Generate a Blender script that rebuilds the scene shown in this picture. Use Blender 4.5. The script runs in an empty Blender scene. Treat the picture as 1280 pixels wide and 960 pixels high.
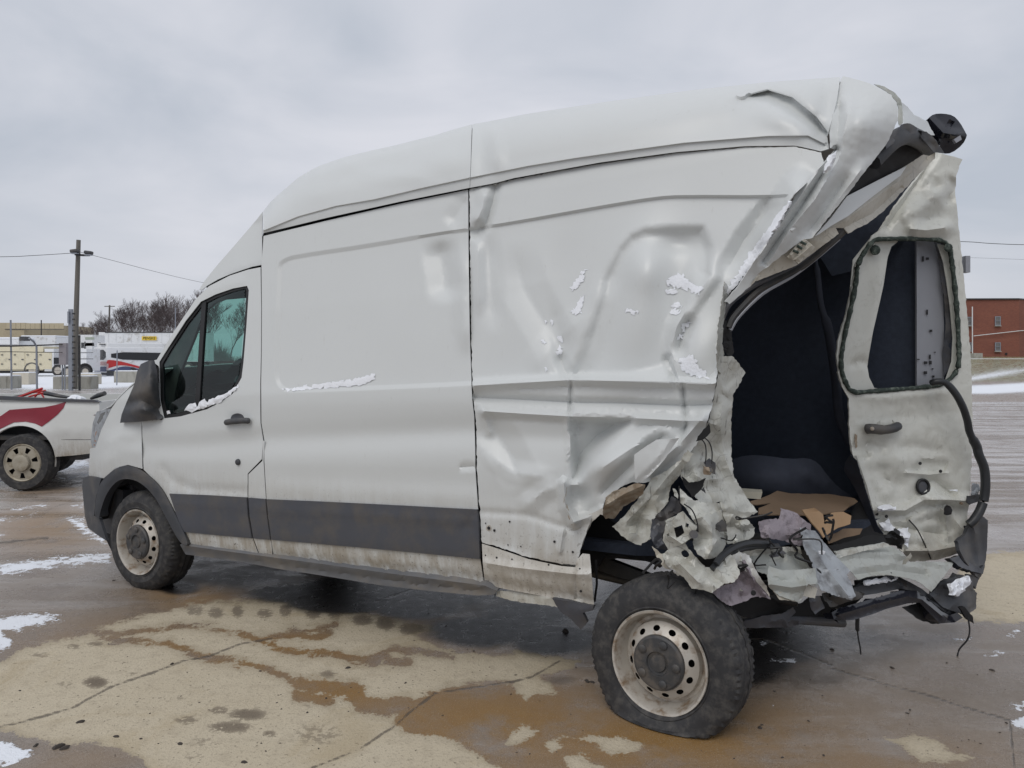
import bpy, bmesh, math, random
import numpy as np
from mathutils import Vector, Matrix, noise as mnoise
from mathutils.geometry import delaunay_2d_cdt

random.seed(7)
RNG = np.random.default_rng(11)
SC = bpy.context.scene
COL = SC.collection

# ------------------------------------------------------------------ camera
CAM_H, F, HX, HY = 1.64, 961.0, 640.0, 445.0       # eye height, focal length in photo px, principal column, horizon row
cam_data = bpy.data.cameras.new('camera')
cam = bpy.data.objects.new('camera', cam_data)
COL.objects.link(cam)
cam.location = (0, 0, CAM_H)
cam.rotation_euler = (math.radians(90), 0, 0)
cam_data.sensor_width = 36.0
cam_data.lens = F / 1280.0 * 36.0
cam_data.shift_y = -(480.0 - HY) / 1280.0
cam_data.clip_start = 0.05
cam_data.clip_end = 6000.0
SC.camera = cam

# ------------------------------------------------------------------ world, sun, exposure
SUN_ELEV, SUN_AZ = math.radians(50), math.radians(205)   # azimuth clockwise from +Y: behind the camera, a little to its left
world = bpy.data.worlds.new('World')
SC.world = world
world.use_nodes = True
wn, wl = world.node_tree.nodes, world.node_tree.links
wn.clear()
w_out = wn.new('ShaderNodeOutputWorld')
w_bg = wn.new('ShaderNodeBackground')
w_bg.inputs['Strength'].default_value = 0.1
w_sky = wn.new('ShaderNodeTexSky')
w_sky.sky_type = 'NISHITA'
w_sky.sun_disc = False
w_sky.sun_elevation = SUN_ELEV
w_sky.sun_rotation = SUN_AZ
w_sky.air_density = 1.0
w_sky.dust_density = 3.0
w_tc = wn.new('ShaderNodeTexCoord')
w_map = wn.new('ShaderNodeMapping')
w_map.inputs['Scale'].default_value = (1.0, 1.0, 2.6)
w_no = wn.new('ShaderNodeTexNoise')
w_no.inputs['Scale'].default_value = 2.3
w_no.inputs['Detail'].default_value = 5.0
w_no.inputs['Roughness'].default_value = 0.5
w_no.inputs['Distortion'].default_value = 0.5
w_ramp = wn.new('ShaderNodeValToRGB')
w_ramp.color_ramp.elements[0].position = 0.34
w_ramp.color_ramp.elements[0].color = (0.50, 0.54, 0.61, 1)
w_ramp.color_ramp.elements[1].position = 0.66
w_ramp.color_ramp.elements[1].color = (0.71, 0.72, 0.775, 1)
w_sep = wn.new('ShaderNodeSeparateXYZ')
w_grad = wn.new('ShaderNodeMapRange')
w_grad.inputs['From Min'].default_value = 0.0
w_grad.inputs['From Max'].default_value = 1.0
w_grad.inputs['To Min'].default_value = 10.0
w_grad.inputs['To Max'].default_value = 11.0
w_mul = wn.new('ShaderNodeVectorMath')
w_mul.operation = 'SCALE'
w_mix = wn.new('ShaderNodeMix')
w_mix.data_type = 'RGBA'
w_mix.inputs['Factor'].default_value = 0.93
wl.new(w_tc.outputs['Generated'], w_map.inputs['Vector'])
wl.new(w_map.outputs['Vector'], w_no.inputs['Vector'])
wl.new(w_no.outputs['Fac'], w_ramp.inputs['Fac'])
wl.new(w_tc.outputs['Generated'], w_sep.inputs['Vector'])
wl.new(w_sep.outputs['Z'], w_grad.inputs['Value'])
wl.new(w_ramp.outputs['Color'], w_mul.inputs[0])
wl.new(w_grad.outputs['Result'], w_mul.inputs['Scale'])
wl.new(w_sky.outputs['Color'], w_mix.inputs['A'])
wl.new(w_mul.outputs['Vector'], w_mix.inputs['B'])
wl.new(w_mix.outputs['Result'], w_bg.inputs['Color'])
wl.new(w_bg.outputs['Background'], w_out.inputs['Surface'])

sun_d = bpy.data.lights.new('sun', 'SUN')
sun_d.energy = 1.0
sun_d.angle = math.radians(38)
sun_d.color = (1.0, 0.96, 0.9)
sun = bpy.data.objects.new('sun', sun_d)
COL.objects.link(sun)
_sd = Vector((math.sin(SUN_AZ) * math.cos(SUN_ELEV), math.cos(SUN_AZ) * math.cos(SUN_ELEV), math.sin(SUN_ELEV)))
sun.rotation_euler = _sd.to_track_quat('Z', 'Y').to_euler()
sun.location = _sd * 60

SC.view_settings.view_transform = 'Standard'
SC.view_settings.look = 'None'
SC.view_settings.gamma = 1.0
SC.view_settings.exposure = 0.0
SC.view_settings.use_curve_mapping = False

# ------------------------------------------------------------------ projection helpers (photo pixel + depth -> world point)
def at(px, py, y):
    return Vector(((px - HX) / F * y, y, CAM_H + (HY - py) / F * y))

def grd(px, py, z=0.0):
    y = (CAM_H - z) * F / (py - HY)
    return Vector(((px - HX) / F * y, y, z))

# the van's frame: a = along the body (front to rear), NRM = outward from its left side
AX = Vector((0.875, -0.485, 0)).normalized()
NRM = Vector((-AX.y * -1 * -1, 0, 0))
NRM = Vector((AX.y, -AX.x, 0))
P0 = Vector((-2.53, 5.33, 0))
_C0 = P0.dot(NRM)

def V(u, n, z):
    return P0 + AX * u + NRM * n + Vector((0, 0, z))

def side_y(px, n):
    X = (px - HX) / F
    return (n + _C0) / (X * NRM.x + NRM.y)

_PZ = np.array([0.20, 0.40, 0.50, 0.60, 0.90, 1.05, 1.48, 1.60, 2.0, 2.5, 2.62, 3.2])
_PN = np.array([-0.10, -0.055, -0.015, 0.0, 0.0, 0.008, 0.008, -0.012, -0.075, -0.17, -0.20, -0.36])

def side_depth(px, py):
    px = np.asarray(px, float); py = np.asarray(py, float)
    n = np.zeros_like(px)
    for _ in range(5):
        y = side_y(px, n)
        x = (px - HX) / F * y
        z = CAM_H + (HY - py) / F * y
        u = (x - P0.x) * AX.x + (y - P0.y) * AX.y
        zb = z - 0.051 * (u - 2.63)
        n = np.interp(zb, _PZ, _PN)
    return side_y(px, n)

JOINT = np.array([(200, 335), (329, 292.5), (407.6, 273.4), (500, 253), (585.6, 236), (620, 229.6), (640, 224), (700, 213), (750, 204), (845, 191), (932, 183.5), (995, 183), (1028, 190.5), (1060, 200)])
SILH = np.array([(255, 352), (292, 308), (322, 273), (340, 250), (373, 221.6), (397, 208), (431.5, 196), (469, 187), (492.6, 182), (516.5, 175.7), (546, 168.5), (559, 164), (591, 155), (607, 152.5), (660, 142), (752, 128), (865, 112.5), (960, 102.5), (1051, 96), (1070, 98)])

def roof_depth(px, py):
    yj = np.interp(px, JOINT[:, 0], JOINT[:, 1]); ys = np.interp(px, SILH[:, 0], SILH[:, 1])
    t = np.clip((yj - py) / np.maximum(yj - ys, 5), 0, 1)
    n = -0.165 - 0.36 * (1 - np.sqrt(1 - 0.985 * t * t))
    n = n + 0.012 * np.clip(t / 0.14, 0, 1)
    return side_y(px, n)

def plane_y(p, q):
    """vertical plane through ground points p, q -> depth function"""
    d = Vector((q[0] - p[0], q[1] - p[1])).normalized()
    nx, ny = -d.y, d.x
    c = p[0] * nx + p[1] * ny
    return lambda px, py: c / ((np.asarray(px, float) - HX) / F * nx + ny)

def tps(ctrl):
    """smooth surface through (px, py, depth) points; planes stay planes"""
    c = np.array(ctrl, float)
    P = c[:, :2] / 100.0; v = 1.0 / c[:, 2]; k = len(c)
    if k <= 3:
        A = np.c_[np.ones(k), P]
        w = np.linalg.lstsq(A, v, rcond=None)[0]
        return lambda px, py: 1.0 / (w[0] + w[1] * np.asarray(px, float) / 100 + w[2] * np.asarray(py, float) / 100)
    D = np.linalg.norm(P[:, None] - P[None], axis=2)
    K = np.where(D > 0, D * D * np.log(D + 1e-12), 0) + np.eye(k) * 1e-3
    A = np.zeros((k + 3, k + 3)); A[:k, :k] = K; A[:k, k] = 1; A[:k, k + 1:] = P; A[k, :k] = 1; A[k + 1:, :k] = P.T
    w = np.linalg.solve(A, np.r_[v, 0, 0, 0])
    def f(px, py):
        q = np.c_[np.ravel(px), np.ravel(py)] / 100.0
        d = np.linalg.norm(q[:, None] - P[None], axis=2)
        U = np.where(d > 0, d * d * np.log(d + 1e-12), 0)
        iv = U @ w[:k] + w[k] + q @ w[k + 1:]
        return (1.0 / np.clip(iv, 1e-3, 10)).reshape(np.shape(px))
    return f

# ------------------------------------------------------------------ 2-D measure helpers (vectorised)
def poly_dist(px, py, pts):
    """distance to polyline and side sign (+ to the right when walking along it, picture y down)"""
    best = np.full(np.shape(px), 1e9); sg = np.zeros(np.shape(px))
    for (x0, y0), (x1, y1) in zip(pts[:-1], pts[1:]):
        dx, dy = x1 - x0, y1 - y0; L = dx * dx + dy * dy + 1e-9
        t = np.clip(((px - x0) * dx + (py - y0) * dy) / L, 0, 1)
        d = np.hypot(px - x0 - t * dx, py - y0 - t * dy)
        cr = dx * (py - y0) - dy * (px - x0)
        m = d < best
        best = np.where(m, d, best); sg = np.where(m, np.sign(cr), sg)
    return best, sg

def end_fade(px, py, pts):
    L = [0.0]
    for (x0, y0), (x1, y1) in zip(pts[:-1], pts[1:]): L.append(L[-1] + math.hypot(x1 - x0, y1 - y0))
    best = np.full(np.shape(px), 1e9); s = np.zeros(np.shape(px))
    for i, ((x0, y0), (x1, y1)) in enumerate(zip(pts[:-1], pts[1:])):
        dx, dy = x1 - x0, y1 - y0; l2 = dx * dx + dy * dy + 1e-9
        t = np.clip(((px - x0) * dx + (py - y0) * dy) / l2, 0, 1)
        q = np.hypot(px - x0 - t * dx, py - y0 - t * dy); m = q < best
        best = np.where(m, q, best); s = np.where(m, (L[i] + t * (L[i + 1] - L[i])) / L[-1], s)
    return sstep(np.minimum(s, 1 - s) / 0.28)

def inside(px, py, poly):
    r = np.zeros(np.shape(px), bool); n = len(poly)
    j = n - 1
    for i in range(n):
        xi, yi = poly[i]; xj, yj = poly[j]
        c = ((yi > py) != (yj > py)) & (px < (xj - xi) * (py - yi) / (yj - yi + 1e-12) + xi)
        r ^= c; j = i
    return r

def sdist(px, py, poly):
    d, _ = poly_dist(px, py, list(poly) + [poly[0]])
    return np.where(inside(px, py, poly), d, -d)

def sstep(x):
    x = np.clip(x, 0, 1); return x * x * (3 - 2 * x)

def feats_eval(px, py, feats):
    d = np.zeros(np.shape(px))
    for f in feats:
        k = f[0]
        if k == 'r':
            q, _ = poly_dist(px, py, f[1]); d += f[2] * np.exp(-(q / f[3]) ** 2)
        elif k == 't':
            q, _ = poly_dist(px, py, f[1]); a = f[2] * np.clip(1 - q / f[3], 0, 1)
            if f[3] >= 10: a = a * end_fade(px, py, f[1])   # long soft creases die out towards their ends
            d += a
        elif k == 's':                                  # one-sided: falls off on the right-hand side only
            q, s = poly_dist(px, py, f[1]); d += f[2] * np.exp(-(q / f[3]) ** 2) * (s > 0)
        elif k == 'b':
            _, cx, cy, rx, ry, ang, amp = f
            c, s = math.cos(math.radians(ang)), math.sin(math.radians(ang))
            a = ((px - cx) * c + (py - cy) * s) / rx; b = (-(px - cx) * s + (py - cy) * c) / ry
            d += amp * np.exp(-(a * a + b * b))
        elif k == 'p':
            d += f[2] * sstep(0.5 + sdist(px, py, f[1]) / f[3])
    return d

def densify(pts, step, closed=True):
    out = []; n = len(pts)
    for i in range(n if closed else n - 1):
        a = pts[i]; b = pts[(i + 1) % n]
        L = math.hypot(b[0] - a[0], b[1] - a[1]); k = max(1, int(round(L / step)))
        for j in range(k):
            t = j / k; out.append((a[0] + (b[0] - a[0]) * t, a[1] + (b[1] - a[1]) * t))
    if not closed: out.append(tuple(pts[-1]))
    return out

def smooth_poly(pts, it=1, closed=True):
    """Chaikin corner cutting"""
    for _ in range(it):
        out = []; n = len(pts)
        for i in range(n if closed else n - 1):
            a = pts[i]; b = pts[(i + 1) % n]
            out += [(a[0] * .75 + b[0] * .25, a[1] * .75 + b[1] * .25), (a[0] * .25 + b[0] * .75, a[1] * .25 + b[1] * .75)]
        if not closed: out = [tuple(pts[0])] + out + [tuple(pts[-1])]
        pts = out
    return pts

# ------------------------------------------------------------------ objects
def origin_of(o):
    v = Vector((0, 0, 0))
    while o is not None:
        v += o.location; o = o.parent
    return v

def thing(name, loc, label, cat, group=None):
    o = bpy.data.objects.new(name, None); COL.objects.link(o)
    o.location = loc; o.empty_display_size = 0.2
    o['label'] = label; o['category'] = cat
    if group: o['group'] = group
    return o

def tag(o, label, cat, group=None):
    o['label'] = label; o['category'] = cat
    if group: o['group'] = group
    return o

def kind(o, k):
    o['kind'] = k; return o

def mesh_obj(name, verts, faces, mat, parent=None, smooth=False, label=None, sharp=None):
    """world-space verts -> object under parent"""
    org = origin_of(parent) if parent else Vector((0, 0, 0))
    me = bpy.data.meshes.new(name)
    if parent is None and len(verts):
        a = np.array([tuple(v) for v in verts]); org = Vector(((a[:, 0].min() + a[:, 0].max()) / 2, (a[:, 1].min() + a[:, 1].max()) / 2, a[:, 2].min()))
    me.from_pydata([tuple(Vector(v) - org) for v in verts], [], faces)
    me.update()
    if smooth:
        me.polygons.foreach_set('use_smooth', [True] * len(me.polygons))
        if sharp: me.set_sharp_from_angle(angle=math.radians(sharp))
    if mat: me.materials.append(mat)
    o = bpy.data.objects.new(name, me); COL.objects.link(o)
    if parent: o.parent = parent
    else: o.location = org
    if label: o['label'] = label
    return o

def solidify(o, t, offset=-1):
    m = o.modifiers.new('thickness', 'SOLIDIFY'); m.thickness = t; m.offset = offset; return o

def bevel(o, w, seg=2):
    m = o.modifiers.new('bevel', 'BEVEL'); m.width = w; m.segments = seg; m.limit_method = 'ANGLE'; m.angle_limit = math.radians(35)
    return o

def folded(px, py, cell, rng):
    """height field of flat facets that meet in sharp folds, like crushed sheet metal"""
    x0, x1, y0, y1 = px.min() - cell, px.max() + cell, py.min() - cell, py.max() + cell
    k = max(6, int((x1 - x0) * (y1 - y0) / (cell * cell)))
    pts = [Vector((rng.uniform(x0, x1), rng.uniform(y0, y1))) for _ in range(k)] + [Vector(q) for q in ((x0, y0), (x1, y0), (x1, y1), (x0, y1))]
    vc, _, fc, *_ = delaunay_2d_cdt(pts, [], [], 0, 1e-4)
    h = rng.uniform(-1, 1, len(vc)); out = np.zeros_like(px)
    for a, b, c in [f[:3] for f in fc]:
        A, B, C_ = vc[a], vc[b], vc[c]
        den = (B.y - C_.y) * (A.x - C_.x) + (C_.x - B.x) * (A.y - C_.y)
        if abs(den) < 1e-9: continue
        w0 = ((B.y - C_.y) * (px - C_.x) + (C_.x - B.x) * (py - C_.y)) / den
        w1 = ((C_.y - A.y) * (px - C_.x) + (A.x - C_.x) * (py - C_.y)) / den
        m = (w0 >= -1e-6) & (w1 >= -1e-6) & (w0 + w1 <= 1 + 1e-6)
        out[m] = (w0 * h[a] + w1 * h[b] + (1 - w0 - w1) * h[c])[m]
    return out

def keep_in(pts, ol, m):
    a = np.array(pts); k = sdist(a[:, 0], a[:, 1], ol) > m
    return [p for p, q in zip(pts, k) if q]

def sheet(name, outline, depth, mat, parent=None, res=5.0, feats=(), holes=(), lines=(), thick=0.004, smooth=True, jit=0.3,
          rag=0.0, crumple=0.0, sub=0, crease=0.0, label=None, sharp=None, fold=0.0):
    """a piece of sheet metal: outline in photo pixels, depth(px,py) gives its distance, feats push it towards the camera"""
    rng = np.random.default_rng(abs(hash(name)) % 1000 if False else int(sum(ord(c) for c in name) + len(outline) * 17 + outline[0][0]))
    ol = densify(outline, res)
    if rag:
        ol = [(x + rng.normal() * rag, y + rng.normal() * rag) for x, y in ol]
    loops = [ol] + [densify(h, res) for h in holes]
    pts = []; edges = []
    lines = list(lines)
    for f in feats:
        if f[0] == 'p' and f[3] <= 4.5:
            pg = densify(f[1], 3.0); cg = np.array(pg)
            for sgn in (-0.5 - 1.7 / f[3], -0.5, 0.5, 0.5 + 1.7 / f[3]):
                q = []
                for i, (x, y) in enumerate(pg):
                    x0, y0 = pg[i - 1]; x1, y1 = pg[(i + 1) % len(pg)]; L = math.hypot(x1 - x0, y1 - y0) + 1e-9
                    q.append((x - (y1 - y0) / L * sgn * f[3], y + (x1 - x0) / L * sgn * f[3]))
                run = []
                qa = np.array(q); qi = sdist(qa[:, 0], qa[:, 1], ol) > 1.5
                for p_, in_ in zip(q + [None], list(qi) + [False]):
                    if in_: run.append(p_)
                    else:
                        if len(run) > 2: lines.append(run)
                        run = []
        if f[0] == 't' and f[3] <= 16:
            w = keep_in(densify(f[1], res * 0.8, False), ol, 1.5)
            if len(w) > 1 and len(w) >= 0.8 * len(densify(f[1], res * 0.8, False)): lines.append(w)
    for f in feats:                                    # sharp steps get mesh edges on both of their sides
        if f[0] == 's':
            for off in (-2.6, -0.7, 0.7, 2.6):
                q = []
                for i, (x, y) in enumerate(f[1]):
                    x0, y0 = f[1][max(i - 1, 0)]; x1, y1 = f[1][min(i + 1, len(f[1]) - 1)]
                    L = math.hypot(x1 - x0, y1 - y0); q.append((x - (y1 - y0) / L * off, y + (x1 - x0) / L * off))
                w = keep_in(densify(q, 2.0, False), ol, 1.2)
                if len(w) > 1: lines.append(w)
    for lp in loops:
        s = len(pts); pts += lp; edges += [(s + i, s + (i + 1) % len(lp)) for i in range(len(lp))]
    for ln in lines:
        lp = densify(ln, res, closed=False)
        s = len(pts); pts += lp; edges += [(s + i, s + i + 1) for i in range(len(lp) - 1)]
    a = np.array(ol)
    gx = np.arange(a[:, 0].min(), a[:, 0].max(), res); gy = np.arange(a[:, 1].min(), a[:, 1].max(), res * 0.9)
    GX, GY = np.meshgrid(gx, gy); GX = GX + (np.arange(len(gy)) % 2)[:, None] * res * 0.5
    GX = (GX + rng.uniform(-jit, jit, GX.shape) * res).ravel(); GY = (GY + rng.uniform(-jit, jit, GY.shape) * res).ravel()
    sd = sdist(GX, GY, ol)
    keep = sd > res * 0.55
    for h in loops[1:]: keep &= sdist(GX, GY, h) < -res * 0.55
    for ln in lines: keep &= poly_dist(GX, GY, ln)[0] > res * 0.5
    pts += list(zip(GX[keep], GY[keep]))
    vc, ec, fc, *_ = delaunay_2d_cdt([Vector(p) for p in pts], edges, [], 1, 1e-4)
    vx = np.array([v.x for v in vc]); vy = np.array([v.y for v in vc])
    fs = []
    for f in fc:
        cx = sum(vx[i] for i in f) / len(f); cy = sum(vy[i] for i in f) / len(f)
        fs.append((f, cx, cy))
    CX = np.array([f[1] for f in fs]); CY = np.array([f[2] for f in fs])
    ok = inside(CX, CY, ol)
    for h in loops[1:]: ok &= ~inside(CX, CY, h)
    d = depth(vx, vy) - feats_eval(vx, vy, feats)
    if crumple:
        if fold: d = d - crumple * (folded(vx, vy, fold, rng) + 0.42 * folded(vx, vy, fold * 0.36, rng))
        else: d = d - rng.uniform(-1, 1, len(vx)) * crumple
    verts = [at(x, y, z) for x, y, z in zip(vx, vy, d)]
    faces = []
    for (f, cx, cy), k in zip(fs, ok):
        if k: faces.append(list(f))
    # face the camera
    if faces:
        f = faces[len(faces) // 2]; p, q, r = [verts[i] for i in f[:3]]
        nn = (q - p).cross(r - p)
        if nn.dot(p - cam.location) > 0: faces = [f[::-1] for f in faces]
    used = sorted({i for f in faces for i in f}); mp = {v: i for i, v in enumerate(used)}
    fv = [verts[i] for i in used]; ff = [[mp[i] for i in f] for f in faces]
    if thick and not sub:                              # give the sheet its thickness, with a crisp cut edge
        A = np.array([tuple(v) for v in fv]); T = np.array(ff)
        fn = np.cross(A[T[:, 1]] - A[T[:, 0]], A[T[:, 2]] - A[T[:, 0]])
        vn = np.zeros_like(A)
        for k in range(3): np.add.at(vn, T[:, k], fn)
        vn /= np.linalg.norm(vn, axis=1)[:, None] + 1e-12
        n = len(fv); B = A - vn * thick
        ec = {}
        for f in ff:
            for k in range(3):
                e = (f[k], f[(k + 1) % 3]); ec[e] = 1
        rim = [[b, a_, a_ + n, b + n] for (a_, b) in ec if (b, a_) not in ec]
        fv = [tuple(v) for v in A] + [tuple(v) for v in B]
        ff = ff + [[f[2] + n, f[1] + n, f[0] + n] for f in ff] + rim
        thick = 0
    o = mesh_obj(name, fv, ff, mat, parent, smooth, label, sharp or 60)
    if crease and sub:
        at_ = o.data.attributes.new('crease_edge', 'FLOAT', 'EDGE')
        n = len(o.data.edges); c = np.where(rng.random(n) < crease, rng.uniform(0.5, 1.0, n), 0.0)
        at_.data.foreach_set('value', c.astype(np.float32))
    if sub:
        m = o.modifiers.new('smooth', 'SUBSURF'); m.levels = sub; m.render_levels = sub; m.boundary_smooth = 'PRESERVE_CORNERS'
    if thick: solidify(o, thick)
    return o

def tube_mesh(pts, rad, seg=8, cap=True):
    """swept tube; rad is a number or a list"""
    pts = [Vector(p) for p in pts]; n = len(pts)
    rr = rad if isinstance(rad, (list, tuple)) else [rad] * n
    vs, fs = [], []
    up = Vector((0, 0, 1))
    for i, p in enumerate(pts):
        t = (pts[min(i + 1, n - 1)] - pts[max(i - 1, 0)]).normalized()
        if abs(t.dot(up)) > 0.95: s = t.cross(Vector((1, 0, 0))).normalized()
        else: s = t.cross(up).normalized()
        w = s.cross(t)
        for k in range(seg):
            a = 2 * math.pi * k / seg
            vs.append(p + (s * math.cos(a) + w * math.sin(a)) * rr[i])
    for i in range(n - 1):
        for k in range(seg):
            fs.append([i * seg + k, i * seg + (k + 1) % seg, (i + 1) * seg + (k + 1) % seg, (i + 1) * seg + k])
    if cap:
        fs.append(list(range(seg))[::-1]); fs.append([(n - 1) * seg + k for k in range(seg)])
    return vs, fs

def spline(pts, k=6):
    """Catmull-Rom through points"""
    P = [Vector(p) for p in pts]; P = [P[0] * 2 - P[1]] + P + [P[-1] * 2 - P[-2]]
    out = []
    for i in range(1, len(P) - 2):
        a, b, c, d = P[i - 1], P[i], P[i + 1], P[i + 2]
        for j in range(k):
            t = j / k
            out.append(0.5 * ((2 * b) + (c - a) * t + (2 * a - 5 * b + 4 * c - d) * t * t + (3 * b - a - 3 * c + d) * t ** 3))
    out.append(P[-2]); return out

def tube(name, pts, rad, mat, parent=None, seg=8, sm=True, curve=0, label=None):
    if curve: pts = spline(pts, curve)
    v, f = tube_mesh(pts, rad, seg)
    return mesh_obj(name, v, f, mat, parent, sm, label, 50)

class MB:
    def __init__(s): s.v = []; s.f = []
    def add(s, v, f):
        k = len(s.v); s.v += [Vector(q) for q in v]; s.f += [[i + k for i in q] for q in f]; return s
    def box(s, c, size, rot=None):
        """c = centre of the base"""
        x, y, z = size[0] / 2, size[1] / 2, size[2]
        vs = [Vector((sx * x, sy * y, sz * z)) for sz in (0, 1) for sx, sy in ((-1, -1), (1, -1), (1, 1), (-1, 1))]
        if rot is not None: vs = [rot @ q for q in vs]
        c = Vector(c)
        return s.add([q + c for q in vs], [[3, 2, 1, 0], [4, 5, 6, 7], [0, 1, 5, 4], [1, 2, 6, 5], [2, 3, 7, 6], [3, 0, 4, 7]])
    def tube(s, pts, rad, seg=8): return s.add(*tube_mesh(pts, rad, seg))
    def prism(s, poly, d):
        """planar 3-D polygon extruded by vector d"""
        n = len(poly); poly = [Vector(p) for p in poly]; d = Vector(d)
        return s.add(poly + [p + d for p in poly], [list(range(n))[::-1], [n + i for i in range(n)]] + [[i, (i + 1) % n, n + (i + 1) % n, n + i] for i in range(n)])
    def out(s, name, mat, parent=None, smooth=False, label=None, sharp=40):
        o = mesh_obj(name, s.v, s.f, mat, parent, smooth, label, sharp if smooth else None)
        bm = bmesh.new(); bm.from_mesh(o.data); bmesh.ops.recalc_face_normals(bm, faces=bm.faces); bm.to_mesh(o.data); bm.free()
        return o

def lathe(prof, c, axis, seg=48, mod=None):
    """revolve [(r, t)] (t along axis) round axis through c"""
    axis = Vector(axis).normalized(); c = Vector(c)
    s = axis.cross(Vector((0, 0, 1))).normalized(); w = s.cross(axis)
    vs, fs = [], []; m = len(prof)
    for k in range(seg):
        a = 2 * math.pi * k / seg
        for i, (r, t) in enumerate(prof):
            rr = r if mod is None else mod(r, t, a, i)
            vs.append(c + (s * math.cos(a) + w * math.sin(a)) * rr + axis * t)
    for k in range(seg):
        for i in range(m - 1):
            k2 = (k + 1) % seg
            fs.append([k * m + i, k * m + i + 1, k2 * m + i + 1, k2 * m + i])
    return vs, fs

def copy_tree(o, parent=None):
    c = o.copy(); COL.objects.link(c)
    if parent: c.parent = parent
    for ch in [q for q in o.children]: copy_tree(ch, c)
    return c
# ------------------------------------------------------------------ materials
class NT:
    def __init__(s, name):
        s.m = bpy.data.materials.new(name); s.m.use_nodes = True
        s.t = s.m.node_tree; s.n = s.t.nodes; s.l = s.t.links
        s.b = s.n['Principled BSDF']
    def node(s, t, **kw):
        q = s.n.new(t)
        for k, v in kw.items(): setattr(q, k, v)
        return q
    def link(s, a, b): s.l.new(a, b)
    def val(s, x):
        return x
    def setin(s, sock, x):
        if isinstance(x, bpy.types.NodeSocket): s.l.new(x, sock)
        else: sock.default_value = x
    def pos(s):
        return s.node('ShaderNodeNewGeometry').outputs['Position']
    def obj(s):
        return s.node('ShaderNodeTexCoord').outputs['Object']
    def noise(s, scale, detail=4, rough=0.55, vec=None, stretch=None, dist=0.0):
        q = s.node('ShaderNodeTexNoise'); q.inputs['Scale'].default_value = scale; q.inputs['Detail'].default_value = detail
        q.inputs['Roughness'].default_value = rough; q.inputs['Distortion'].default_value = dist
        v = vec if vec is not None else s.pos()
        if stretch:
            mp = s.node('ShaderNodeMapping'); mp.inputs['Scale'].default_value = stretch; s.link(v, mp.inputs['Vector']); v = mp.outputs['Vector']
        s.link(v, q.inputs['Vector'])
        return q.outputs['Fac']
    def math(s, op, a, b=0.0, c=None, clamp=False):
        q = s.node('ShaderNodeMath', operation=op, use_clamp=clamp)
        s.setin(q.inputs[0], a); s.setin(q.inputs[1], b)
        if c is not None: s.setin(q.inputs[2], c)
        return q.outputs[0]
    def ramp(s, x, lo, hi, a=0.0, b=1.0):
        q = s.node('ShaderNodeMapRange', interpolation_type='SMOOTHSTEP')
        s.setin(q.inputs['Value'], x); q.inputs['From Min'].default_value = lo; q.inputs['From Max'].default_value = hi
        q.inputs['To Min'].default_value = a; q.inputs['To Max'].default_value = b
        return q.outputs['Result']
    def mix(s, f, a, b):
        q = s.node('ShaderNodeMix', data_type='RGBA')
        s.setin(q.inputs['Factor'], f)
        for sk, x in ((q.inputs['A'], a), (q.inputs['B'], b)):
            if isinstance(x, (tuple, list)): sk.default_value = (*x[:3], 1)
            else: s.link(x, sk)
        return q.outputs['Result']
    def attr(s, name):
        return s.node('ShaderNodeAttribute', attribute_name=name).outputs['Fac']
    def z(s):
        q = s.node('ShaderNodeSeparateXYZ'); s.link(s.pos(), q.inputs[0]); return q.outputs['Z']
    def bump(s, h, strength=0.3, dist=0.01):
        q = s.node('ShaderNodeBump'); q.inputs['Strength'].default_value = strength; q.inputs['Distance'].default_value = dist
        s.link(h, q.inputs['Height']); s.link(q.outputs['Normal'], s.b.inputs['Normal'])
    def set(s, color=None, rough=None, metal=None, spec=None, coat=None):
        for k, x in (('Base Color', color), ('Roughness', rough), ('Metallic', metal), ('Specular IOR Level', spec), ('Coat Weight', coat)):
            if x is None: continue
            if isinstance(x, bpy.types.NodeSocket): s.link(x, s.b.inputs[k])
            elif isinstance(x, (tuple, list)): s.b.inputs[k].default_value = (*x[:3], 1)
            else: s.b.inputs[k].default_value = x
        return s

def plain(name, col, rough=0.6, metal=0.0, var=0.15, scale=6.0, bump=0.0, spec=None, dirt=None, damt=0.5, dscale=3.0, stretch=None):
    """a colour with a little uneven tone, optional patchy dirt and fine relief"""
    t = NT(name)
    n = t.noise(scale, 5, 0.6, stretch=stretch)
    c = t.mix(n, tuple(x * (1 - var) for x in col), tuple(min(1, x * (1 + var)) for x in col))
    if dirt:
        d = t.ramp(t.noise(dscale, 6, 0.65, stretch=stretch), 0.62 - damt * 0.35, 0.72)
        c = t.mix(d, c, dirt)
    t.set(c, rough, metal, spec)
    if bump: t.bump(t.noise(scale * 8, 4, 0.6), bump, 0.006)
    return t.m

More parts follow.
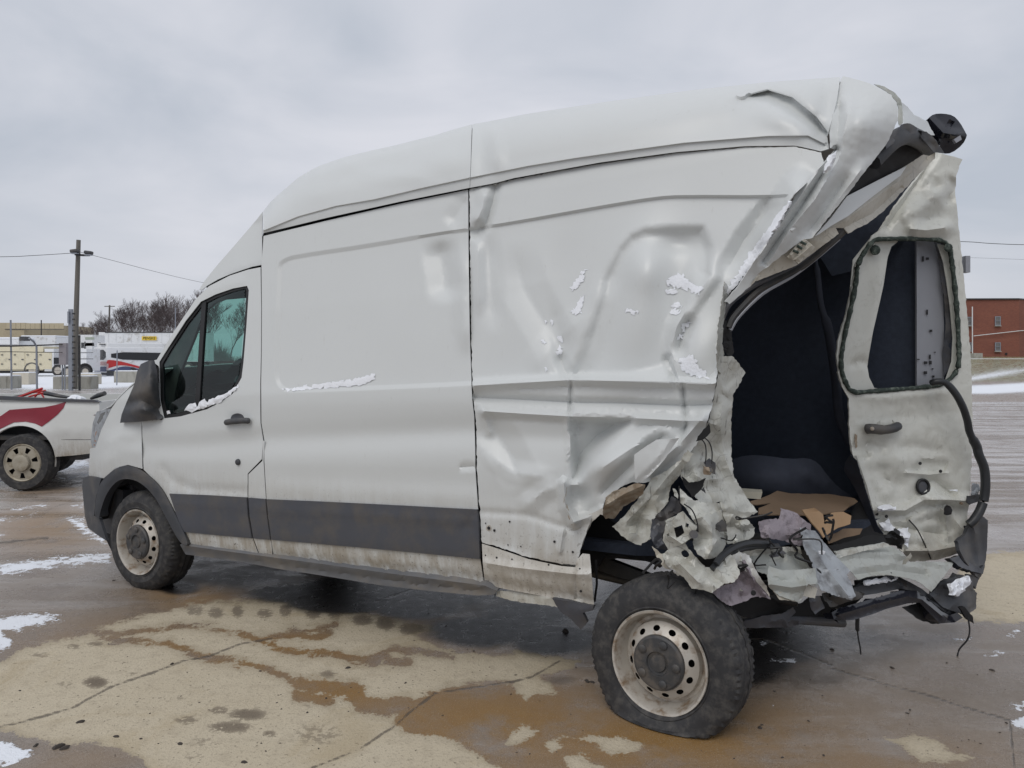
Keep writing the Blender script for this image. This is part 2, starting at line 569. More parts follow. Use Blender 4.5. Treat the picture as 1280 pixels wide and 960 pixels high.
def van_paint(name, base=(0.65, 0.67, 0.665), grime=0.0, low=0.42, high=1.02, rough=0.33):
    t = NT(name)
    z = t.z()
    big = t.noise(2.2, 4, 0.6)
    c = t.mix(big, tuple(x * 0.955 for x in base), base)
    # road film that the wheels threw up: streaky, denser low down on the sides
    streak = t.noise(26, 4, 0.7, stretch=(1, 1, 0.09))
    blot = t.noise(5.5, 5, 0.6)
    h = t.ramp(z, high, low)
    f = t.math('MULTIPLY', h, t.ramp(t.math('ADD', t.math('MULTIPLY', streak, 0.55), t.math('MULTIPLY', blot, 0.6)), 0.34 , 0.72), clamp=True)
    f = t.math('MULTIPLY', f, 0.88, clamp=True)
    c = t.mix(f, c, (0.30, 0.255, 0.19))
    sp = t.math('MAXIMUM', t.ramp(t.noise(95, 2, 0.5), 0.655, 0.71), t.ramp(t.noise(45, 3, 0.6), 0.66, 0.70))
    sp = t.math('MULTIPLY', sp, t.math('MULTIPLY', h, 0.8), clamp=True)
    c = t.mix(sp, c, (0.10, 0.085, 0.07))
    if not grime:
        du = t.math('MULTIPLY', t.ramp(t.noise(34, 5, 0.7, stretch=(1, 1, 0.35)), 0.60, 0.72), t.ramp(t.noise(3.0, 4, 0.6), 0.42, 0.62), clamp=True)
        c = t.mix(t.math('MULTIPLY', du, 0.20), c, (0.36, 0.345, 0.31))
    if grime:
        g = t.ramp(t.noise(7.0, 7, 0.72, dist=0.8), 0.47, 0.66)
        g2 = t.ramp(t.noise(26, 6, 0.75, dist=0.5), 0.54, 0.66)
        c = t.mix(t.math('MULTIPLY', g, grime * 0.75, clamp=True), c, (0.30, 0.275, 0.21))
        c = t.mix(t.math('MULTIPLY', g2, grime * 0.38, clamp=True), c, (0.10, 0.088, 0.072))
        wv = t.node('ShaderNodeTexVoronoi', feature='DISTANCE_TO_EDGE'); wv.inputs['Scale'].default_value = 11.0; t.link(t.pos(), wv.inputs['Vector'])
        ck = t.math('MULTIPLY', t.ramp(wv.outputs['Distance'], 0.030, 0.006), t.ramp(t.noise(6, 4, 0.6), 0.50, 0.60), clamp=True)
        if grime > 0.4: c = t.mix(t.math('MULTIPLY', ck, grime * 0.55, clamp=True), c, (0.07, 0.06, 0.05))
        sc = t.ramp(t.noise(40, 3, 0.6, stretch=(1, 1, 0.2)), 0.64, 0.70)
        c = t.mix(t.math('MULTIPLY', sc, grime * 0.7, clamp=True), c, (0.06, 0.058, 0.055))
    t.set(c, t.math('ADD', rough, t.math('MULTIPLY', f, 0.4)), 0.0, 0.55)
    t.bump(t.noise(9, 3, 0.5), 0.05, 0.012)
    return t.m

M = {}
M['paint'] = van_paint('white_van_paint')
M['paint_low'] = van_paint('white_van_paint_road_film', base=(0.70, 0.69, 0.65), low=0.25, high=1.0, grime=0.25)
M['wreck'] = van_paint('torn_dirty_white_steel', base=(0.54, 0.545, 0.50), grime=0.70, low=0.0, high=0.9, rough=0.22)
M['wreck_green'] = van_paint('torn_grey_green_steel', base=(0.42, 0.44, 0.415), grime=0.42, low=0.0, high=0.6, rough=0.4)
M['door_paint'] = van_paint('dirty_rear_door_paint', base=(0.64, 0.645, 0.595), grime=0.24, low=0.1, high=1.0, rough=0.26)
M['beige_inner'] = van_paint('primer_inner_steel', base=(0.52, 0.49, 0.42), grime=0.5, low=0.0, high=0.3, rough=0.5)
M['trim'] = plain('black_grained_plastic', (0.048, 0.051, 0.058), 0.55, var=0.2, scale=12, bump=0.05, dirt=(0.11, 0.10, 0.09), damt=0.5)
M['clad'] = plain('grey_cladding_plastic', (0.066, 0.070, 0.083), 0.5, var=0.12, scale=5, dirt=(0.095, 0.088, 0.083), damt=0.6, dscale=6)
M['sillgrey'] = plain('grey_step_plastic', (0.13, 0.135, 0.145), 0.6, var=0.2, scale=8, dirt=(0.20, 0.18, 0.155), damt=0.6)
M['seal'] = plain('black_rubber_seal', (0.012, 0.012, 0.013), 0.5, var=0.2)
M['sealgreen'] = plain('weathered_green_black_bonding', (0.035, 0.05, 0.042), 0.8, var=0.6, scale=40, bump=0.4, dirt=(0.16, 0.19, 0.16), damt=0.4, dscale=40)
M['rubber'] = plain('tyre_rubber', (0.027, 0.027, 0.029), 0.75, var=0.3, scale=9, bump=0.15, dirt=(0.075, 0.071, 0.066), damt=0.6, dscale=22)
M['rim'] = plain('silver_steel_rim', (0.50, 0.47, 0.42), 0.42, metal=0.25, var=0.15, scale=14, dirt=(0.24, 0.17, 0.11), damt=0.45, dscale=16)
M['hub'] = plain('black_hub_cap', (0.045, 0.046, 0.048), 0.5, var=0.4, scale=20, dirt=(0.12, 0.105, 0.09), damt=0.55, dscale=14)
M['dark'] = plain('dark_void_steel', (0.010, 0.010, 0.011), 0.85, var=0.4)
M['under'] = plain('black_chassis_paint', (0.022, 0.023, 0.025), 0.5, var=0.5, scale=10, dirt=(0.07, 0.06, 0.05), damt=0.5)
M['liner'] = plain('navy_black_cargo_liner', (0.036, 0.045, 0.066), 0.95, var=0.35, scale=30, bump=0.3)
M['liner_edge'] = plain('slate_liner_edge', (0.040, 0.046, 0.065), 0.8, var=0.3, scale=14)
M['grey_steel'] = plain('bare_grey_pillar', (0.30, 0.31, 0.34), 0.45, metal=0.15, var=0.08, scale=5)
M['card'] = plain('brown_cardboard', (0.36, 0.235, 0.135), 0.9, var=0.15, scale=7, bump=0.1)
M['cardd'] = plain('wet_brown_cardboard', (0.22, 0.15, 0.095), 0.9, var=0.2, scale=7, bump=0.1)
M['egg'] = plain('pale_pulp', (0.55, 0.52, 0.42), 0.9, var=0.08, scale=30, bump=0.2)
M['snow'] = plain('snow', (0.84, 0.86, 0.90), 0.7, var=0.06, scale=14, bump=0.5)
M['hose'] = plain('black_hose_rubber', (0.018, 0.02, 0.023), 0.42, var=0.3)
M['gloss'] = plain('dark_gloss_lens', (0.016, 0.017, 0.024), 0.12, var=0.3)
M['rust'] = plain('rusty_torn_edge', (0.27, 0.205, 0.145), 0.8, var=0.5, scale=24, dirt=(0.42, 0.38, 0.31), damt=0.75, dscale=16)
M['pinkgrey'] = plain('scuffed_lilac_grey_plastic', (0.33, 0.29, 0.32), 0.7, var=0.35, scale=22, bump=0.5, dirt=(0.13, 0.11, 0.12), damt=0.55, dscale=22)
M['bluegrey'] = plain('blue_grey_aluminium', (0.36, 0.385, 0.41), 0.5, metal=0.15, var=0.2, scale=14, dirt=(0.16, 0.16, 0.17), damt=0.5, dscale=12)

def glass_mat(name, tint=(0.55, 0.85, 0.78), rough=0.02):
    m = bpy.data.materials.new(name); m.use_nodes = True
    n, l = m.node_tree.nodes, m.node_tree.links
    n.clear()
    o = n.new('ShaderNodeOutputMaterial'); tr = n.new('ShaderNodeBsdfTransparent'); gl = n.new('ShaderNodeBsdfGlossy')
    mx = n.new('ShaderNodeMixShader'); fr = n.new('ShaderNodeFresnel')
    tr.inputs['Color'].default_value = (*tint, 1); gl.inputs['Roughness'].default_value = rough
    gl.inputs['Color'].default_value = (0.9, 0.95, 0.95, 1)
    fr.inputs['IOR'].default_value = 1.45
    l.new(fr.outputs['Fac'], mx.inputs['Fac']); l.new(tr.outputs[0], mx.inputs[1]); l.new(gl.outputs[0], mx.inputs[2])
    l.new(mx.outputs[0], o.inputs['Surface'])
    return m
M['glass'] = glass_mat('green_tinted_glass', (0.50, 0.72, 0.67))
M['glass_dark'] = plain('dark_window_glass', (0.015, 0.017, 0.02), 0.08, var=0.3)
# ------------------------------------------------------------------ ground sheet
def build_ground():
    ys = [-60, -25, -10, -4, -1, 0.6, 1.4, 2.0, 2.4, 2.62]
    y = 2.7
    while y < 12: ys.append(y); y *= 1.0068
    while y < 70: ys.append(y); y *= 1.016
    while y < 5000: ys.append(y); y *= 1.25
    ss = np.unique(np.round(np.r_[-12, -8, -5, -3, -2, -1.5, -1.2, -1.0, -0.85, np.linspace(-0.74, 0.74, 640), 0.85, 1, 1.2, 1.5, 2, 3, 5, 8, 12], 5))
    Y = np.array(ys); W = np.maximum(Y, 2.2)
    XX = ss[None, :] * W[:, None]; YY = np.repeat(Y[:, None], len(ss), 1)
    x = XX.ravel(); yv = YY.ravel()
    z = np.zeros_like(x)
    # bank that climbs to the brick building on the right
    ys_ = np.maximum(yv, 0.3)
    px = HX + F * x / ys_; py = HY + F * CAM_H / ys_
    front = (yv > 2.2)
    right = sstep((x / np.maximum(yv, 1) - 0.30) / 0.2)
    z += right * 1.55 * sstep((yv - 48) / 40.0)
    nv, nu = len(ys), len(ss)
    I = np.arange(nv * nu).reshape(nv, nu)
    faces = np.stack([I[:-1, :-1], I[:-1, 1:], I[1:, 1:], I[1:, :-1]], -1).reshape(-1, 4)
    me = bpy.data.meshes.new('ground')
    me.from_pydata(np.c_[x, yv, z].tolist(), [], faces.tolist()); me.update()
    me.polygons.foreach_set('use_smooth', [True] * len(me.polygons))
    o = bpy.data.objects.new('ground', me); COL.objects.link(o); kind(o, 'structure')

    def P(*a): return [(a[i], a[i + 1]) for i in range(0, len(a), 2)]
    dry_polys = [
        # big pale slab in the foreground
        P(-60, 850, 0, 826, 25, 812, 60, 803, 100, 796, 118, 789, 140, 781, 155, 776, 175, 770, 205, 766, 223, 762, 235, 757, 262, 752, 300, 750, 345, 749, 390, 753, 400, 757,
          470, 765, 490, 772, 520, 781, 545, 784, 560, 793, 590, 800, 628, 808, 660, 815, 690, 820, 727, 826, 712, 836, 690, 842, 668, 846, 686, 853, 697, 867, 672, 868, 660, 873, 648, 866, 640, 853,
          620, 852, 592, 855, 565, 857, 540, 864, 520, 876, 490, 876, 466, 872, 480, 880, 500, 886, 494, 898, 490, 908, 520, 917, 552, 921, 575, 928, 600, 942, 625, 962, 640, 990, 190, 990, 180, 948, 150, 936, 120, 929, 65, 930, 30, 921, 0, 915, -60, 905),
        P(697, 922, 735, 921, 772, 921, 810, 932, 800, 938, 786, 943, 760, 940, 737, 926), P(704, 946, 725, 944, 745, 953, 762, 965, 715, 965),
        P(636, 915, 655, 907, 672, 917, 658, 925, 645, 931, 632, 932), P(655, 907, 690, 914, 672, 916), P(676, 929, 692, 926, 706, 934, 688, 937),
        P(1103, 922, 1140, 920, 1172, 922, 1178, 933, 1215, 947, 1190, 952, 1150, 951, 1125, 935),
        # pale dry bay behind the bumper on the right
        P(1160, 757, 1195, 720, 1212, 697, 1250, 690, 1330, 688, 1500, 700, 1500, 800, 1330, 785, 1240, 776, 1200, 776),
    ]
    streams = [
        (P(117, 789, 128, 796, 150, 800, 175, 801, 205, 803, 225, 809, 252, 821, 285, 826, 325, 833, 350, 843, 375, 855), 3.6),
        (P(375, 855, 400, 858, 425, 862, 450, 868), 9.5), (P(372, 868, 395, 872, 410, 876), 7), (P(440, 862, 455, 880, 480, 884, 505, 880), 11),
        (P(120, 791, 150, 793, 180, 788, 212, 784, 228, 782), 3.2), (P(228, 783, 260, 784, 300, 792, 318, 797), 1.6), (P(300, 792, 325, 800, 345, 797, 368, 790), 4.0), (P(345, 797, 380, 792, 420, 780), 3.5),
        (P(368, 792, 395, 797, 410, 792), 5), (P(330, 803, 350, 811, 375, 815, 410, 815, 440, 823, 458, 826, 475, 820, 490, 812, 510, 813, 545, 817, 565, 820), 4.2), (P(485, 826, 500, 829, 512, 828), 5), (P(440, 824, 470, 825), 6),
        (P(530, 795, 560, 805, 600, 810, 635, 814), 7),
    ]
    spots = [  # damp patches on the pale slab (cx, cy, rx, ry, strength)
        (120, 853, 17, 8, 1), (91, 808, 12, 4, .7), (120, 805, 12, 4, .8), (50, 819, 14, 4, .6), (83, 855, 14, 6, .5), (234, 900, 17, 6, .75), (274, 888, 14, 6, .8), (310, 893, 26, 8, .95), (288, 909, 30, 8, .9),
        (410, 843, 12, 5, .9), (397, 918, 36, 14, .55), (337, 917, 9, 5, .8), (255, 926, 20, 10, .45), (242, 946, 14, 6, .5), (385, 883, 9, 4, .5), (225, 872, 6, 4, .5), (165, 842, 8, 3, .6), (243, 763, 13, 8, .75), (270, 766, 12, 8, .8), (297, 764, 9, 9, .85), (331, 767, 12, 7, .8), (357, 763, 9, 9, .85), (392, 767, 12, 8, .85), (418, 766, 10, 10, .85), (453, 775, 15, 8, .9), (482, 779, 14, 10, .95), (515, 786, 18, 9, .95), (300, 752, 60, 4, .55), (420, 757, 50, 4, .6), (250, 754, 25, 3, .55),
    ]
    wet_shades = [  # soaked ground below the body, with the van's shade painted in (cx, cy, rx, ry, strength)
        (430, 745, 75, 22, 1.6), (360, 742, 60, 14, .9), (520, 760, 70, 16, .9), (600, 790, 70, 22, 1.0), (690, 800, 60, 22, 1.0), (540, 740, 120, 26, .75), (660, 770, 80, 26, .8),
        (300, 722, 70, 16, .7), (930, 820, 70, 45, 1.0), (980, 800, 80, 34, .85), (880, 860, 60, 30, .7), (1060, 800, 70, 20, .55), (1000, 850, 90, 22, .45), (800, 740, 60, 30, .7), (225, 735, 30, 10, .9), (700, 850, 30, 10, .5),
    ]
    snows = [
        P(-40, 774, 0, 770, 40, 766, 78, 768, 66, 774, 80, 776, 50, 782, 30, 786, 5, 792, 18, 800, 12, 812, -40, 815), P(0, 706, 20, 702, 70, 697, 100, 693, 140, 690, 138, 704, 100, 706, 75, 708, 30, 716, -30, 722), P(-40, 926, 0, 926, 25, 933, 45, 943, 22, 955, 0, 958, -40, 958),
        P(82, 647, 104, 648, 112, 662, 128, 670, 134, 682, 118, 676, 96, 660), P(0, 649, 45, 643, 47, 641, 0, 652, -30, 656), P(14, 636, 62, 629, 62, 631, 20, 638), P(85, 634, 105, 629, 102, 634), P(-20, 670, 5, 667, 3, 671, -20, 673),
        P(65, 580, 110, 573, 112, 584, 70, 592), P(75, 597, 112, 590, 112, 595, 80, 601),
        P(1262, 882, 1284, 876, 1290, 884, 1272, 888), P(1264, 900, 1286, 894, 1290, 910, 1268, 910),
        P(1255, 790, 1272, 790, 1268, 795), P(1190, 798, 1214, 797, 1210, 802), P(1232, 817, 1258, 815, 1254, 819), P(950, 800, 962, 802, 955, 806), P(965, 824, 995, 822, 992, 829), P(958, 876, 968, 880, 966, 882),
    ]
    cracks = [P(0, 908, 30, 902, 90, 885, 140, 858, 190, 841, 230, 826, 262, 820, 300, 805, 340, 798), P(390, 960, 420, 948, 450, 936, 480, 916, 493, 908, 515, 888, 545, 866, 640, 852, 665, 846, 700, 826),
              P(1040, 836, 1075, 846, 1110, 856, 1150, 866, 1210, 885, 1262, 900, 1268, 960), P(880, 792, 960, 800, 1040, 832), P(470, 752, 500, 742, 520, 735), P(-200, 700, 60, 672)]
    dry = np.full(x.shape, -40.0); snow = np.full(x.shape, -40.0); crk = np.full(x.shape, 40.0); wet_shade = np.zeros_like(x); spot = np.zeros_like(x)
    m = front & (py > 455) & (px > -250) & (px < 1550)
    qx, qy = px[m], py[m]
    d = np.full(qx.shape, -40.0)
    for p in dry_polys: d = np.maximum(d, sdist(qx, qy, p))
    for p, w in streams: d = np.minimum(d, poly_dist(qx, qy, p)[0] - w)
    dry[m] = np.clip(d, -40, 40)
    s = np.full(qx.shape, -40.0)
    for p in snows: s = np.maximum(s, sdist(qx, qy, p))
    # snow lying on the far yard
    def band(pts_top, pts_bot):
        return pts_top + pts_bot[::-1]
    for p in (P(-300, 484, 20, 487, 70, 488, 120, 487, 170, 484, 230, 482, 230, 462, -300, 462), P(-300, 519, 60, 512, 180, 492, 320, 492, 320, 508, 100, 516, -300, 524), P(1190, 482, 1240, 480, 1290, 477, 1500, 474, 1500, 489, 1290, 490, 1240, 493, 1190, 493), P(1190, 474.5, 1250, 470, 1500, 463, 1500, 465.5, 1280, 471, 1215, 476.5), P(1190, 503, 1500, 503, 1500, 504.2, 1190, 504.2),
              P(1190, 457.5, 1255, 457, 1255, 459, 1190, 460)):
        s = np.maximum(s, sdist(qx, qy, p) * 2.5)
    snow[m] = np.clip(s, -40, 40)
    c = np.full(qx.shape, 40.0)
    for p in cracks: c = np.minimum(c, poly_dist(qx, qy, p)[0])
    crk[m] = c
    for cx, cy, rx, ry, k in wet_shades: wet_shade[m] = np.maximum(wet_shade[m], k * np.exp(-(((qx - cx) / rx) ** 2 + ((qy - cy) / ry) ** 2) ** 1.5))
    for cx, cy, rx, ry, k in spots: spot[m] = np.maximum(spot[m], k * sstep(1.45 - np.hypot((qx - cx) / rx, (qy - cy) / ry)))
    mud = np.zeros_like(x)
    for cx, cy, rx, ry, k in ((620, 905, 260, 75, 1), (820, 925, 260, 60, 1), (240, 745, 70, 22, .8), (60, 660, 90, 35, .7), (1080, 950, 200, 40, .6), (40, 612, 90, 10, .5), (100, 950, 90, 25, .35), (900, 905, 100, 30, .7), (300, 815, 260, 45, 1), (430, 860, 120, 40, 1), (420, 765, 200, 22, .9)):
        mud[m] = np.maximum(mud[m], k * np.exp(-((qx - cx) / rx) ** 2 - ((qy - cy) / ry) ** 2))
    road = np.zeros_like(x); road[m] = ((qx > 1100) & (qy > 492.5) & (qy < 503)) * 1.0 + ((qx > 1100) & (qy > 475) & (qy < 481)) * 1.0
    grass = np.zeros_like(x); grass[m] = sstep((qx - 1150) / 20) * sstep((478 - qy) / 2)
    grass = np.maximum(grass, right * (yv > 52))
    for nme, arr in (('dry', dry), ('snow_cover', snow), ('crack', crk), ('wet_shade', wet_shade), ('spot', spot), ('mud', mud), ('road', road), ('grass', grass)):
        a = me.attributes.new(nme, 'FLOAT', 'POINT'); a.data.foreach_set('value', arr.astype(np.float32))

    t = NT('yard_pavement')
    p = t.pos()
    n_f = t.noise(2.6, 8, 0.68, p); n_m = t.noise(13, 6, 0.65, p); n_s = t.noise(70, 4, 0.6, p); n_l = t.noise(0.35, 5, 0.6, p)
    edge = t.math('ADD', t.math('MULTIPLY', t.math('SUBTRACT', n_f, 0.5), 14.0), t.math('ADD', t.math('MULTIPLY', t.math('SUBTRACT', n_m, 0.5), 22.0), t.math('MULTIPLY', t.math('SUBTRACT', n_s, 0.5), 14.0)))
    # wet base: grey brown pavement
    base = t.mix(t.ramp(n_l, 0.35, 0.65), (0.215, 0.175, 0.14), (0.305, 0.265, 0.23))
    base = t.mix(t.ramp(n_m, 0.3, 0.7, 0.0, 0.5), base, (0.19, 0.155, 0.125))
    streak = t.noise(1.1, 6, 0.7, p, stretch=(0.35, 2.2, 1))
    base = t.mix(t.ramp(n_s, 0.55, 0.68, 0, 0.5), base, (0.14, 0.112, 0.085))
    base = t.mix(t.ramp(t.noise(45, 5, 0.7, p), 0.58, 0.66, 0, 0.5), base, (0.42, 0.37, 0.31))
    base = t.mix(t.ramp(streak, 0.52, 0.66, 0, 0.5), base, (0.40, 0.38, 0.365))
    base = t.mix(t.ramp(t.noise(1.7, 7, 0.75, p, stretch=(0.5, 1.6, 1)), 0.60, 0.72, 0, 0.6), base, (0.13, 0.108, 0.088))
    ys0 = t.node('ShaderNodeSeparateXYZ'); t.link(p, ys0.inputs[0])
    fr = t.math('MULTIPLY', t.ramp(ys0.outputs['Y'], 4.5, 8.5), t.ramp(t.noise(0.9, 7, 0.72, p, stretch=(0.3, 1.8, 1)), 0.40, 0.58), clamp=True)
    base = t.mix(t.math('MULTIPLY', fr, 0.9), base, (0.52, 0.50, 0.495))
    mudf = t.math('MULTIPLY', t.attr('mud'), t.ramp(n_f, 0.22, 0.55), clamp=True)
    mudc = t.mix(n_m, (0.225, 0.120, 0.034), (0.31, 0.185, 0.066))
    base = t.mix(mudf, base, mudc)
    base = t.mix(t.ramp(t.noise(150, 3, 0.6, p), 0.57, 0.66, 0, 0.55), base, (0.10, 0.08, 0.062))
    base = t.mix(t.ramp(t.noise(170, 2, 0.5, p), 0.60, 0.66, 0, 0.5), base, (0.45, 0.40, 0.34))
    # pale dry concrete
    dm = t.ramp(t.math('ADD', t.attr('dry'), edge), -0.8, 0.8)
    dc = t.mix(n_f, (0.47, 0.40, 0.285), (0.59, 0.52, 0.395))
    dc = t.mix(t.ramp(n_m, 0.50, 0.62, 0, 0.40), dc, (0.40, 0.34, 0.25))
    dc = t.mix(t.ramp(n_s, 0.56, 0.66, 0, 0.6), dc, (0.26, 0.215, 0.155))
    dc = t.mix(t.ramp(t.noise(33, 3, 0.6, p), 0.655, 0.69, 0, 0.85), dc, (0.13, 0.105, 0.075))
    dc = t.mix(t.ramp(t.noise(1.2, 5, 0.7, p, dist=1.0), 0.50, 0.68, 0, 0.55), dc, (0.40, 0.32, 0.20))
    sp = t.math('ADD', t.attr('spot'), t.math('MULTIPLY', t.math('SUBTRACT', t.noise(30, 5, 0.7, p), 0.5), 3.0))
    spm = t.ramp(sp, 0.42, 0.58)
    dc = t.mix(t.math('MULTIPLY', spm, t.math('MULTIPLY', t.attr('spot'), 0.9, clamp=True)), dc, (0.135, 0.105, 0.075))
    hal = t.ramp(t.math('ADD', t.attr('dry'), t.math('MULTIPLY', edge, 1.6)), 9.0, 0.0)
    dc = t.mix(t.math('MULTIPLY', hal, 0.45), dc, (0.30, 0.245, 0.165))
    col = t.mix(dm, base, dc)
    # soaked dirt under the body, darkened further to paint in the van's shade
    om = t.ramp(t.math('ADD', t.attr('wet_shade'), t.math('MULTIPLY', t.math('SUBTRACT', n_f, 0.5), 0.8)), 0.25, 0.75)
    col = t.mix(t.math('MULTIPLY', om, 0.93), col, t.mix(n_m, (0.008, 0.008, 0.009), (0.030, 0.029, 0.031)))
    gm = t.ramp(t.math('ADD', t.attr('wet_shade'), t.math('MULTIPLY', t.math('SUBTRACT', n_s, 0.5), 1.6)), 0.55, 0.8)
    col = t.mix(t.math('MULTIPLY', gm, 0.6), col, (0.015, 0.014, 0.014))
    # cracks and slab joints
    cw = t.math('ADD', t.attr('crack'), t.math('MULTIPLY', t.math('SUBTRACT', n_m, 0.5), 5.0))
    cm = t.ramp(t.math('ABSOLUTE', cw), 1.9, 0.5)
    col = t.mix(t.math('MULTIPLY', cm, 0.75), col, (0.085, 0.07, 0.055))
    # road and grass bank on the right
    col = t.mix(t.math('MULTIPLY', t.attr('road'), 0.8), col, (0.27, 0.215, 0.17))
    gc = t.mix(t.noise(1.4, 5, 0.7, p), (0.16, 0.165, 0.085), (0.30, 0.28, 0.17))
    gc = t.mix(t.ramp(t.noise(0.55, 6, 0.75, p, stretch=(0.35, 1, 1)), 0.60, 0.68), gc, (0.80, 0.82, 0.86))
    col = t.mix(t.attr('grass'), col, gc)
    # snow remnants
    sm = t.ramp(t.math('ADD', t.attr('snow_cover'), t.math('ADD', t.math('MULTIPLY', t.math('SUBTRACT', n_m, 0.545), 34.0), t.math('MULTIPLY', t.math('SUBTRACT', n_s, 0.5), 14.0))), -0.7, 1.4)
    far_sn = t.ramp(t.noise(1.5, 7, 0.75, p, stretch=(0.3, 1.7, 1)), 0.665, 0.70)
    ysep = t.node('ShaderNodeSeparateXYZ'); t.link(p, ysep.inputs[0])
    far_sn = t.math('MULTIPLY', far_sn, t.ramp(ysep.outputs['Y'], 5.5, 10.0), clamp=True)
    far_sn = t.math('MULTIPLY', far_sn, t.math('SUBTRACT', 1.0, t.attr('grass')), clamp=True)
    sm = t.math('MAXIMUM', sm, t.math('MULTIPLY', far_sn, 0.8))
    col = t.mix(sm, col, (0.82, 0.85, 0.90))
    wet = t.math('MULTIPLY', t.math('SUBTRACT', 1.0, dm), t.math('SUBTRACT', 1.0, sm))
    rgh = t.mix(wet, (0.85, 0.85, 0.85), t.mix(t.ramp(n_f, 0.40, 0.60), (0.10, 0.10, 0.10), (0.45, 0.45, 0.45)))
    rgh = t.mix(t.math('MULTIPLY', t.math('MULTIPLY', mudf, wet), 0.85, clamp=True), rgh, (0.42, 0.42, 0.42))
    rgh = t.mix(om, rgh, t.mix(n_m, (0.12, 0.12, 0.12), (0.5, 0.5, 0.5)))
    rs = t.node('ShaderNodeSeparateColor'); t.link(rgh, rs.inputs[0])
    t.set(col, rs.outputs['Red'], 0.0, 0.5)
    hgt = t.math('ADD', t.math('MULTIPLY', t.math('SUBTRACT', n_s, 0.5), t.math('SUBTRACT', 1.0, t.math('MULTIPLY', wet, 0.75))), t.math('MULTIPLY', n_m, 0.8))
    hgt = t.math('SUBTRACT', hgt, t.math('MULTIPLY', cm, 1.2))
    hgt = t.math('ADD', hgt, t.math('MULTIPLY', sm, 1.3))
    hgt = t.math('ADD', hgt, t.math('MULTIPLY', t.noise(190, 3, 0.6, p), 0.45))
    t.bump(hgt, 0.5, 0.012)
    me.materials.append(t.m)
    return o
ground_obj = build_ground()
# ================================================================== the wrecked van
def P(*a): return [(a[i], a[i + 1]) for i in range(0, len(a), 2)]
van = thing('wrecked_van', V(1.9, -1.0, 0), 'white high roof cargo van with its rear end torn open and a flat rear tyre', 'van')
LEFT = NRM; RIGHT = -NRM

def joint_y(x): return float(np.interp(x, JOINT[:, 0], JOINT[:, 1]))
def sil_y(x): return float(np.interp(x, SILH[:, 0], SILH[:, 1]))

# ---- roof: one cap in front of the seam, one behind it
def roof_outline(x0, x1, top0, top1):
    xs = np.arange(x0, x1, 9).tolist() + [x1]
    low = [(x, joint_y(x) - 1.0) for x in xs]
    ys = np.arange(top0, top1, 9).tolist() + [top1]
    return low + [(x, sil_y(x)) for x in ys][::-1]
DRIP = P(329, 289, 373, 271, 420, 258, 469, 249.5, 530, 235, 585.6, 223, 660, 208, 720, 198, 775, 190, 855, 179, 960, 170.5, 1010, 170, 1030, 180)
roof_f = [('s', DRIP, -0.015, 8.0), ('r', DRIP, 0.006, 6.0), ('b', 470, 208, 60, 14, -12, -0.03), ('t', P(425, 199, 450, 215, 520, 222, 560, 228), 0.012, 16),
          ('t', P(373, 222, 420, 212, 460, 196), 0.014, 12), ('b', 555, 196, 30, 22, 0, 0.02), ('r', P(520, 186, 570, 180, 590, 172), -0.018, 14), ('b', 395, 240, 25, 14, -20, 0.012)]
sheet('roof_panel', roof_outline(329, 587, 329, 590), roof_depth, M['paint'], van, res=4.5, feats=roof_f, sharp=40)
roof_r = [('s', DRIP, -0.015, 8.0), ('r', DRIP, 0.006, 6.0), ('t', P(606, 152, 617, 164, 621, 190, 621, 220), 0.020, 16), ('b', 604, 190, 10, 40, 0, -0.018), ('r', P(640, 178, 760, 158, 900, 140), 0.01, 18),
          ('p', P(941, 118, 960, 112, 990, 122, 1020, 145, 1036, 166, 1024, 165, 1003, 150, 975, 132), -0.045, 16), ('s', P(941, 118, 960, 113, 990, 122, 1020, 146, 1038, 170), -0.05, 22), ('b', 985, 150, 45, 16, 20, 0.03), ('b', 900, 150, 60, 20, -8, -0.02), ('b', 1035, 140, 16, 40, 8, -0.05)]
ro = roof_outline(587.6, 1026, 590.8, 1050)
ro = ro[:-(len(np.arange(590.8, 1050, 9)) + 1)] + P(1036, 186, 1034, 170, 1040, 150, 1046, 125, 1049, 106) + ro[-(len(np.arange(590.8, 1050, 9)) + 1):]
sheet('roof_panel', ro, roof_depth, M['paint'], van, res=4.5, feats=roof_r, sharp=40)
# the top of the roof, running across to the far side
topl = []
for x, y in densify([tuple(q) for q in SILH[3:]], 30, False):
    d = float(roof_depth(np.array([x]), np.array([y]))[0]); topl.append(at(x, y + 2.0, d) - Vector((0, 0, 0.01)))
vs, fs = [], []
for i, p in enumerate(topl):
    for j, (k, h) in enumerate(((0.0, -0.01), (0.35, 0.0), (0.75, -0.015), (1.05, -0.09), (1.30, -0.32), (1.42, -0.60))):
        vs.append(p + RIGHT * k + Vector((0, 0, h * (1 if j else 1) - 0.02 * j * 0)))
for i in range(len(topl) - 1):
    for j in range(5): fs.append([i * 6 + j, i * 6 + j + 1, (i + 1) * 6 + j + 1, (i + 1) * 6 + j])
solidify(mesh_obj('roof_top', vs, fs, M['paint'], van, True), 0.01, 0)

# piece of the roof above the windscreen
hdr_y = lambda px, py: side_y(px, -0.19 - 0.10 * np.clip((np.interp(px, [245, 292, 325], [366, 338, 328]) - py) / 50, 0, 1))
sheet('roof_header', P(327.5, 331, 315, 333.5, 300, 338.5, 287, 343, 272, 349.5, 259, 357, 253, 362, 249, 362, 255, 352, 271, 332, 292, 308, 322, 273, 328, 265, 327.6, 293), hdr_y, M['paint'], van, res=4)

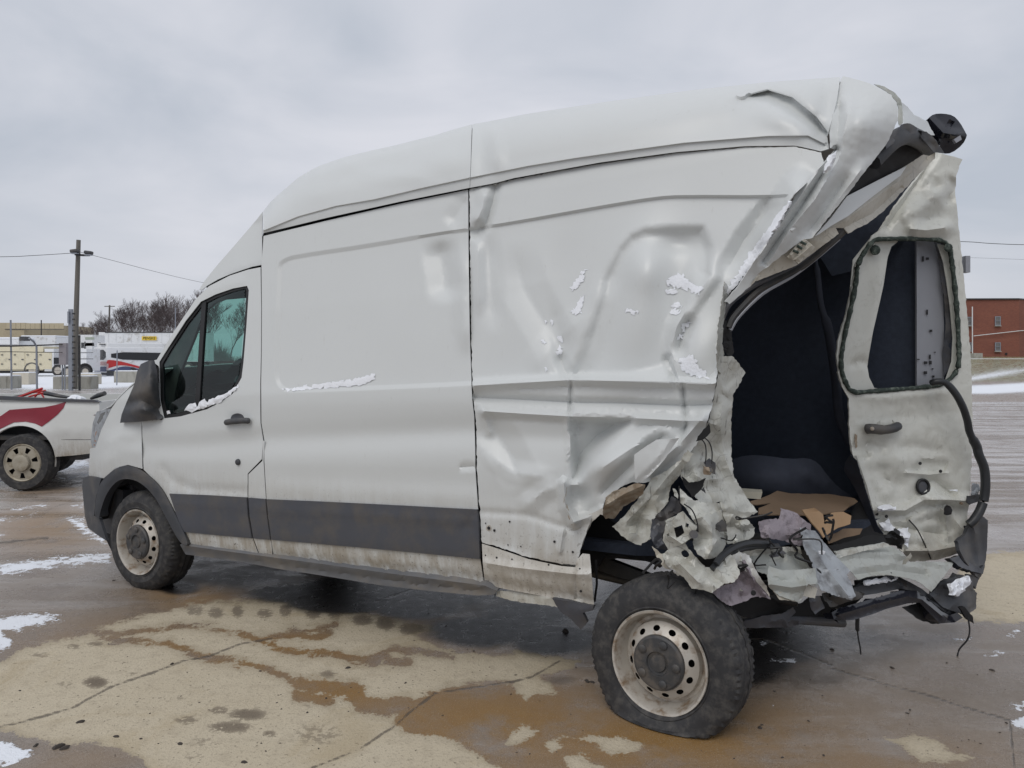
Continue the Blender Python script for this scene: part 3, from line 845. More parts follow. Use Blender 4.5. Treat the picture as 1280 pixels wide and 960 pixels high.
# ---- front door
WIN_OUT = P(308.8, 357.3, 311, 362.8, 308, 408, 304.4, 452.5, 302, 472, 291, 492, 275, 503, 258.5, 511.6, 225.6, 520.5, 205, 523, 200, 500, 199, 452.5, 210, 435, 232, 401, 251, 377, 269.4, 368, 291, 360.6)
WIN_IN = P(306.8, 360.5, 308, 364, 305.6, 408, 302, 450, 299, 470, 289, 489.5, 274, 500, 257, 508, 225, 516.5, 209, 518.5, 204, 500, 203, 455, 213, 438, 235, 404, 253.5, 380.5, 270.5, 372, 291, 364.4)
DOOR = P(325.6, 334, 326.4, 385, 326.2, 440, 325.2, 479, 325.4, 529, 329, 551, 327.2, 573.8, 309.6, 592, 309.4, 620, 311.2, 645, 315.7, 673, 322.8, 692.8, 290, 688.5, 236.5, 681.5, 227.8, 660, 213, 630, 200.5, 607.5, 179.6, 587, 178.2, 560, 177.6, 527, 150, 530, 152, 518, 165, 485, 190, 452, 196, 449.6, 217.6, 414, 244.6, 374, 261, 357.8, 287, 344.5, 310, 337)
DOOR = P(325.6, 334, 326.4, 385, 326.2, 440, 325.2, 479, 325.4, 529, 329, 551, 327.2, 573.8, 309.6, 592, 309.4, 620, 311.2, 645, 315.7, 673, 322.8, 692.8, 290, 688.5, 236.5, 681.5, 227.8, 660, 213, 630, 200.5, 607.5, 179.6, 587, 178.2, 560, 177.6, 527, 186, 500, 189.7, 451, 196, 449.6, 217.6, 414, 244.6, 374, 261, 357.8, 287, 344.5, 310, 337)
door_f = [('r', P(180, 556, 240, 557, 325, 548), -0.016, 14), ('r', P(205, 585, 216, 600, 240, 611, 320, 614.5), -0.014, 5), ('r', P(190, 545, 260, 540, 325, 532), 0.006, 10),
          ('b', 296, 524, 9, 6, 0, -0.016), ('r', P(302, 352, 285, 356, 262, 366, 245, 383, 215, 425), 0.008, 6)]
door_o = sheet('front_door', DOOR, side_depth, M['paint'], van, res=4.5, feats=door_f, holes=[WIN_OUT], sharp=45)
sheet('window_seal', WIN_OUT, lambda px, py: side_depth(px, py) + 0.012, M['seal'], door_o, res=4, holes=[WIN_IN], thick=0.02)
glz = lambda px, py: side_depth(px, py) + 0.022
sheet('window_pane', P(257.5, 381, 270.5, 373, 291, 365.4, 306, 361.5, 304.6, 408, 301, 450, 298, 469, 288, 488.5, 273, 499, 257, 507, 249, 509, 253, 440), glz, M['glass'], door_o, res=12, thick=0)
sheet('quarter_pane', P(252, 383, 235, 406, 214, 438, 204, 455, 205, 500, 209.5, 518, 225, 515.5, 243.6, 511.5, 249, 440), glz, M['glass'], door_o, res=12, thick=0)
sheet('window_divider', P(252, 378, 257.5, 376.5, 253, 440, 249, 508, 243, 511, 248, 440), lambda px, py: side_depth(px, py) + 0.008, M['seal'], door_o, res=5, thick=0.02)
# snow caught on the sill of the window
# door handle: a plastic bar over a shallow cup
def hp(px, py, n): return at(px, py, float(side_depth(np.array([px]), np.array([py]))[0]) - n * 1.05)
hb = [hp(281.5, 528.6, 0.022), hp(287, 527.2, 0.04), hp(297, 526.4, 0.044), hp(307, 525.8, 0.04), hp(312.5, 526.6, 0.022)]
hv, hf = tube_mesh(spline(hb, 3), [0.010] + [0.019] * 11 + [0.011], 10)
mesh_obj('door_handle', hv, hf, M['trim'], door_o, True)
sheet('handle_cup', smooth_poly(P(288, 523, 290, 518.5, 296, 516.5, 302, 518, 305, 522, 304, 525, 289, 526), 1), lambda px, py: side_depth(px, py) - 0.003, M['clad'], door_o, res=3, thick=0.004, feats=[('b', 297, 521, 5, 3, 0, -0.012)])
# round black side marker cap on the door
def disc(name, c, axis, r, t, mat, parent, seg=20, dome=0.25):
    v, f = lathe([(r, 0), (r, t * .6), (r * .85, t), (r * .4, t * (1 + dome)), (0.0005, t * (1 + dome))], c, axis, seg)
    return mesh_obj(name, v, f, mat, parent, True, None, 40)
disc('lock_cap', hp(298, 577.5, 0.0), LEFT, 0.020, 0.012, M['trim'], door_o)
# lower strip of cladding and bare sill on the door
cl = lambda n: (lambda px, py: side_depth(px, py) - n)
sheet('cladding', P(211.5, 617.2, 260, 619.2, 308, 622, 309.5, 645, 314.6, 673, 270, 669, 229, 665, 222, 648), cl(0.016), M['clad'], door_o, res=5, thick=0.014, feats=[('r', P(211, 629, 260, 631, 309, 634), 0.005, 3)], sharp=30)

# ---- strip between door and cargo side
strip = P(325.8, 334, 329.6, 296, 335, 300, 334, 340, 328, 385)
PIL = P(327.4, 294, 328.4, 293.6, 327, 332, 328.2, 385, 327.8, 440, 326.8, 479, 326.8, 528, 330.4, 550, 329, 574, 331.5, 620, 333.6, 645, 339, 682, 340, 695.5, 324.4, 693.2, 316.6, 673, 312, 645, 310.4, 620, 310.4, 592.6, 327.8, 575, 329.6, 551)
PIL = P(329, 551, 330.6, 551, 329.4, 576, 332.2, 620, 334.2, 645, 339.4, 682, 340.2, 695.2, 324.6, 693.2, 316.8, 673, 312.2, 645, 310.4, 620, 310.6, 592.8, 328, 576)
pil_o = sheet('door_post', PIL, side_depth, M['paint'], van, res=4, feats=[])
sheet('cladding', P(310.4, 622.3, 331.6, 624, 333.4, 645, 337.6, 674.8, 316.8, 673.3, 312, 645), cl(0.016), M['clad'], pil_o, res=5, thick=0.014, feats=[('r', P(310, 634, 334, 636), 0.005, 3)], sharp=30)

# ---- big cargo side ahead of the broken seam
RECESS = smooth_poly(P(349, 340, 350, 330, 356, 325.5, 368, 321, 463, 307, 548, 292, 586, 287, 640, 279, 750, 259, 820, 247.5, 852, 245.5, 960, 246, 992, 244, 946, 322, 897, 420, 895, 478, 850, 476, 715, 472.5, 640, 475, 586, 479.5, 475, 484.5, 363.5, 488.5, 354, 486, 347, 478, 346, 461), 1)
SIDE = P(329.4, 295.0, 407.6, 276.0, 500, 254.6, 585, 237.0, 585.4, 300, 586.2, 360, 587.4, 430, 589, 470, 590, 500, 592.6, 520, 593.8, 560, 594, 585, 595.8, 612, 597.6, 640, 599, 690, 604.8, 730, 540, 722, 475, 713.4, 400, 704, 342, 696.4, 340.2, 682, 335, 645, 333, 620, 330.4, 576, 330.6, 551, 326.8, 529, 326.4, 479, 327.2, 440, 327.4, 385, 326.8, 332)
side_f = [('p', RECESS, -0.020, 4.0), ('r', P(330, 549, 590, 538), -0.020, 16), ('r', P(330, 505, 590, 500), 0.007, 16), ('r', P(332, 610, 597, 622), 0.010, 12), ('r', P(330, 575, 597, 575), 0.006, 20),
          ('t', P(548, 296, 556, 340, 560, 380), -0.055, 26), ('t', P(560, 284, 575, 262, 585, 242), -0.026, 16), ('t', P(575, 300, 580, 380, 583, 450), 0.034, 16), ('b', 500, 420, 90, 60, 0, 0.008), ('b', 420, 400, 50, 70, 0, -0.006),
          ('r', P(332, 692, 600, 722), -0.014, 6), ('t', P(578, 584, 592, 583), -0.018, 5)]
side_o = sheet('cargo_side', SIDE, side_depth, M['paint'], van, res=4.5, feats=side_f, lines=[P(560, 284, 583, 246)], sharp=50)
sheet('cladding', P(333, 624.2, 400, 627, 500, 632, 596, 637.2, 598, 660, 599.6, 699, 540, 693, 450, 684.5, 339, 674.8, 335.4, 645), cl(0.017), M['clad'], side_o, res=6, thick=0.015, feats=[('r', P(333, 637, 450, 643, 597, 652), 0.006, 4), ('b', 586, 655, 6, 12, 30, -0.012)], sharp=30)

# ---- running board
SB = P(225, 681, 236, 682.5, 290, 690, 340, 696.5, 400, 704.5, 475, 715, 540, 723.5, 606, 732, 621, 738.5, 618, 743, 597, 744.5, 540, 739, 475, 731.5, 400, 719, 344, 710.5, 300, 702, 232, 693)
sheet('running_board', SB, lambda px, py: side_depth(px, py) - 0.03, M['sillgrey'], van, res=4.5, thick=0.05, feats=[('r', P(228, 688, 344, 704, 475, 724, 610, 740), -0.012, 3), ('r', P(228, 684, 344, 699, 475, 717, 606, 734), 0.012, 3)], sharp=30)

# ---- rear quarter: the crushed panel
QP = P(587, 236, 620, 229.8, 640, 224.4, 700, 213.4, 750, 204.6, 845, 191.6, 932, 184.2, 995, 183.8, 1026, 190.8, 1031, 206, 1012, 226, 992, 243, 975, 272, 946, 322, 930, 341, 915, 359, 902, 382, 897, 420, 896, 465, 895, 479, 888, 515, 880, 540, 870, 557, 847, 582, 823, 597, 806, 604, 790, 603, 775, 609, 757, 624, 753, 636,
       740, 648, 732, 667, 725, 688, 721, 706, 702, 705, 660, 696.5, 630, 686, 602, 677.5, 600.5, 650, 598.4, 620, 596, 585, 595.6, 540, 594, 515, 591.6, 497, 590.6, 478, 589.4, 430, 588.2, 360, 587.4, 300)
DENT = P(777, 312, 790, 297, 806, 289.5, 840, 287.5, 877, 287, 886, 310, 888, 345, 870, 372, 848, 400, 838, 430, 832, 462, 790, 470, 728, 471, 716, 470, 722, 452, 736, 415, 747, 382, 757, 350)
quarter_f = [
    ('p', RECESS, -0.022, 4.0),
    # arched dent with its own bulging floor
    ('p', DENT, -0.042, 15), ('s', P(877, 286.5, 840, 287, 806, 288.5, 790, 295, 777, 309, 764, 335, 748, 380, 730, 432), -0.0, 10), ('b', 806, 335, 24, 30, 0, 0.030), ('b', 798, 385, 34, 84, 8, 0.050), ('b', 850, 305, 26, 12, 0, -0.016),
    ('t', P(716, 472, 728, 448, 748, 384, 764, 340), 0.018, 22), ('t', P(886, 310, 889, 345, 866, 374, 846, 408, 836, 448), 0.028, 15), ('b', 868, 350, 12, 22, 20, 0.02),
    # ripple on the left, near the seam
    ('t', P(590, 300, 600, 286, 608, 283), -0.018, 12), ('t', P(608, 232, 603, 260, 592, 285), 0.024, 12), ('t', P(620, 232, 616, 252, 607, 283), -0.018, 8), ('t', P(610, 284, 614, 340, 618, 420), -0.014, 16), ('t', P(597, 290, 600, 400), 0.014, 10),
    ('b', 698, 420, 10, 36, -12, -0.016), ('t', P(697, 440, 706, 462, 715, 476), -0.018, 10), ('b', 660, 390, 50, 70, 0, 0.012),
    # folded tail of the recess
    ('t', P(946, 322, 975, 272, 996, 238, 1020, 215), 0.06, 24), ('t', P(902, 350, 930, 300, 960, 262, 985, 250), -0.030, 16), ('t', P(835, 450, 846, 474), -0.03, 9), ('b', 872, 440, 26, 40, 15, 0.024), ('t', P(840, 450, 850, 478), 0.02, 6), ('t', P(866, 390, 852, 420, 846, 450), -0.03, 12),
    # pleats at the waist
    ('t', P(593, 482, 640, 479, 714, 475, 780, 476.5, 850, 478, 896, 480), 0.050, 8), ('t', P(593, 497, 660, 500, 714, 503, 780, 504, 853, 507, 893, 506), -0.034, 7), ('t', P(606, 514, 660, 517.5, 713, 520.5, 780, 522, 855, 526, 880, 526), 0.044, 8),
    ('t', P(714, 474, 713, 500, 713, 540), -0.014, 4), ('t', P(853, 478, 856, 510, 858, 530, 850, 555), -0.018, 5),
    ('t', P(600, 511, 632, 560, 655, 610), -0.024, 26), ('t', P(603, 513, 612, 540), 0.014, 8),
    ('r', P(596, 545, 650, 545, 712, 548), -0.012, 12),
    # deep triangular fold below the waist
    ('p', P(716, 524, 788, 525, 764, 545, 738, 570, 722, 596, 715, 600), -0.110, 18), ('b', 762, 580, 34, 26, -30, 0.045), ('t', P(775, 526, 745, 545, 725, 568, 718, 600), -0.030, 14), ('t', P(712, 525, 713, 560, 715, 606), 0.020, 7), ('b', 820, 552, 34, 20, -20, 0.022), ('t', P(795, 580, 812, 555, 838, 540), -0.035, 12), ('t', P(880, 520, 850, 555, 812, 588), 0.025, 9),
    ('b', 660, 590, 40, 22, 0, 0.012), ('t', P(650, 640, 678, 615, 703, 606), 0.016, 16),
    # torn rusty lip above the wheel opening
    ('t', P(705, 604, 707, 635, 718, 654), 0.050, 9), ('b', 726, 622, 12, 12, 0, -0.035), ('b', 738, 640, 14, 8, 0, -0.02), ('t', P(716, 653, 735, 647, 752, 636), 0.02, 7),
    ('r', P(602, 640, 660, 644, 690, 654, 716, 662), -0.012, 4), ('t', P(700, 690, 704, 664), 0.012, 4), ('r', P(602, 682, 660, 700), 0.01, 5),
]
_keep = {(593, 482), (593, 497), (606, 514)}
quarter_f = [(f[:2] + (f[2] * 1.8,) + f[3:]) if f[0] == 't' and f[1][0] not in _keep else ((f[:6] + (f[6] * 1.7,)) if f[0] == 'b' else f) for f in quarter_f]
quarter_f += [('t', P(640, 300, 655, 360, 690, 420, 714, 472), -0.030, 30), ('t', P(745, 385, 700, 420, 660, 470), 0.016, 22), 
              ('t', P(600, 560, 640, 590, 700, 600), 0.02, 16), ('t', P(730, 600, 790, 560, 850, 530), 0.03, 14), ('t', P(745, 625, 780, 590, 800, 570), -0.035, 10), ('b', 700, 350, 26, 60, 15, -0.02)]
qlines = [P(593, 482, 640, 479, 714, 475, 780, 476.5, 850, 478, 890, 480), P(606, 514, 660, 517.5, 713, 520.5, 780, 522, 852, 526), P(600, 498, 660, 500, 714, 503, 780, 504, 853, 507, 886, 506.5)]
quarter_o = sheet('quarter_panel', QP, side_depth, M['paint'], van, res=3.4, feats=quarter_f, sharp=42, rag=0.35)
# rocker below it
sheet('rocker_panel', P(602.4, 679.6, 630, 688.5, 660, 699, 702, 707.6, 719, 709, 721, 700, 728, 692, 737, 693, 740, 725, 742.5, 757, 690, 747, 640, 738, 606.4, 731, 603.5, 705), cl(0.004), M['paint_low'], van, res=4.5,
      feats=[('t', P(603, 703, 640, 709, 720, 718, 738, 718), 0.022, 8), ('r', P(606, 727, 740, 750), -0.02, 6), ('t', P(720, 709, 721, 748), -0.014, 3), ('b', 726, 738, 3, 3, 0, -0.01)], sharp=40)
for x, y, r in ((611, 660, .013), (618, 663, .010), (637, 652, .007), (607, 654, .005), (607, 694, .006), (621, 697, .008), (640, 699, .006), (693, 677, .009), (686, 706, .008), (716, 690, .008), (726, 739, .009), (725, 711, .007), (701, 670, .006), (651, 683, .005), (635, 681, .005)):
    disc('bolt_hole', hp(x, y, 0.004), LEFT, r * .7, 0.003, M['seal'], quarter_o, 10, 0.0)
disc('washer', hp(611, 660, 0.0), LEFT, 0.017, 0.002, M['rim'], quarter_o, 14, 0.0)

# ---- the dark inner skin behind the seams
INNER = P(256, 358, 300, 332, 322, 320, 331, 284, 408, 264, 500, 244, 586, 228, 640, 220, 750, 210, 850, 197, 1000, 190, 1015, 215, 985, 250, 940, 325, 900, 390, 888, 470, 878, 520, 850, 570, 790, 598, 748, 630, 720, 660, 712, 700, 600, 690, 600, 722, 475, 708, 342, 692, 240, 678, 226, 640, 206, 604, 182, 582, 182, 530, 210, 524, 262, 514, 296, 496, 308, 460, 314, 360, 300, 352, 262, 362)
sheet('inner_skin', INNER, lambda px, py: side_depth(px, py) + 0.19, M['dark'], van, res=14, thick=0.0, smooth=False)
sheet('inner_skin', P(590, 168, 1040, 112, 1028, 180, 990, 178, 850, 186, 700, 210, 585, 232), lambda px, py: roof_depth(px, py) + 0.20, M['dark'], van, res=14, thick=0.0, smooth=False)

# ---- fender, bonnet, bumper, headlight
FEN = P(176.6, 527, 177, 560, 178, 586, 160, 581, 145, 584.5, 127.5, 599.5, 112, 597, 111, 593, 112.5, 560.6, 119, 559.5, 126.6, 537, 139, 511, 146, 501, 160, 487, 169, 480, 190, 470, 186, 500)
fen_o = sheet('front_fender', FEN, lambda px, py: side_depth(px, py) + np.clip((140 - px) / 28, 0, 1) ** 2 * 0.22, M['paint'], van, res=4, feats=[('t', P(124, 560, 150, 545, 177, 545), 0.014, 14), ('r', P(128, 580, 150, 562, 176, 565), 0.014, 10)], sharp=50)
hl = lambda px, py: side_y(px, -0.02) + np.clip((142 - px) / 28, 0, 1) ** 1.5 * 0.30
hl_o = sheet('headlight', P(115.6, 559.5, 113.5, 551, 116, 529, 121, 514.5, 139, 510.4, 126.4, 537, 119, 559), hl, M['bluegrey'], van, res=3, feats=[('r', P(118, 556, 126, 530, 136, 512), 0.02, 3)])
sheet('lamp_lens', P(121, 528, 126, 517, 136.5, 512.5, 126, 534), lambda px, py: hl(px, py) - 0.012, M['gloss'], hl_o, res=3)
sheet('indicator', P(117, 557, 119.4, 540, 124, 536, 119, 557), lambda px, py: hl(px, py) - 0.012, plain('amber_lens', (0.42, 0.24, 0.16), 0.2), hl_o, res=3)
# bonnet, carried across to the far side
hood_edge = [hpv for hpv in (at(117, 520, float(side_y(117, -0.32))), at(128, 514, float(side_y(128, -0.14))), at(139, 508.5, float(side_y(139, -0.05))), at(150, 496.5, float(side_y(150, -0.03))), at(162, 484.5, float(side_y(162, -0.03))), at(172, 476.5, float(side_y(172, -0.03))), at(190, 463, float(side_y(190, -0.03))))]
vs, fs = [], []
for p in hood_edge:
    for j in range(7): vs.append(p + RIGHT * (j / 6 * 1.85) + Vector((0, 0, 0.05 * math.sin(math.pi * j / 6) - (0.01 if j else 0))))
for i in range(len(hood_edge) - 1):
    for j in range(6): fs.append([i * 7 + j, i * 7 + j + 1, (i + 1) * 7 + j + 1, (i + 1) * 7 + j])
solidify(mesh_obj('bonnet', vs, fs, M['paint'], van, True), 0.01)
bump_d = lambda px, py: side_y(px, 0.0) + np.clip((132 - px) / 30, 0, 1) ** 2 * 0.26
sheet('front_bumper', P(103.5, 597.5, 111, 595, 126.5, 598, 120, 620, 117.5, 645, 124, 648, 128, 660, 133, 676, 122, 669, 110, 660, 106, 645, 102.5, 606), bump_d, M['trim'], van, res=3.5, feats=[('t', P(104, 644, 118, 645, 126, 650), 0.012, 4)], thick=0.02, sharp=40)
# front face across to the other side (seen only from elsewhere)
c0 = at(113, 560, float(side_y(113, -0.22)))
fb = MB()
for z0, z1, k in ((0.30, 0.62, 0), (0.62, 0.95, 1)):
    pass
fb.prism([V(-0.90, -0.25, 0.28), V(-0.95, -0.55, 0.28), V(-0.97, -1.03, 0.28), V(-0.95, -1.5, 0.28), V(-0.90, -1.8, 0.28), V(-0.5, -2.0, 0.28), V(-0.42, -1.03, 0.28), V(-0.5, -0.16, 0.28)], (0, 0, 0.36))
fb.out('bumper_front', M['trim'], van)
gb = MB(); gb.prism([V(-0.80, -0.33, 0.64), V(-0.86, -1.03, 0.64), V(-0.80, -1.75, 0.64), V(-0.45, -1.92, 0.64), V(-0.40, -1.03, 0.64), V(-0.45, -0.2, 0.64)], (0, 0, 0.44)); gb.out('grille', M['clad'], van)

ARCH = P(119, 632, 121, 614, 127.5, 599.5, 145, 584.5, 160, 581.5, 177.5, 587, 200, 607, 212.5, 630, 227.5, 660, 236.5, 682.5, 226, 681, 210, 652, 195, 622.5, 177.5, 604, 160, 597.5, 145, 601, 132.5, 617.5, 125, 640, 124, 648, 118, 645)
sheet('wheel_arch_trim', smooth_poly(ARCH, 2), lambda px, py: side_y(px, 0.012), M['trim'], van, res=4, thick=0.07, feats=[('t', P(121, 640, 130, 608, 147, 591, 160, 588.5, 178, 594, 197, 613, 220, 655, 232, 682), 0.012, 5)], sharp=40)

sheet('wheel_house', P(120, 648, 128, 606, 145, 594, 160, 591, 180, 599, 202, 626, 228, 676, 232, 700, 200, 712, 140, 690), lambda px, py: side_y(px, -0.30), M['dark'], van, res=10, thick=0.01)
# ---- mirror
MIR = P(150, 528.5, 152, 518, 158, 503, 168, 480, 171.5, 464, 176, 455, 186, 450.6, 193, 450.4, 196, 462, 197.6, 480, 200, 500, 204, 522, 200, 524, 177, 527)
mir_o = sheet('wing_mirror', MIR, lambda px, py: side_y(px, 0.03), M['trim'], van, res=3.5, thick=0.10, feats=[('b', 180, 488, 18, 40, 12, 0.16), ('t', P(194, 452, 197, 480, 203, 520), -0.04, 8), ('t', P(160, 505, 176, 500, 200, 512), -0.05, 9), ('b', 180, 512, 16, 7, -8, 0.05)], sharp=60)
# bonnet side, A-pillar and windscreen going across (seen through the side glass)
ws = []
for x, y in ((190, 452), (217, 413.6), (244, 374), (258, 358.6)):
    p = at(x, y, float(side_y(x, -0.10 if y > 400 else -0.16))); ws.append(p)
vs, fs = [], []
for p in ws:
    for j in range(7):
        k = j / 6; vs.append(p + RIGHT * (0.03 + k * 1.66) - AX * (0.16 * math.sin(math.pi * k)))
for i in range(3):
    for j in range(6): fs.append([i * 7 + j, i * 7 + j + 1, (i + 1) * 7 + j + 1, (i + 1) * 7 + j])
mesh_obj('windscreen', vs, fs, M['glass'], van, True)

# trim round the inside of the side glass, sun visor band and clutter on the dash
sheet('pillar_trim', P(306, 359, 309, 372, 296, 373, 280, 374.5, 268, 379, 258, 388, 250, 402, 242, 424, 233, 446, 224, 468, 219, 490, 217, 520, 203, 522, 200, 454, 212, 436, 233, 403, 252, 377, 270, 368), lambda px, py: side_y(px, -0.20), M['trim'], van, res=8, thick=0.02)
sheet('dash_top', P(218, 480, 232, 474, 246, 470, 252, 466, 262, 467, 270, 463, 280, 464, 288, 460, 292, 453, 300, 449, 310, 448, 310, 452, 300, 454, 296, 459, 310, 458, 312, 520, 215, 522), lambda px, py: side_y(px, -0.62), M['glass_dark'], van, res=6, thick=0.02, rag=0.6, feats=[('t', P(220, 488, 310, 476), 0.05, 6)])
# ---- far side of the cab and body
RS = -2.0
def side_profile(u0, u1, zs, n_in):
    pass
def wall(name, poly_uz, n, mat, holes=(), t=0.03):
    """flat body side in (u, z); n = offset"""
    vs2 = [Vector(p) for p in poly_uz]; edges = [(i, (i + 1) % len(vs2)) for i in range(len(vs2))]
    for h in holes:
        s = len(vs2); vs2 += [Vector(p) for p in h]; edges += [(s + i, s + (i + 1) % len(h)) for i in range(len(h))]
    vc, _, fc, *_ = delaunay_2d_cdt(vs2, edges, [], 1, 1e-6)
    fs = []
    for f in fc:
        c = sum((vc[i] for i in f), Vector((0, 0))) / len(f)
        if inside(np.array([c.x]), np.array([c.y]), poly_uz)[0] and not any(inside(np.array([c.x]), np.array([c.y]), h)[0] for h in holes): fs.append(list(f))
    o = mesh_obj(name, [V(p.x, n - 0.10 * 0, p.y) for p in vc], fs, mat, van)
    return solidify(o, t, 0)
cab_hole = [(0.06, 1.34), (0.10, 1.55), (0.48, 2.06), (0.95, 2.10), (0.97, 1.75), (0.90, 1.38)]
rwall = wall('far_side', [(-0.45, 0.42), (-0.45, 1.05), (-0.1, 1.25), (0.45, 2.12), (0.9, 2.42), (1.5, 2.6), (3.6, 2.62), (4.9, 2.45), (4.9, 0.45)], RS + 0.03, M['paint'], [cab_hole])
wall('far_inner_skin', [(1.05, 0.45), (1.05, 2.38), (1.5, 2.55), (3.6, 2.57), (4.88, 2.40), (4.88, 0.5)], RS + 0.08, M['liner'], [], 0.02)
mesh_obj('far_window', [V(u, RS + 0.03, z) for u, z in cab_hole], [list(range(len(cab_hole)))], M['glass'], van)
# bulkhead behind the seats, cargo floor, under-floor
MB().prism([V(1.05, -0.10, 0.45), V(1.05, RS + 0.1, 0.45), V(1.05, RS + 0.2, 2.35), V(1.05, -0.28, 2.35)], AX * 0.03).out('bulkhead', M['liner'], van)
MB().prism([V(0.9, -0.07, 0.64), Vector((0.62, 3.85, 0.64)), Vector((1.05, 3.82, 0.64)), Vector((2.35, 4.62, 0.64)), V(4.8, RS + 0.1, 0.64), V(0.9, RS + 0.1, 0.64)], (0, 0, 0.05)).out('cargo_floor', M['liner'], van)
MB().prism([V(-0.5, -0.30, 0.42), V(2.6, -0.25, 0.40), V(2.6, RS + 0.25, 0.40), V(-0.5, RS + 0.25, 0.42)], (0, 0, 0.12)).out('underbody', M['under'], van)
MB().prism([V(2.6, -0.55, 0.50), V(4.0, -0.75, 0.50), V(4.5, RS + 0.4, 0.50), V(2.6, RS + 0.4, 0.44)], (0, 0, 0.08)).out('underbody', M['under'], van)
# cab furniture
MB().prism([V(-0.05, -0.12, 0.95), V(0.18, -0.12, 1.22), V(0.30, -0.12, 1.18), V(0.34, -0.12, 0.9)], RIGHT * 1.75).out('dashboard', M['trim'], van)
MB().prism([V(-0.3, -0.10, 0.5), V(1.05, -0.10, 0.5), V(1.05, -1.9, 0.5), V(-0.3, -1.9, 0.5)], (0, 0, 0.05)).out('cab_floor', M['dark'], van)
for n0 in (-0.30, -1.22):
    b = MB(); b.prism([V(0.52, n0, 0.80), V(1.0, n0, 0.76), V(1.0, n0, 0.62), V(0.50, n0, 0.62)], RIGHT * 0.52)
    b.prism([V(0.88, n0 - .02, 0.80), V(0.95, n0 - .04, 1.45), V(1.02, n0 - .04, 1.45), V(1.02, n0 - .02, 0.76)], RIGHT * 0.48)
    b.prism([V(0.93, n0 - .13, 1.47), V(0.95, n0 - .13, 1.68), V(1.01, n0 - .13, 1.66), V(1.01, n0 - .13, 1.47)], RIGHT * 0.26)
    s_ = b.out('seat', M['liner_edge'], van); bevel(s_, 0.03, 3)
wc = V(0.42, -0.55, 1.22); ax1 = RIGHT; ax2 = (AX * -0.45 + Vector((0, 0, 0.9))).normalized()
ring = [wc + (ax1 * math.cos(a) + ax2 * math.sin(a)) * 0.19 for a in np.linspace(0, 2 * math.pi, 29)]
wv, wf = tube_mesh(ring, 0.016, 8, False)
mb = MB().add(wv, wf); mb.tube([wc - ax1 * .18, wc + ax1 * .18], 0.015); mb.tube([wc, wc - AX * 0.2 - Vector((0, 0, .1))], 0.03); mb.out('steering_wheel', M['trim'], van, True)

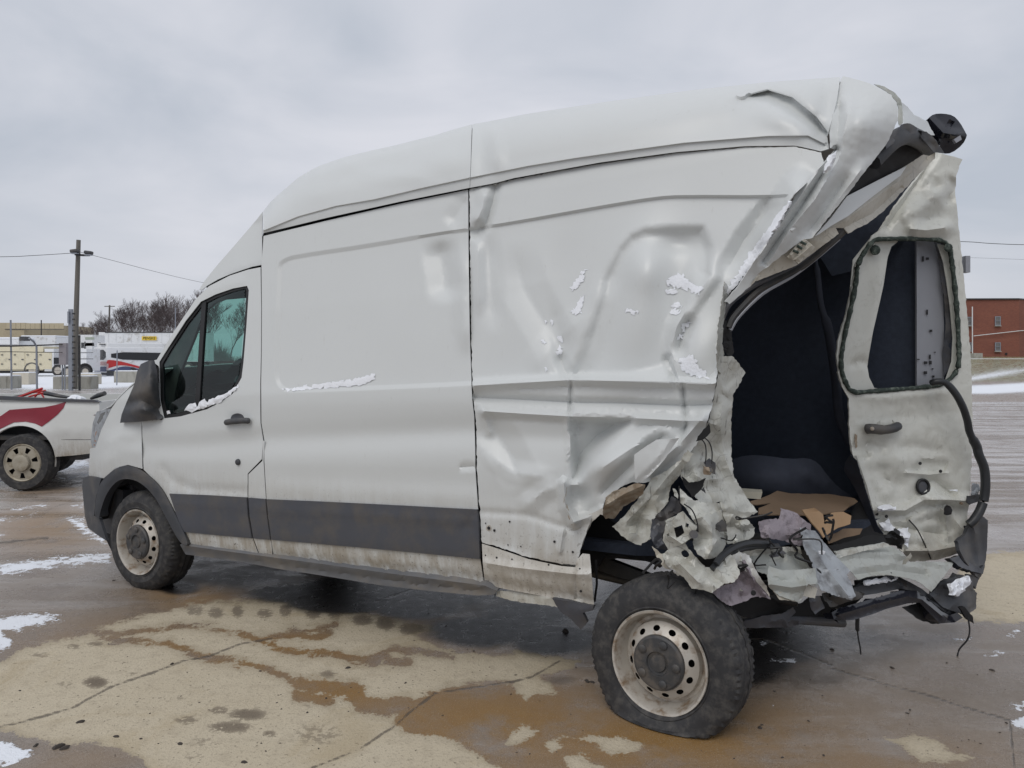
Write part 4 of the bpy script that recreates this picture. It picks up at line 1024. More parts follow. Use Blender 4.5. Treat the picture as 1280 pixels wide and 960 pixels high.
# ---- wheels
def wheel(c, axis, R, rim_r, w, flat=None, seed=0):
    """c = centre of the outer face plane, axis = outward"""
    axis = Vector(axis).normalized(); c = Vector(c)
    t = thing_part('wheel', van)
    prof = [(rim_r * 0.98, -0.02), (rim_r * 1.02, -0.004), (rim_r * 1.08, 0.006), (rim_r * 1.10, 0.002), (rim_r + (R - rim_r) * .45, 0.008), (rim_r + (R - rim_r) * .50, 0.004), (rim_r + (R - rim_r) * .72, -0.001), (R * 0.945, -0.014), (R * .975, -0.024), (R * .995, -0.042), (R, -0.060), (R, -0.078), (R * .968, -0.080), (R * .968, -0.092), (R * 1.003, -0.094), (R * 1.003, -w / 2 - 0.012), (R * .968, -w / 2 - 0.011), (R * .968, -w / 2 + 0.000), (R * 1.0, -w / 2 - 0.002)]
    # simple mirrored far half
    prof = prof[:14] + [(R * 1.003, -w * .52), (R * .968, -w * .525), (R * .968, -w * .57), (R * 1.002, -w * .575), (R * 1.0, -w * .72), (R * .968, -w * .725), (R * .968, -w * .77), (R * .995, -w * .775), (R * .985, -w * .88), (R * .94, -w * .96), (rim_r * 1.2, -w * 1.0), (rim_r, -w * .95)]
    def mod(r, tt, a, i):
        k = int(a / (2 * math.pi) * 160)
        if 7 <= i <= 9 or 19 <= i <= 23: r -= 0.008 * (k % 2)
        elif 13 <= i <= 18 and k % 4 == 0: r -= 0.004
        return r
    v, f = lathe(prof, c, axis, 160, mod)
    if flat:
        out = []
        for q in v:
            ax_ = (q - c).dot(axis); sft = 0.013
            xx = (q.z - 0.004) / sft
            z2 = q.z if xx > 25 else 0.004 + sft * math.log1p(math.exp(max(-30.0, xx)))
            lift_ = z2 - q.z
            near = max(0.0, 1 - max(0.0, q.z - 0.004) / 0.16)
            bul = (min(lift_, .11) * 0.62 + 0.030 * near * near) * (1 if ax_ > -w / 2 else -1)
            out.append(Vector((q.x, q.y, z2)) + axis * bul)
        v = out
    mesh_obj('tyre', v, f, M['rubber'], t, True, None, 40)
    # steel rim: lip, well and dished disc with oval holes
    rp = [(rim_r, -0.012), (rim_r * 1.035, 0.004), (rim_r * 1.025, 0.010), (rim_r * .985, 0.007), (rim_r * .955, -0.006), (rim_r * .935, -0.030), (rim_r * .91, -0.062), (rim_r * .86, -0.078), (rim_r * .80, -0.078), (rim_r * .778, -0.055), (rim_r * .77, -0.044)]
    v, f = lathe(rp, c, axis, 64)
    s = axis.cross(Vector((0, 0, 1))).normalized(); u = s.cross(axis)
    mb = MB().add(v, f)
    ri = rim_r * 0.772; hh = [rim_r * .655, 12]
    outer = [(ri * math.cos(a), ri * math.sin(a)) for a in np.linspace(0, 2 * math.pi, 73)[:-1]]
    inner = [(rim_r * .5 * math.cos(a), rim_r * .5 * math.sin(a)) for a in np.linspace(0, 2 * math.pi, 41)[:-1]]
    midr = [[(rim_r * q * math.cos(a), rim_r * q * math.sin(a)) for a in np.linspace(0, 2 * math.pi, 61)[:-1]] for q in (.555, .585)]
    holes = []
    for k in range(hh[1]):
        a = 2 * math.pi * (k + .5 + seed) / hh[1]; cx, cy = hh[0] * math.cos(a), hh[0] * math.sin(a)
        holes.append([(cx + rim_r * (.052 * math.cos(b) * math.cos(a) - .076 * math.sin(b) * math.sin(a)), cy + rim_r * (.052 * math.cos(b) * math.sin(a) + .076 * math.sin(b) * math.cos(a))) for b in np.linspace(0, 2 * math.pi, 13)[:-1]])
    pts, ed = [], []
    for lp in [outer, inner] + midr + holes:
        n0 = len(pts); pts += [Vector(q) for q in lp]; ed += [(n0 + i, n0 + (i + 1) % len(lp)) for i in range(len(lp))]
    vc, _, fc, *_ = delaunay_2d_cdt(pts, ed, [], 1, 1e-6)
    vx = []
    for q in vc:
        r = q.length / rim_r
        h = np.interp(r, [.5, .555, .585, .66, .73, .772], [-0.010, -0.005, -0.010, -0.024, -0.034, -0.044])
        vx.append(c + s * q.x + u * q.y + axis * h)
    ff = []
    for q in fc:
        cc = sum((vc[i] for i in q), Vector((0, 0))) / len(q)
        X, Y = np.array([cc.x]), np.array([cc.y])
        if cc.length < rim_r * .497 or any(inside(X, Y, h)[0] for h in holes): continue
        ff.append(list(q))
    mb.add(vx, ff)
    mb.out('rim', M['rim'], t, True, None, 35)
    v, f = lathe([(rim_r * .85, -0.10), (rim_r * .5, -0.11), (0.001, -0.11)], c, axis, 32); mesh_obj('brake_drum', v, f, M['dark'], t, True)
    b = MB().add(*lathe([(rim_r * .545, -0.016), (rim_r * .54, 0.006), (rim_r * .50, 0.014), (rim_r * .30, 0.017), (rim_r * .24, 0.017), (rim_r * .225, 0.008), (rim_r * .18, 0.006), (rim_r * .16, 0.014), (0.0005, 0.016)], c, axis, 40))
    for k in range(5):
        a = 2 * math.pi * (k + .3 + seed) / 5; b.add(*lathe([(0.020, 0.010), (0.019, 0.022), (0.012, 0.026), (0.0005, 0.026)], c + (s * math.cos(a) + u * math.sin(a)) * rim_r * .40, axis, 12))
    b.out('hub_cap', M['hub'], t, True, None, 35)
    return t

def thing_part(name, parent):
    o = bpy.data.objects.new(name, None); COL.objects.link(o); o.parent = parent; o.empty_display_size = 0.1
    return o

cf = at(172.5, 677.5, float(side_y(172.5, -0.02)))
wheel(cf, LEFT, 0.352, 0.222, 0.235)
cr = at(823.5, 828.5, 3.42)
wheel(cr, (Matrix.Rotation(math.radians(-6), 3, 'Z') @ LEFT + Vector((0, 0, 0.03))), 0.365, 0.222, 0.245, flat=0.062, seed=.2)
for u, z in ((0.0, 0.352), (3.75, 0.352)):
    wheel(V(u, RS + 0.02, z), -LEFT, 0.352, 0.222, 0.235)
# front wheel house and the dark depth of the rear one
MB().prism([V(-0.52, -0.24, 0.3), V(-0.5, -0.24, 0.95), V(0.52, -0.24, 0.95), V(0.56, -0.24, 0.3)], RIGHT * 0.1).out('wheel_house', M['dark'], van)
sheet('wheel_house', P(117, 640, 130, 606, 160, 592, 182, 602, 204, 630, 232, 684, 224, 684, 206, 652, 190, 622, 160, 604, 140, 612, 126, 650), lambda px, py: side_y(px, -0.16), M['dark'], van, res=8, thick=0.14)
# ================================================================== the torn rear end
def rear_y(px, m=0.0):
    X = (np.asarray(px, float) - HX) / F
    return (2.447 - m) / (0.855 - 0.519 * X)
def c4(*a): return [(900 + a[i] / 3.368, 80 + a[i + 1] / 3.368) for i in range(0, len(a), 2)]
def c5(*a): return [(640 + a[i] / 4, 300 + a[i + 1] / 4) for i in range(0, len(a), 2)]
def c6(*a): return [(900 + a[i] / 3.368, 280 + a[i + 1] / 3.368) for i in range(0, len(a), 2)]
def c7(*a): return [(640 + a[i] / 4, 520 + a[i + 1] / 4) for i in range(0, len(a), 2)]
def c8(*a): return [(900 + a[i] / 3.368, 540 + a[i + 1] / 3.368) for i in range(0, len(a), 2)]
def torn(name, outline, ctrl, mat, res=7, cr=0.012, rag=0.8, sub=1, parent=None, feats=(), holes=(), crease=0.45, **k):
    k.setdefault('sharp', 24); k.setdefault('thick', 0.0025)
    return sheet(name, outline, tps(ctrl) if not callable(ctrl) else ctrl, mat, parent or van, res=min(res, 3.6) * 0.8, rag=rag * 0.65, crumple=cr * 2.3, fold=max(14.0, res * 4.0), feats=feats, holes=holes, **k)

# ---- upper corner: the roof end piece folded round the rear pillar
XP = c4(519, 52, 600, 70, 660, 95, 720, 130, 745, 165, 750, 235, 700, 340, 620, 440, 540, 545, 470, 630, 390, 730, 345, 742, 270, 800, 160, 885, 128, 935, 40, 1010, 20, 1000, 80, 930, 155, 815, 230, 700, 290, 610, 312, 560, 370, 490, 432, 425, 486, 362, 466, 352, 462, 290, 480, 200, 497, 120, 509, 62)
x_ctrl = [(1054, 96, 3.60), (1096, 108, 3.50), (1121, 129, 3.44), (1123, 150, 3.42), (1108, 181, 3.42), (1037, 163, 3.38), (1035, 186, 3.34), (1084, 211, 3.40), (1060, 242, 3.40), (1016, 297, 3.40), (1028, 208, 3.33), (998, 246, 3.34), (960, 300, 3.35), (945, 323, 3.36), (947, 343, 3.42), (915, 375, 3.41), (1075, 150, 3.33)]
x_f = [('t', c4(486, 362, 440, 450, 330, 620, 180, 830), -0.05, 7), ('t', c4(500, 400, 470, 450, 400, 570, 300, 690, 210, 830), 0.045, 11), ('t', c4(560, 440, 440, 620, 330, 760), -0.045, 12), ('t', c4(430, 428, 300, 610, 160, 815), 0.02, 6),
       ('t', c4(640, 380, 560, 490, 460, 620, 390, 710), 0.035, 10), ('t', c4(500, 180, 500, 260, 490, 350), -0.03, 9), ('t', c4(530, 90, 545, 180, 520, 300, 490, 380), 0.02, 10), ('b', 1085, 150, 26, 40, 20, 0.012), ('t', c4(420, 240, 440, 270, 455, 340), -0.02, 5)]
corner_o = sheet('rear_corner_panel', XP, tps(x_ctrl), M['paint'], van, res=4, feats=x_f, rag=0.3, crumple=0.002, sharp=45, lines=[c4(486, 362, 440, 450, 330, 620, 200, 800), c4(510, 400, 470, 450, 400, 570, 300, 690, 215, 810)])
torn('roof_end_cap', c4(648, 84, 690, 93, 735, 120, 762, 150, 768, 185, 770, 250, 754, 258, 748, 230, 752, 190, 744, 160, 715, 125), [(1093, 105, 3.60), (1127, 130, 3.56), (1128, 153, 3.54)], M['wreck_green'], res=4, cr=0.004, rag=0.3)
torn('roof_end_cap', c4(764, 160, 790, 180, 815, 212, 870, 240, 905, 300, 880, 300, 830, 268, 775, 250), [(1127, 128, 3.75), (1146, 143, 3.9), (1160, 165, 3.95), (1131, 154, 3.7)], M['paint'], res=5, cr=0.01, rag=0.5)
# headliner and black trim inside the roof end
torn('roof_lining', c4(525, 560, 560, 500, 640, 400, 715, 315, 765, 255, 800, 250, 832, 272, 845, 290, 880, 285, 910, 320, 905, 350, 790, 425, 700, 470, 600, 530), [(1057, 245, 3.52), (1090, 199, 3.60), (1137, 154, 3.80), (1170, 180, 4.1), (1108, 217, 3.8)], M['dark'], res=7, cr=0.02, rag=0.5)
tube('lining_rail', [at(*c4(640, 410)[0], 3.56), at(*c4(720, 330)[0], 3.6), at(*c4(780, 300)[0], 3.68), at(*c4(840, 320)[0], 3.85), at(*c4(880, 350)[0], 4.0)], 0.045, M['trim'], van, 8, True, 5)
torn('lining_clip', c4(690, 330, 735, 290, 770, 250, 800, 250, 832, 268, 828, 290, 790, 300, 780, 320, 740, 310, 730, 335, 700, 358), [(1110, 175, 3.52), (1140, 155, 3.62), (1120, 170, 3.55)], M['clad'], res=5, cr=0.012, rag=0.4)
torn('lining_clip', c4(832, 280, 870, 285, 900, 310, 945, 375, 900, 372, 870, 335, 840, 300), [(1148, 164, 3.7), (1167, 172, 3.8), (1178, 190, 3.9)], M['trim'], res=5, cr=0.015, rag=0.4)
# white roof bow hanging across
bow_ctrl = [(1040, 270, 3.50), (1013, 301, 3.46), (1057, 243, 3.55), (1134, 205, 4.0), (1168, 186, 4.25), (1169, 197, 4.25), (1105, 263, 3.85), (1060, 291, 3.55)]
sheet('roof_bow', c4(530, 550, 650, 490, 790, 420, 840, 385, 893, 348, 906, 355, 906, 396, 850, 452, 770, 535, 690, 618, 620, 672, 540, 714, 522, 692, 490, 690, 430, 722, 385, 752, 380, 742, 470, 640), tps(bow_ctrl), M['beige_inner'], van, res=4.5,
      feats=[('t', c4(480, 690, 620, 590, 740, 500, 850, 415, 900, 350), 0.045, 11), ('t', c4(760, 495, 830, 440, 890, 372), -0.03, 4), ('t', c4(725, 520, 745, 500), 0.02, 5), ('t', c4(500, 700, 640, 630, 760, 520), -0.03, 6)], sharp=35, rag=0.3)
sheet('roof_bow_face', c4(536, 556, 660, 492, 788, 428, 760, 470, 640, 560, 540, 640, 470, 680, 420, 715, 400, 725, 470, 645), lambda px, py: tps(bow_ctrl)(px, py) - 0.05, M['paint'], van, res=6, feats=[('t', c4(540, 600, 760, 450), 0.012, 10)], sharp=35)
# pillar inner flange, rail strips and the latch plate
torn('pillar_flange', c4(345, 742, 395, 720, 440, 690, 488, 690, 500, 715, 400, 790, 320, 850, 240, 880, 150, 915, 128, 935, 175, 860, 270, 800), [(1002, 300, 3.44), (1045, 286, 3.48), (947, 350, 3.43), (1000, 330, 3.47)], M['beige_inner'], res=5, cr=0.006, rag=0.3)
for pts, r, m_ in ((c4(525, 700, 470, 750, 350, 850, 230, 915, 150, 965, 60, 1060, 35, 1110), 0.016, 'under'), (c4(515, 690, 450, 735, 330, 838, 220, 895, 130, 940, 40, 1010, 5, 1080), 0.013, 'clad'), (c4(500, 735, 400, 820, 300, 895, 180, 965, 80, 1060, 42, 1120), 0.010, 'grey_steel')):
    tube('opening_rail', [at(x, y, 3.47 + 0.0012 * (x - 910) * 0.6) for x, y in pts], r, M[m_], van, 6, True, 4)
torn('torn_edge', P(906, 352, 914, 362, 908, 380, 905, 402, 903, 430, 906, 452, 901, 468, 897, 462, 896, 440, 897, 418, 899, 400), [(905, 360, 3.40), (903, 410, 3.42), (900, 465, 3.43)], M['wreck'], res=4, cr=0.012, rag=0.8)
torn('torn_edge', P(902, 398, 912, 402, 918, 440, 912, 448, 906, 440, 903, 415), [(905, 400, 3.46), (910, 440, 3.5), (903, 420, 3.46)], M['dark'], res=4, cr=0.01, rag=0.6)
lat = sheet('latch_plate', c4(282, 812, 300, 790, 345, 728, 362, 740, 402, 772, 330, 842, 322, 832, 305, 826), tps([(985, 320, 3.40), (1002, 297, 3.40), (1019, 309, 3.42)]), M['beige_inner'], van, res=4, thick=0.012, feats=[('t', c4(300, 805, 360, 745), 0.02, 3), ('t', c4(318, 822, 385, 765), 0.02, 3)], sharp=30)
for a_, b_ in ((c4(308, 785)[0], c4(330, 795)[0]), (c4(325, 765)[0], c4(345, 778)[0]), (c4(340, 748)[0], c4(362, 760)[0])):
    tube('latch_rib', [at(*a_, 3.385), at(*b_, 3.385)], 0.006, M['sealgreen'], lat, 6)
# black lamp unit hanging off the far corner
lamp_f = [('b', 1188, 166, 18, 20, 30, 0.05), ('t', c4(880, 226, 940, 290, 1036, 304), 0.03, 9), ('r', c4(905, 300, 980, 320, 1030, 300), -0.012, 3)]
lamp_o = sheet('rear_lamp', smooth_poly(c4(876, 228, 900, 210, 940, 208, 982, 216, 1010, 245, 1035, 290, 1041, 302, 1022, 340, 975, 376, 940, 378, 912, 366, 930, 340, 920, 310, 900, 300, 884, 262), 1), tps([(1160, 147, 4.2), (1195, 150, 4.2), (1170, 190, 4.2)]), M['gloss'], van, res=3.0, jit=0.05, thick=0.10, feats=lamp_f, sharp=80)
sheet('lamp_bulb', c4(985, 318, 1012, 300, 1018, 318, 995, 332), tps([(1160, 147, 4.12), (1195, 150, 4.12), (1170, 190, 4.12)]), M['grey_steel'], lamp_o, res=3, thick=0.02)

torn('far_lining', P(1012, 300, 1050, 275, 1100, 250, 1140, 215, 1166, 190, 1180, 200, 1175, 230, 1130, 290, 1100, 330, 1040, 345), [(1012, 300, 4.72), (1166, 190, 4.75), (1100, 330, 4.72)], M['liner'], 8, 0.004, 0.2)
# ---- far rear door, hanging in its frame
dpl = plane_y((1.93, 4.45), (2.78, 4.60))
DR = c4(905, 375, 935, 378, 1015, 398, 1018, 402, 1005, 440, 995, 470, 990, 540, 1005, 680) + c6(1035, 960 * .33, 1050, 480, 1060, 640, 1062, 760, 1064, 900) + c8(1060, 60, 1056, 180, 1050, 275, 1045, 340, 1038, 410, 1000, 450, 1020, 492, 1022, 505, 980, 520, 900, 540, 800, 546, 770, 505, 720, 462, 680, 420, 640, 378, 625, 320, 612, 270, 590, 180, 556, 90, 545, 0) + c6(545, 800, 543, 735, 520, 700, 500, 640, 490, 560, 500, 480, 530, 380, 555, 270, 570, 170, 640, 50) + c4(680, 692, 740, 600, 800, 520, 850, 455)
HOLE_O = smooth_poly(c6(578, 165, 640, 68, 690, 62, 900, 62, 965, 84, 982, 200, 998, 360, 1004, 480, 1008, 590, 985, 640, 940, 672, 900, 684, 640, 704, 552, 712, 520, 650, 506, 585, 524, 470, 552, 350, 574, 240), 1)
door_rf = [('t', c4(905, 380, 830, 500, 700, 690), -0.03, 8), ('t', c4(1000, 440, 900, 560, 800, 640, 760, 690), 0.045, 18), ('t', c4(880, 520, 940, 510, 990, 470), -0.03, 12), ('t', c4(760, 690, 870, 700, 940, 690, 1005, 665), 0.05, 14), ('t', c4(950, 600, 1000, 480), -0.03, 10), ('b', 1150, 240, 14, 24, 30, -0.03),
           ('t', c6(545, 735, 660, 730, 900, 715, 1010, 690), 0.015, 10), ('b', 1150, 518, 50, 10, -4, -0.012), ('b', 1120, 572, 22, 16, 20, 0.03), ('t', c8(640, 20, 600, 70, 640, 110), -0.03, 12), ('b', 1097, 560, 12, 12, 0, -0.03),
           ('p', c8(795, 170, 850, 118, 960, 125, 950, 170, 880, 178), -0.03, 6), ('t', c8(790, 172, 880, 180, 950, 172), 0.02, 4), ('t', c8(860, 215, 900, 205, 980, 265), -0.03, 8), ('b', 1166, 618, 16, 6, 25, 0.03), ('t', c8(640, 330, 780, 330, 860, 285, 960, 285, 1045, 290), 0.05, 9), ('t', c8(640, 350, 780, 352, 860, 305, 960, 305), -0.04, 9),
           ('b', 1130, 665, 40, 20, 10, 0.05), ('t', c8(660, 380, 760, 400, 860, 420, 1000, 440), -0.045, 12), ('t', c8(770, 500, 900, 500, 1000, 480), 0.04, 7), ('b', 1185, 645, 14, 14, 0, -0.05), ('t', c8(960, 300, 950, 380, 960, 440), 0.03, 8), ('t', c8(800, 370, 850, 430, 890, 530), 0.02, 5), ('b', 1080, 600, 10, 40, -10, -0.03), ('t', c8(575, 100, 620, 230, 650, 350), 0.025, 7)]
door_rf = [(f[:2] + (f[2] * 1.35,) + f[3:]) if f[0] == 't' else f for f in door_rf] + [('t', c8(640, 120, 700, 200, 800, 240), -0.03, 14), ('t', c8(700, 80, 820, 60, 960, 90), -0.025, 12), ('t', c8(900, 300, 980, 360, 1030, 420), 0.035, 9), ('t', c8(690, 300, 720, 230, 700, 150), 0.02, 10), ('t', c8(830, 380, 920, 360, 960, 420), -0.035, 9)]
rdoor = sheet('rear_door', DR, dpl, M['door_paint'], van, res=4.2, feats=door_rf, holes=[HOLE_O], rag=0.35, crumple=0.0025, sharp=50, thick=0.012)
# remains of the bonding round the missing pane
ring_pts = densify(HOLE_O, 4)
rp = [at(x, y, float(dpl(np.array([x]), np.array([y]))[0]) - 0.010) for x, y in ring_pts]
tv, tf = tube_mesh(rp + rp[:1], [0.011 + 0.006 * RNG.random() for _ in rp] + [0.012], 6, False)
mesh_obj('window_bonding', tv, tf, M['sealgreen'], rdoor, True)
# inner frame of the door: left jamb and right jamb
sheet('door_inner_frame', c6(560, 150, 640, 50, 760, 55, 745, 78, 722, 95, 706, 140, 688, 260, 668, 350, 645, 450, 628, 545, 620, 600, 628, 645, 650, 690, 700, 695, 860, 682, 900, 675, 905, 700, 640, 722, 545, 728, 500, 650, 490, 580, 510, 470, 540, 350), lambda px, py: dpl(px, py) + 0.045, M['door_paint'], rdoor, res=4.5,
      feats=[('t', c6(690, 120, 660, 300, 630, 470, 560, 600), 0.02, 12), ('t', c6(560, 590, 600, 575, 625, 600), -0.02, 6), ('b', 1080, 330, 8, 20, 10, -0.01)], sharp=45)
sheet('door_inner_frame', c6(915, 85, 960, 90, 985, 200, 1002, 400, 1006, 590, 975, 640, 950, 655, 975, 580, 980, 480, 970, 360, 955, 250, 940, 160), lambda px, py: dpl(px, py) + 0.04, M['door_paint'], rdoor, res=4.5, sharp=45)
torn('door_inner_edge', c6(900, 70, 930, 100, 950, 200, 965, 300, 975, 400, 982, 500, 975, 590, 945, 640, 938, 560, 950, 430, 945, 330, 930, 210, 915, 120), lambda px, py: dpl(px, py) + 0.07, M['clad'], 5, 0.008, 0.4, parent=rdoor)
disc('grommet', at(*c6(652, 110)[0], 4.5), Vector((0, -1, 0)), 0.030, 0.01, M['sealgreen'], rdoor, 12, 0.2)
disc('grommet', at(*c6(960, 100)[0], 4.52), Vector((0, -1, 0)), 0.025, 0.01, M['sealgreen'], rdoor, 12, 0.2)
# handle of the rear door
def dp(p, off): return at(p[0], p[1], float(dpl(np.array([p[0]]), np.array([p[1]]))[0]) - off)
hv, hf = tube_mesh(spline([dp(c6(612, 864)[0], .02), dp(c6(640, 862)[0], .05), dp(c6(690, 866)[0], .055), dp(c6(735, 858)[0], .05), dp(c6(752, 848)[0], .02)], 4), [0.018] + [0.030] * 7 + [0.026] * 8 + [0.018], 10)
mesh_obj('door_handle', hv, hf, M['trim'], rdoor, True)
disc('lock', dp(c6(640, 862)[0], .078), Vector((0, -1, 0)), 0.012, 0.006, M['rim'], rdoor, 12)
sheet('handle_cup', smooth_poly(c6(660, 850, 665, 830, 700, 815, 735, 828, 738, 850, 700, 856), 1), lambda px, py: dpl(px, py) - 0.004, M['wreck'], rdoor, res=3, feats=[('b', 1108, 526, 7, 5, 0, -0.03)], thick=0.004)
for p, r in ((c8(852, 230)[0], .048),):
    v_, f_ = lathe([(r, 0), (r, .010), (r * .86, .014), (r * .72, .010), (r * .72, 0)], dp(p, 0.014), Vector((0.25, -1, 0.1)), 24); mesh_obj('lamp_socket', v_, f_, M['seal'], rdoor, True)
    disc('lamp_socket', dp(p, 0.012), Vector((0.25, -1, 0.1)), r * .72, 0.005, M['clad'], rdoor, 18, 0.0)
torn('torn_void', c8(945, 315, 958, 308, 972, 314, 980, 330, 974, 348, 955, 352, 942, 345), lambda px, py: dpl(px, py) - 0.05, M['seal'], 4, 0.012, 0.4, parent=rdoor)
disc('bolt', dp(c8(1015, 298)[0], 0.04), Vector((0, -1, 0)), 0.012, 0.01, M['rim'], rdoor, 8)
for p in (c8(842, 132)[0], c8(928, 165)[0], c8(700, 355)[0], c8(660, 345)[0], c8(1030, 400)[0]): disc('drain_hole', dp(p, 0.02), Vector((0, -1, 0)), 0.010, 0.004, M['seal'], rdoor, 8, 0)
tube('door_wire', [dp(c8(795, 370)[0], .05), dp(c8(830, 410)[0], .06), dp(c8(860, 470)[0], .06), dp(c8(888, 535)[0], .05)], 0.004, M['seal'], rdoor, 5, True, 4)
MB().box(at(1207, 341, 4.66), (0.028, 0.05, 0.10)).out('hinge', M['grey_steel'], rdoor)
torn('rust_streak', c8(568, 8, 578, 14, 578, 60, 572, 70, 566, 40), lambda px, py: dpl(px, py) - 0.006, M['rust'], 3, 0.0, 0.4, parent=rdoor)
torn('door_black_latch', c8(712, 432, 735, 420, 778, 455, 778, 485, 765, 496, 740, 480, 700, 470, 640, 425, 645, 415, 690, 432), lambda px, py: dpl(px, py) - 0.06, M['seal'], 4, 0.02, 0.5, parent=rdoor, thick=0.03)
# bare grey pillar of the far body side, seen through the window opening
gp = lambda px, py: 4.66 + 0 * px
gpo = sheet('far_pillar', P(1145.6, 286, 1174, 286, 1178, 330, 1182, 480, 1182, 620, 1146, 620, 1146, 380), gp, M['grey_steel'], van, res=8, thick=0.02)
for x, y, w_, h_ in ((855, 148, 5, 20), (874, 146, 9, 9), (872, 372, 5, 20), (888, 450, 9, 9), (884, 560, 5, 18), (866, 584, 11, 10), (886, 584, 8, 14), (865, 626, 11, 11), (898, 642, 8, 8), (895, 610, 5, 5), (835, 570, 9, 4), (905, 540, 4, 4)):
    x_, y_ = c6(x, y)[0]; MB().box(at(x_, y_ + h_ / 6.7, 4.650), (w_ / 3.368 / F * 5, 0.006, h_ / 3.368 / F * 5)).out('slot', M['seal'], gpo)
# lining edge and the covered hump inside
tube('liner_edge', [at(x, y, 4.72) for x, y in c6(400, 120, 412, 230, 425, 340, 455, 440, 475, 560, 490, 680, 500, 800, 530, 880, 550, 930)], [0.012] * 4 + [0.02] * 12 + [0.03] * 33, M['liner_edge'], van, 8, True, 6)
hump = MB()
sheet('wheel_cover', smooth_poly(c8(40, 120, 110, 96, 200, 100, 290, 114, 370, 108, 415, 130, 450, 180, 500, 235, 560, 270, 560, 330, 40, 330), 1), lambda px, py: 4.75 + 0 * px, M['liner_edge'], van, res=7, thick=0.05, feats=[('b', 960, 600, 60, 40, 0, 0.25), ('t', c8(335, 130, 380, 180, 480, 250), 0.05, 14)], sharp=60)
torn('pillar_skin', c8(548, 95, 575, 120, 610, 230, 640, 330, 665, 400, 690, 430, 650, 420, 610, 330, 570, 240, 545, 200, 520, 160, 525, 130) , [(1062, 570, 4.40), (1100, 665, 4.25), (1058, 590, 4.5), (1085, 640, 4.35)], M['liner_edge'], 5, 0.006, 0.3)

# ---- torn inner pillar and the crumpled rear quarter
torn('pillar_inner', P(897, 474, 900, 452, 904, 446, 915, 445, 924, 455, 931.5, 465, 926, 478, 917, 492, 914.5, 520, 914, 565, 917, 595, 927, 612, 938, 628, 947, 640, 932, 641, 917, 645, 908, 636, 900, 627, 886, 631, 877, 630, 868, 620, 858, 607, 850, 594, 860, 571, 870, 556, 880, 540, 887, 522, 892, 500), [(898, 475, 3.44), (931, 465, 3.58), (914, 565, 3.62), (947, 640, 3.60), (850, 594, 3.50), (877, 630, 3.46), (887, 525, 3.47)], M['wreck'], 8, 0.016, 0.6,
     feats=[('t', P(905, 480, 900, 530, 905, 570, 925, 620), 0.025, 10), ('t', P(890, 545, 880, 585, 895, 620), -0.03, 12), ('t', P(862, 590, 880, 600, 905, 598), 0.03, 10)])
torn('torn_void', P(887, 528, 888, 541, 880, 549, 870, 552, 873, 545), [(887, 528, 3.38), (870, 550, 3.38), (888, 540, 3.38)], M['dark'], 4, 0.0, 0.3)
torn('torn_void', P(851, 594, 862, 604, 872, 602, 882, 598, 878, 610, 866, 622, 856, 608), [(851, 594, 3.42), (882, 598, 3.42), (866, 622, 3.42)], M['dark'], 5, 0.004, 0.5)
torn('pillar_tube', P(880, 583, 886, 584, 888, 594, 880, 593), [(880, 583, 3.40), (888, 590, 3.40), (880, 593, 3.41)], M['rust'], 4, 0.01, 0.3, thick=0.02)
torn('folded_sill', c7(880, 170, 905, 190, 870, 240, 835, 300, 792, 352, 780, 430, 740, 480, 700, 522, 720, 560, 700, 610, 640, 645, 600, 632, 556, 606, 504, 552, 560, 500, 610, 440, 660, 375, 700, 312, 780, 268, 840, 220), [(862, 565, 3.42), (800, 620, 3.58), (767, 657, 3.62), (800, 680, 3.60), (832, 627, 3.52), (850, 590, 3.46)], M['wreck'], 7, 0.014, 0.7,
     feats=[('t', c7(880, 190, 780, 300, 700, 400, 600, 500, 540, 560), 0.045, 11), ('t', c7(700, 400, 640, 500, 620, 560), -0.03, 8)])
torn('rusty_lip', c7(455, 470, 470, 410, 500, 380, 560, 358, 620, 336, 668, 345, 655, 390, 610, 425, 560, 452, 510, 515, 470, 512, 456, 495), [(754, 637, 3.62), (805, 606, 3.50), (780, 610, 3.53), (768, 645, 3.64)], M['rust'], 5, 0.014, 0.6,
     feats=[('t', c7(480, 440, 560, 390, 650, 350), 0.03, 7), ('t', c7(470, 490, 540, 460, 620, 410), -0.03, 6)])
torn('rusty_lip', c7(262, 335, 276, 337, 274, 370, 270, 410, 276, 450, 290, 490, 306, 525, 300, 545, 280, 500, 260, 430), [(705, 605, 3.72), (716, 655, 3.68), (710, 630, 3.70)], M['rust'], 4, 0.006, 0.5)
torn('bent_flap', c7(610, 195, 660, 158, 722, 118, 790, 114, 836, 110, 800, 160, 760, 222, 690, 297, 642, 336, 616, 318, 612, 260), [(792, 569, 3.46), (849, 547, 3.38), (812, 594, 3.43), (800, 604, 3.46)], M['paint'], 8, 0.003, 0.2, feats=[('t', c7(835, 112, 760, 215, 640, 335), -0.02, 7)])
torn('wheel_arch_lip', c7(300, 560, 312, 528, 380, 494, 450, 462, 470, 500, 440, 492, 400, 530, 370, 590, 355, 640, 325, 700, 320, 752, 250, 745, 262, 600), [(715, 660, 3.80), (752, 637, 3.66), (730, 670, 3.78), (702, 706, 3.84)], M['paint_low'], 5, 0.004, 0.3, feats=[('t', c7(312, 530, 290, 600, 270, 740), 0.02, 5)])
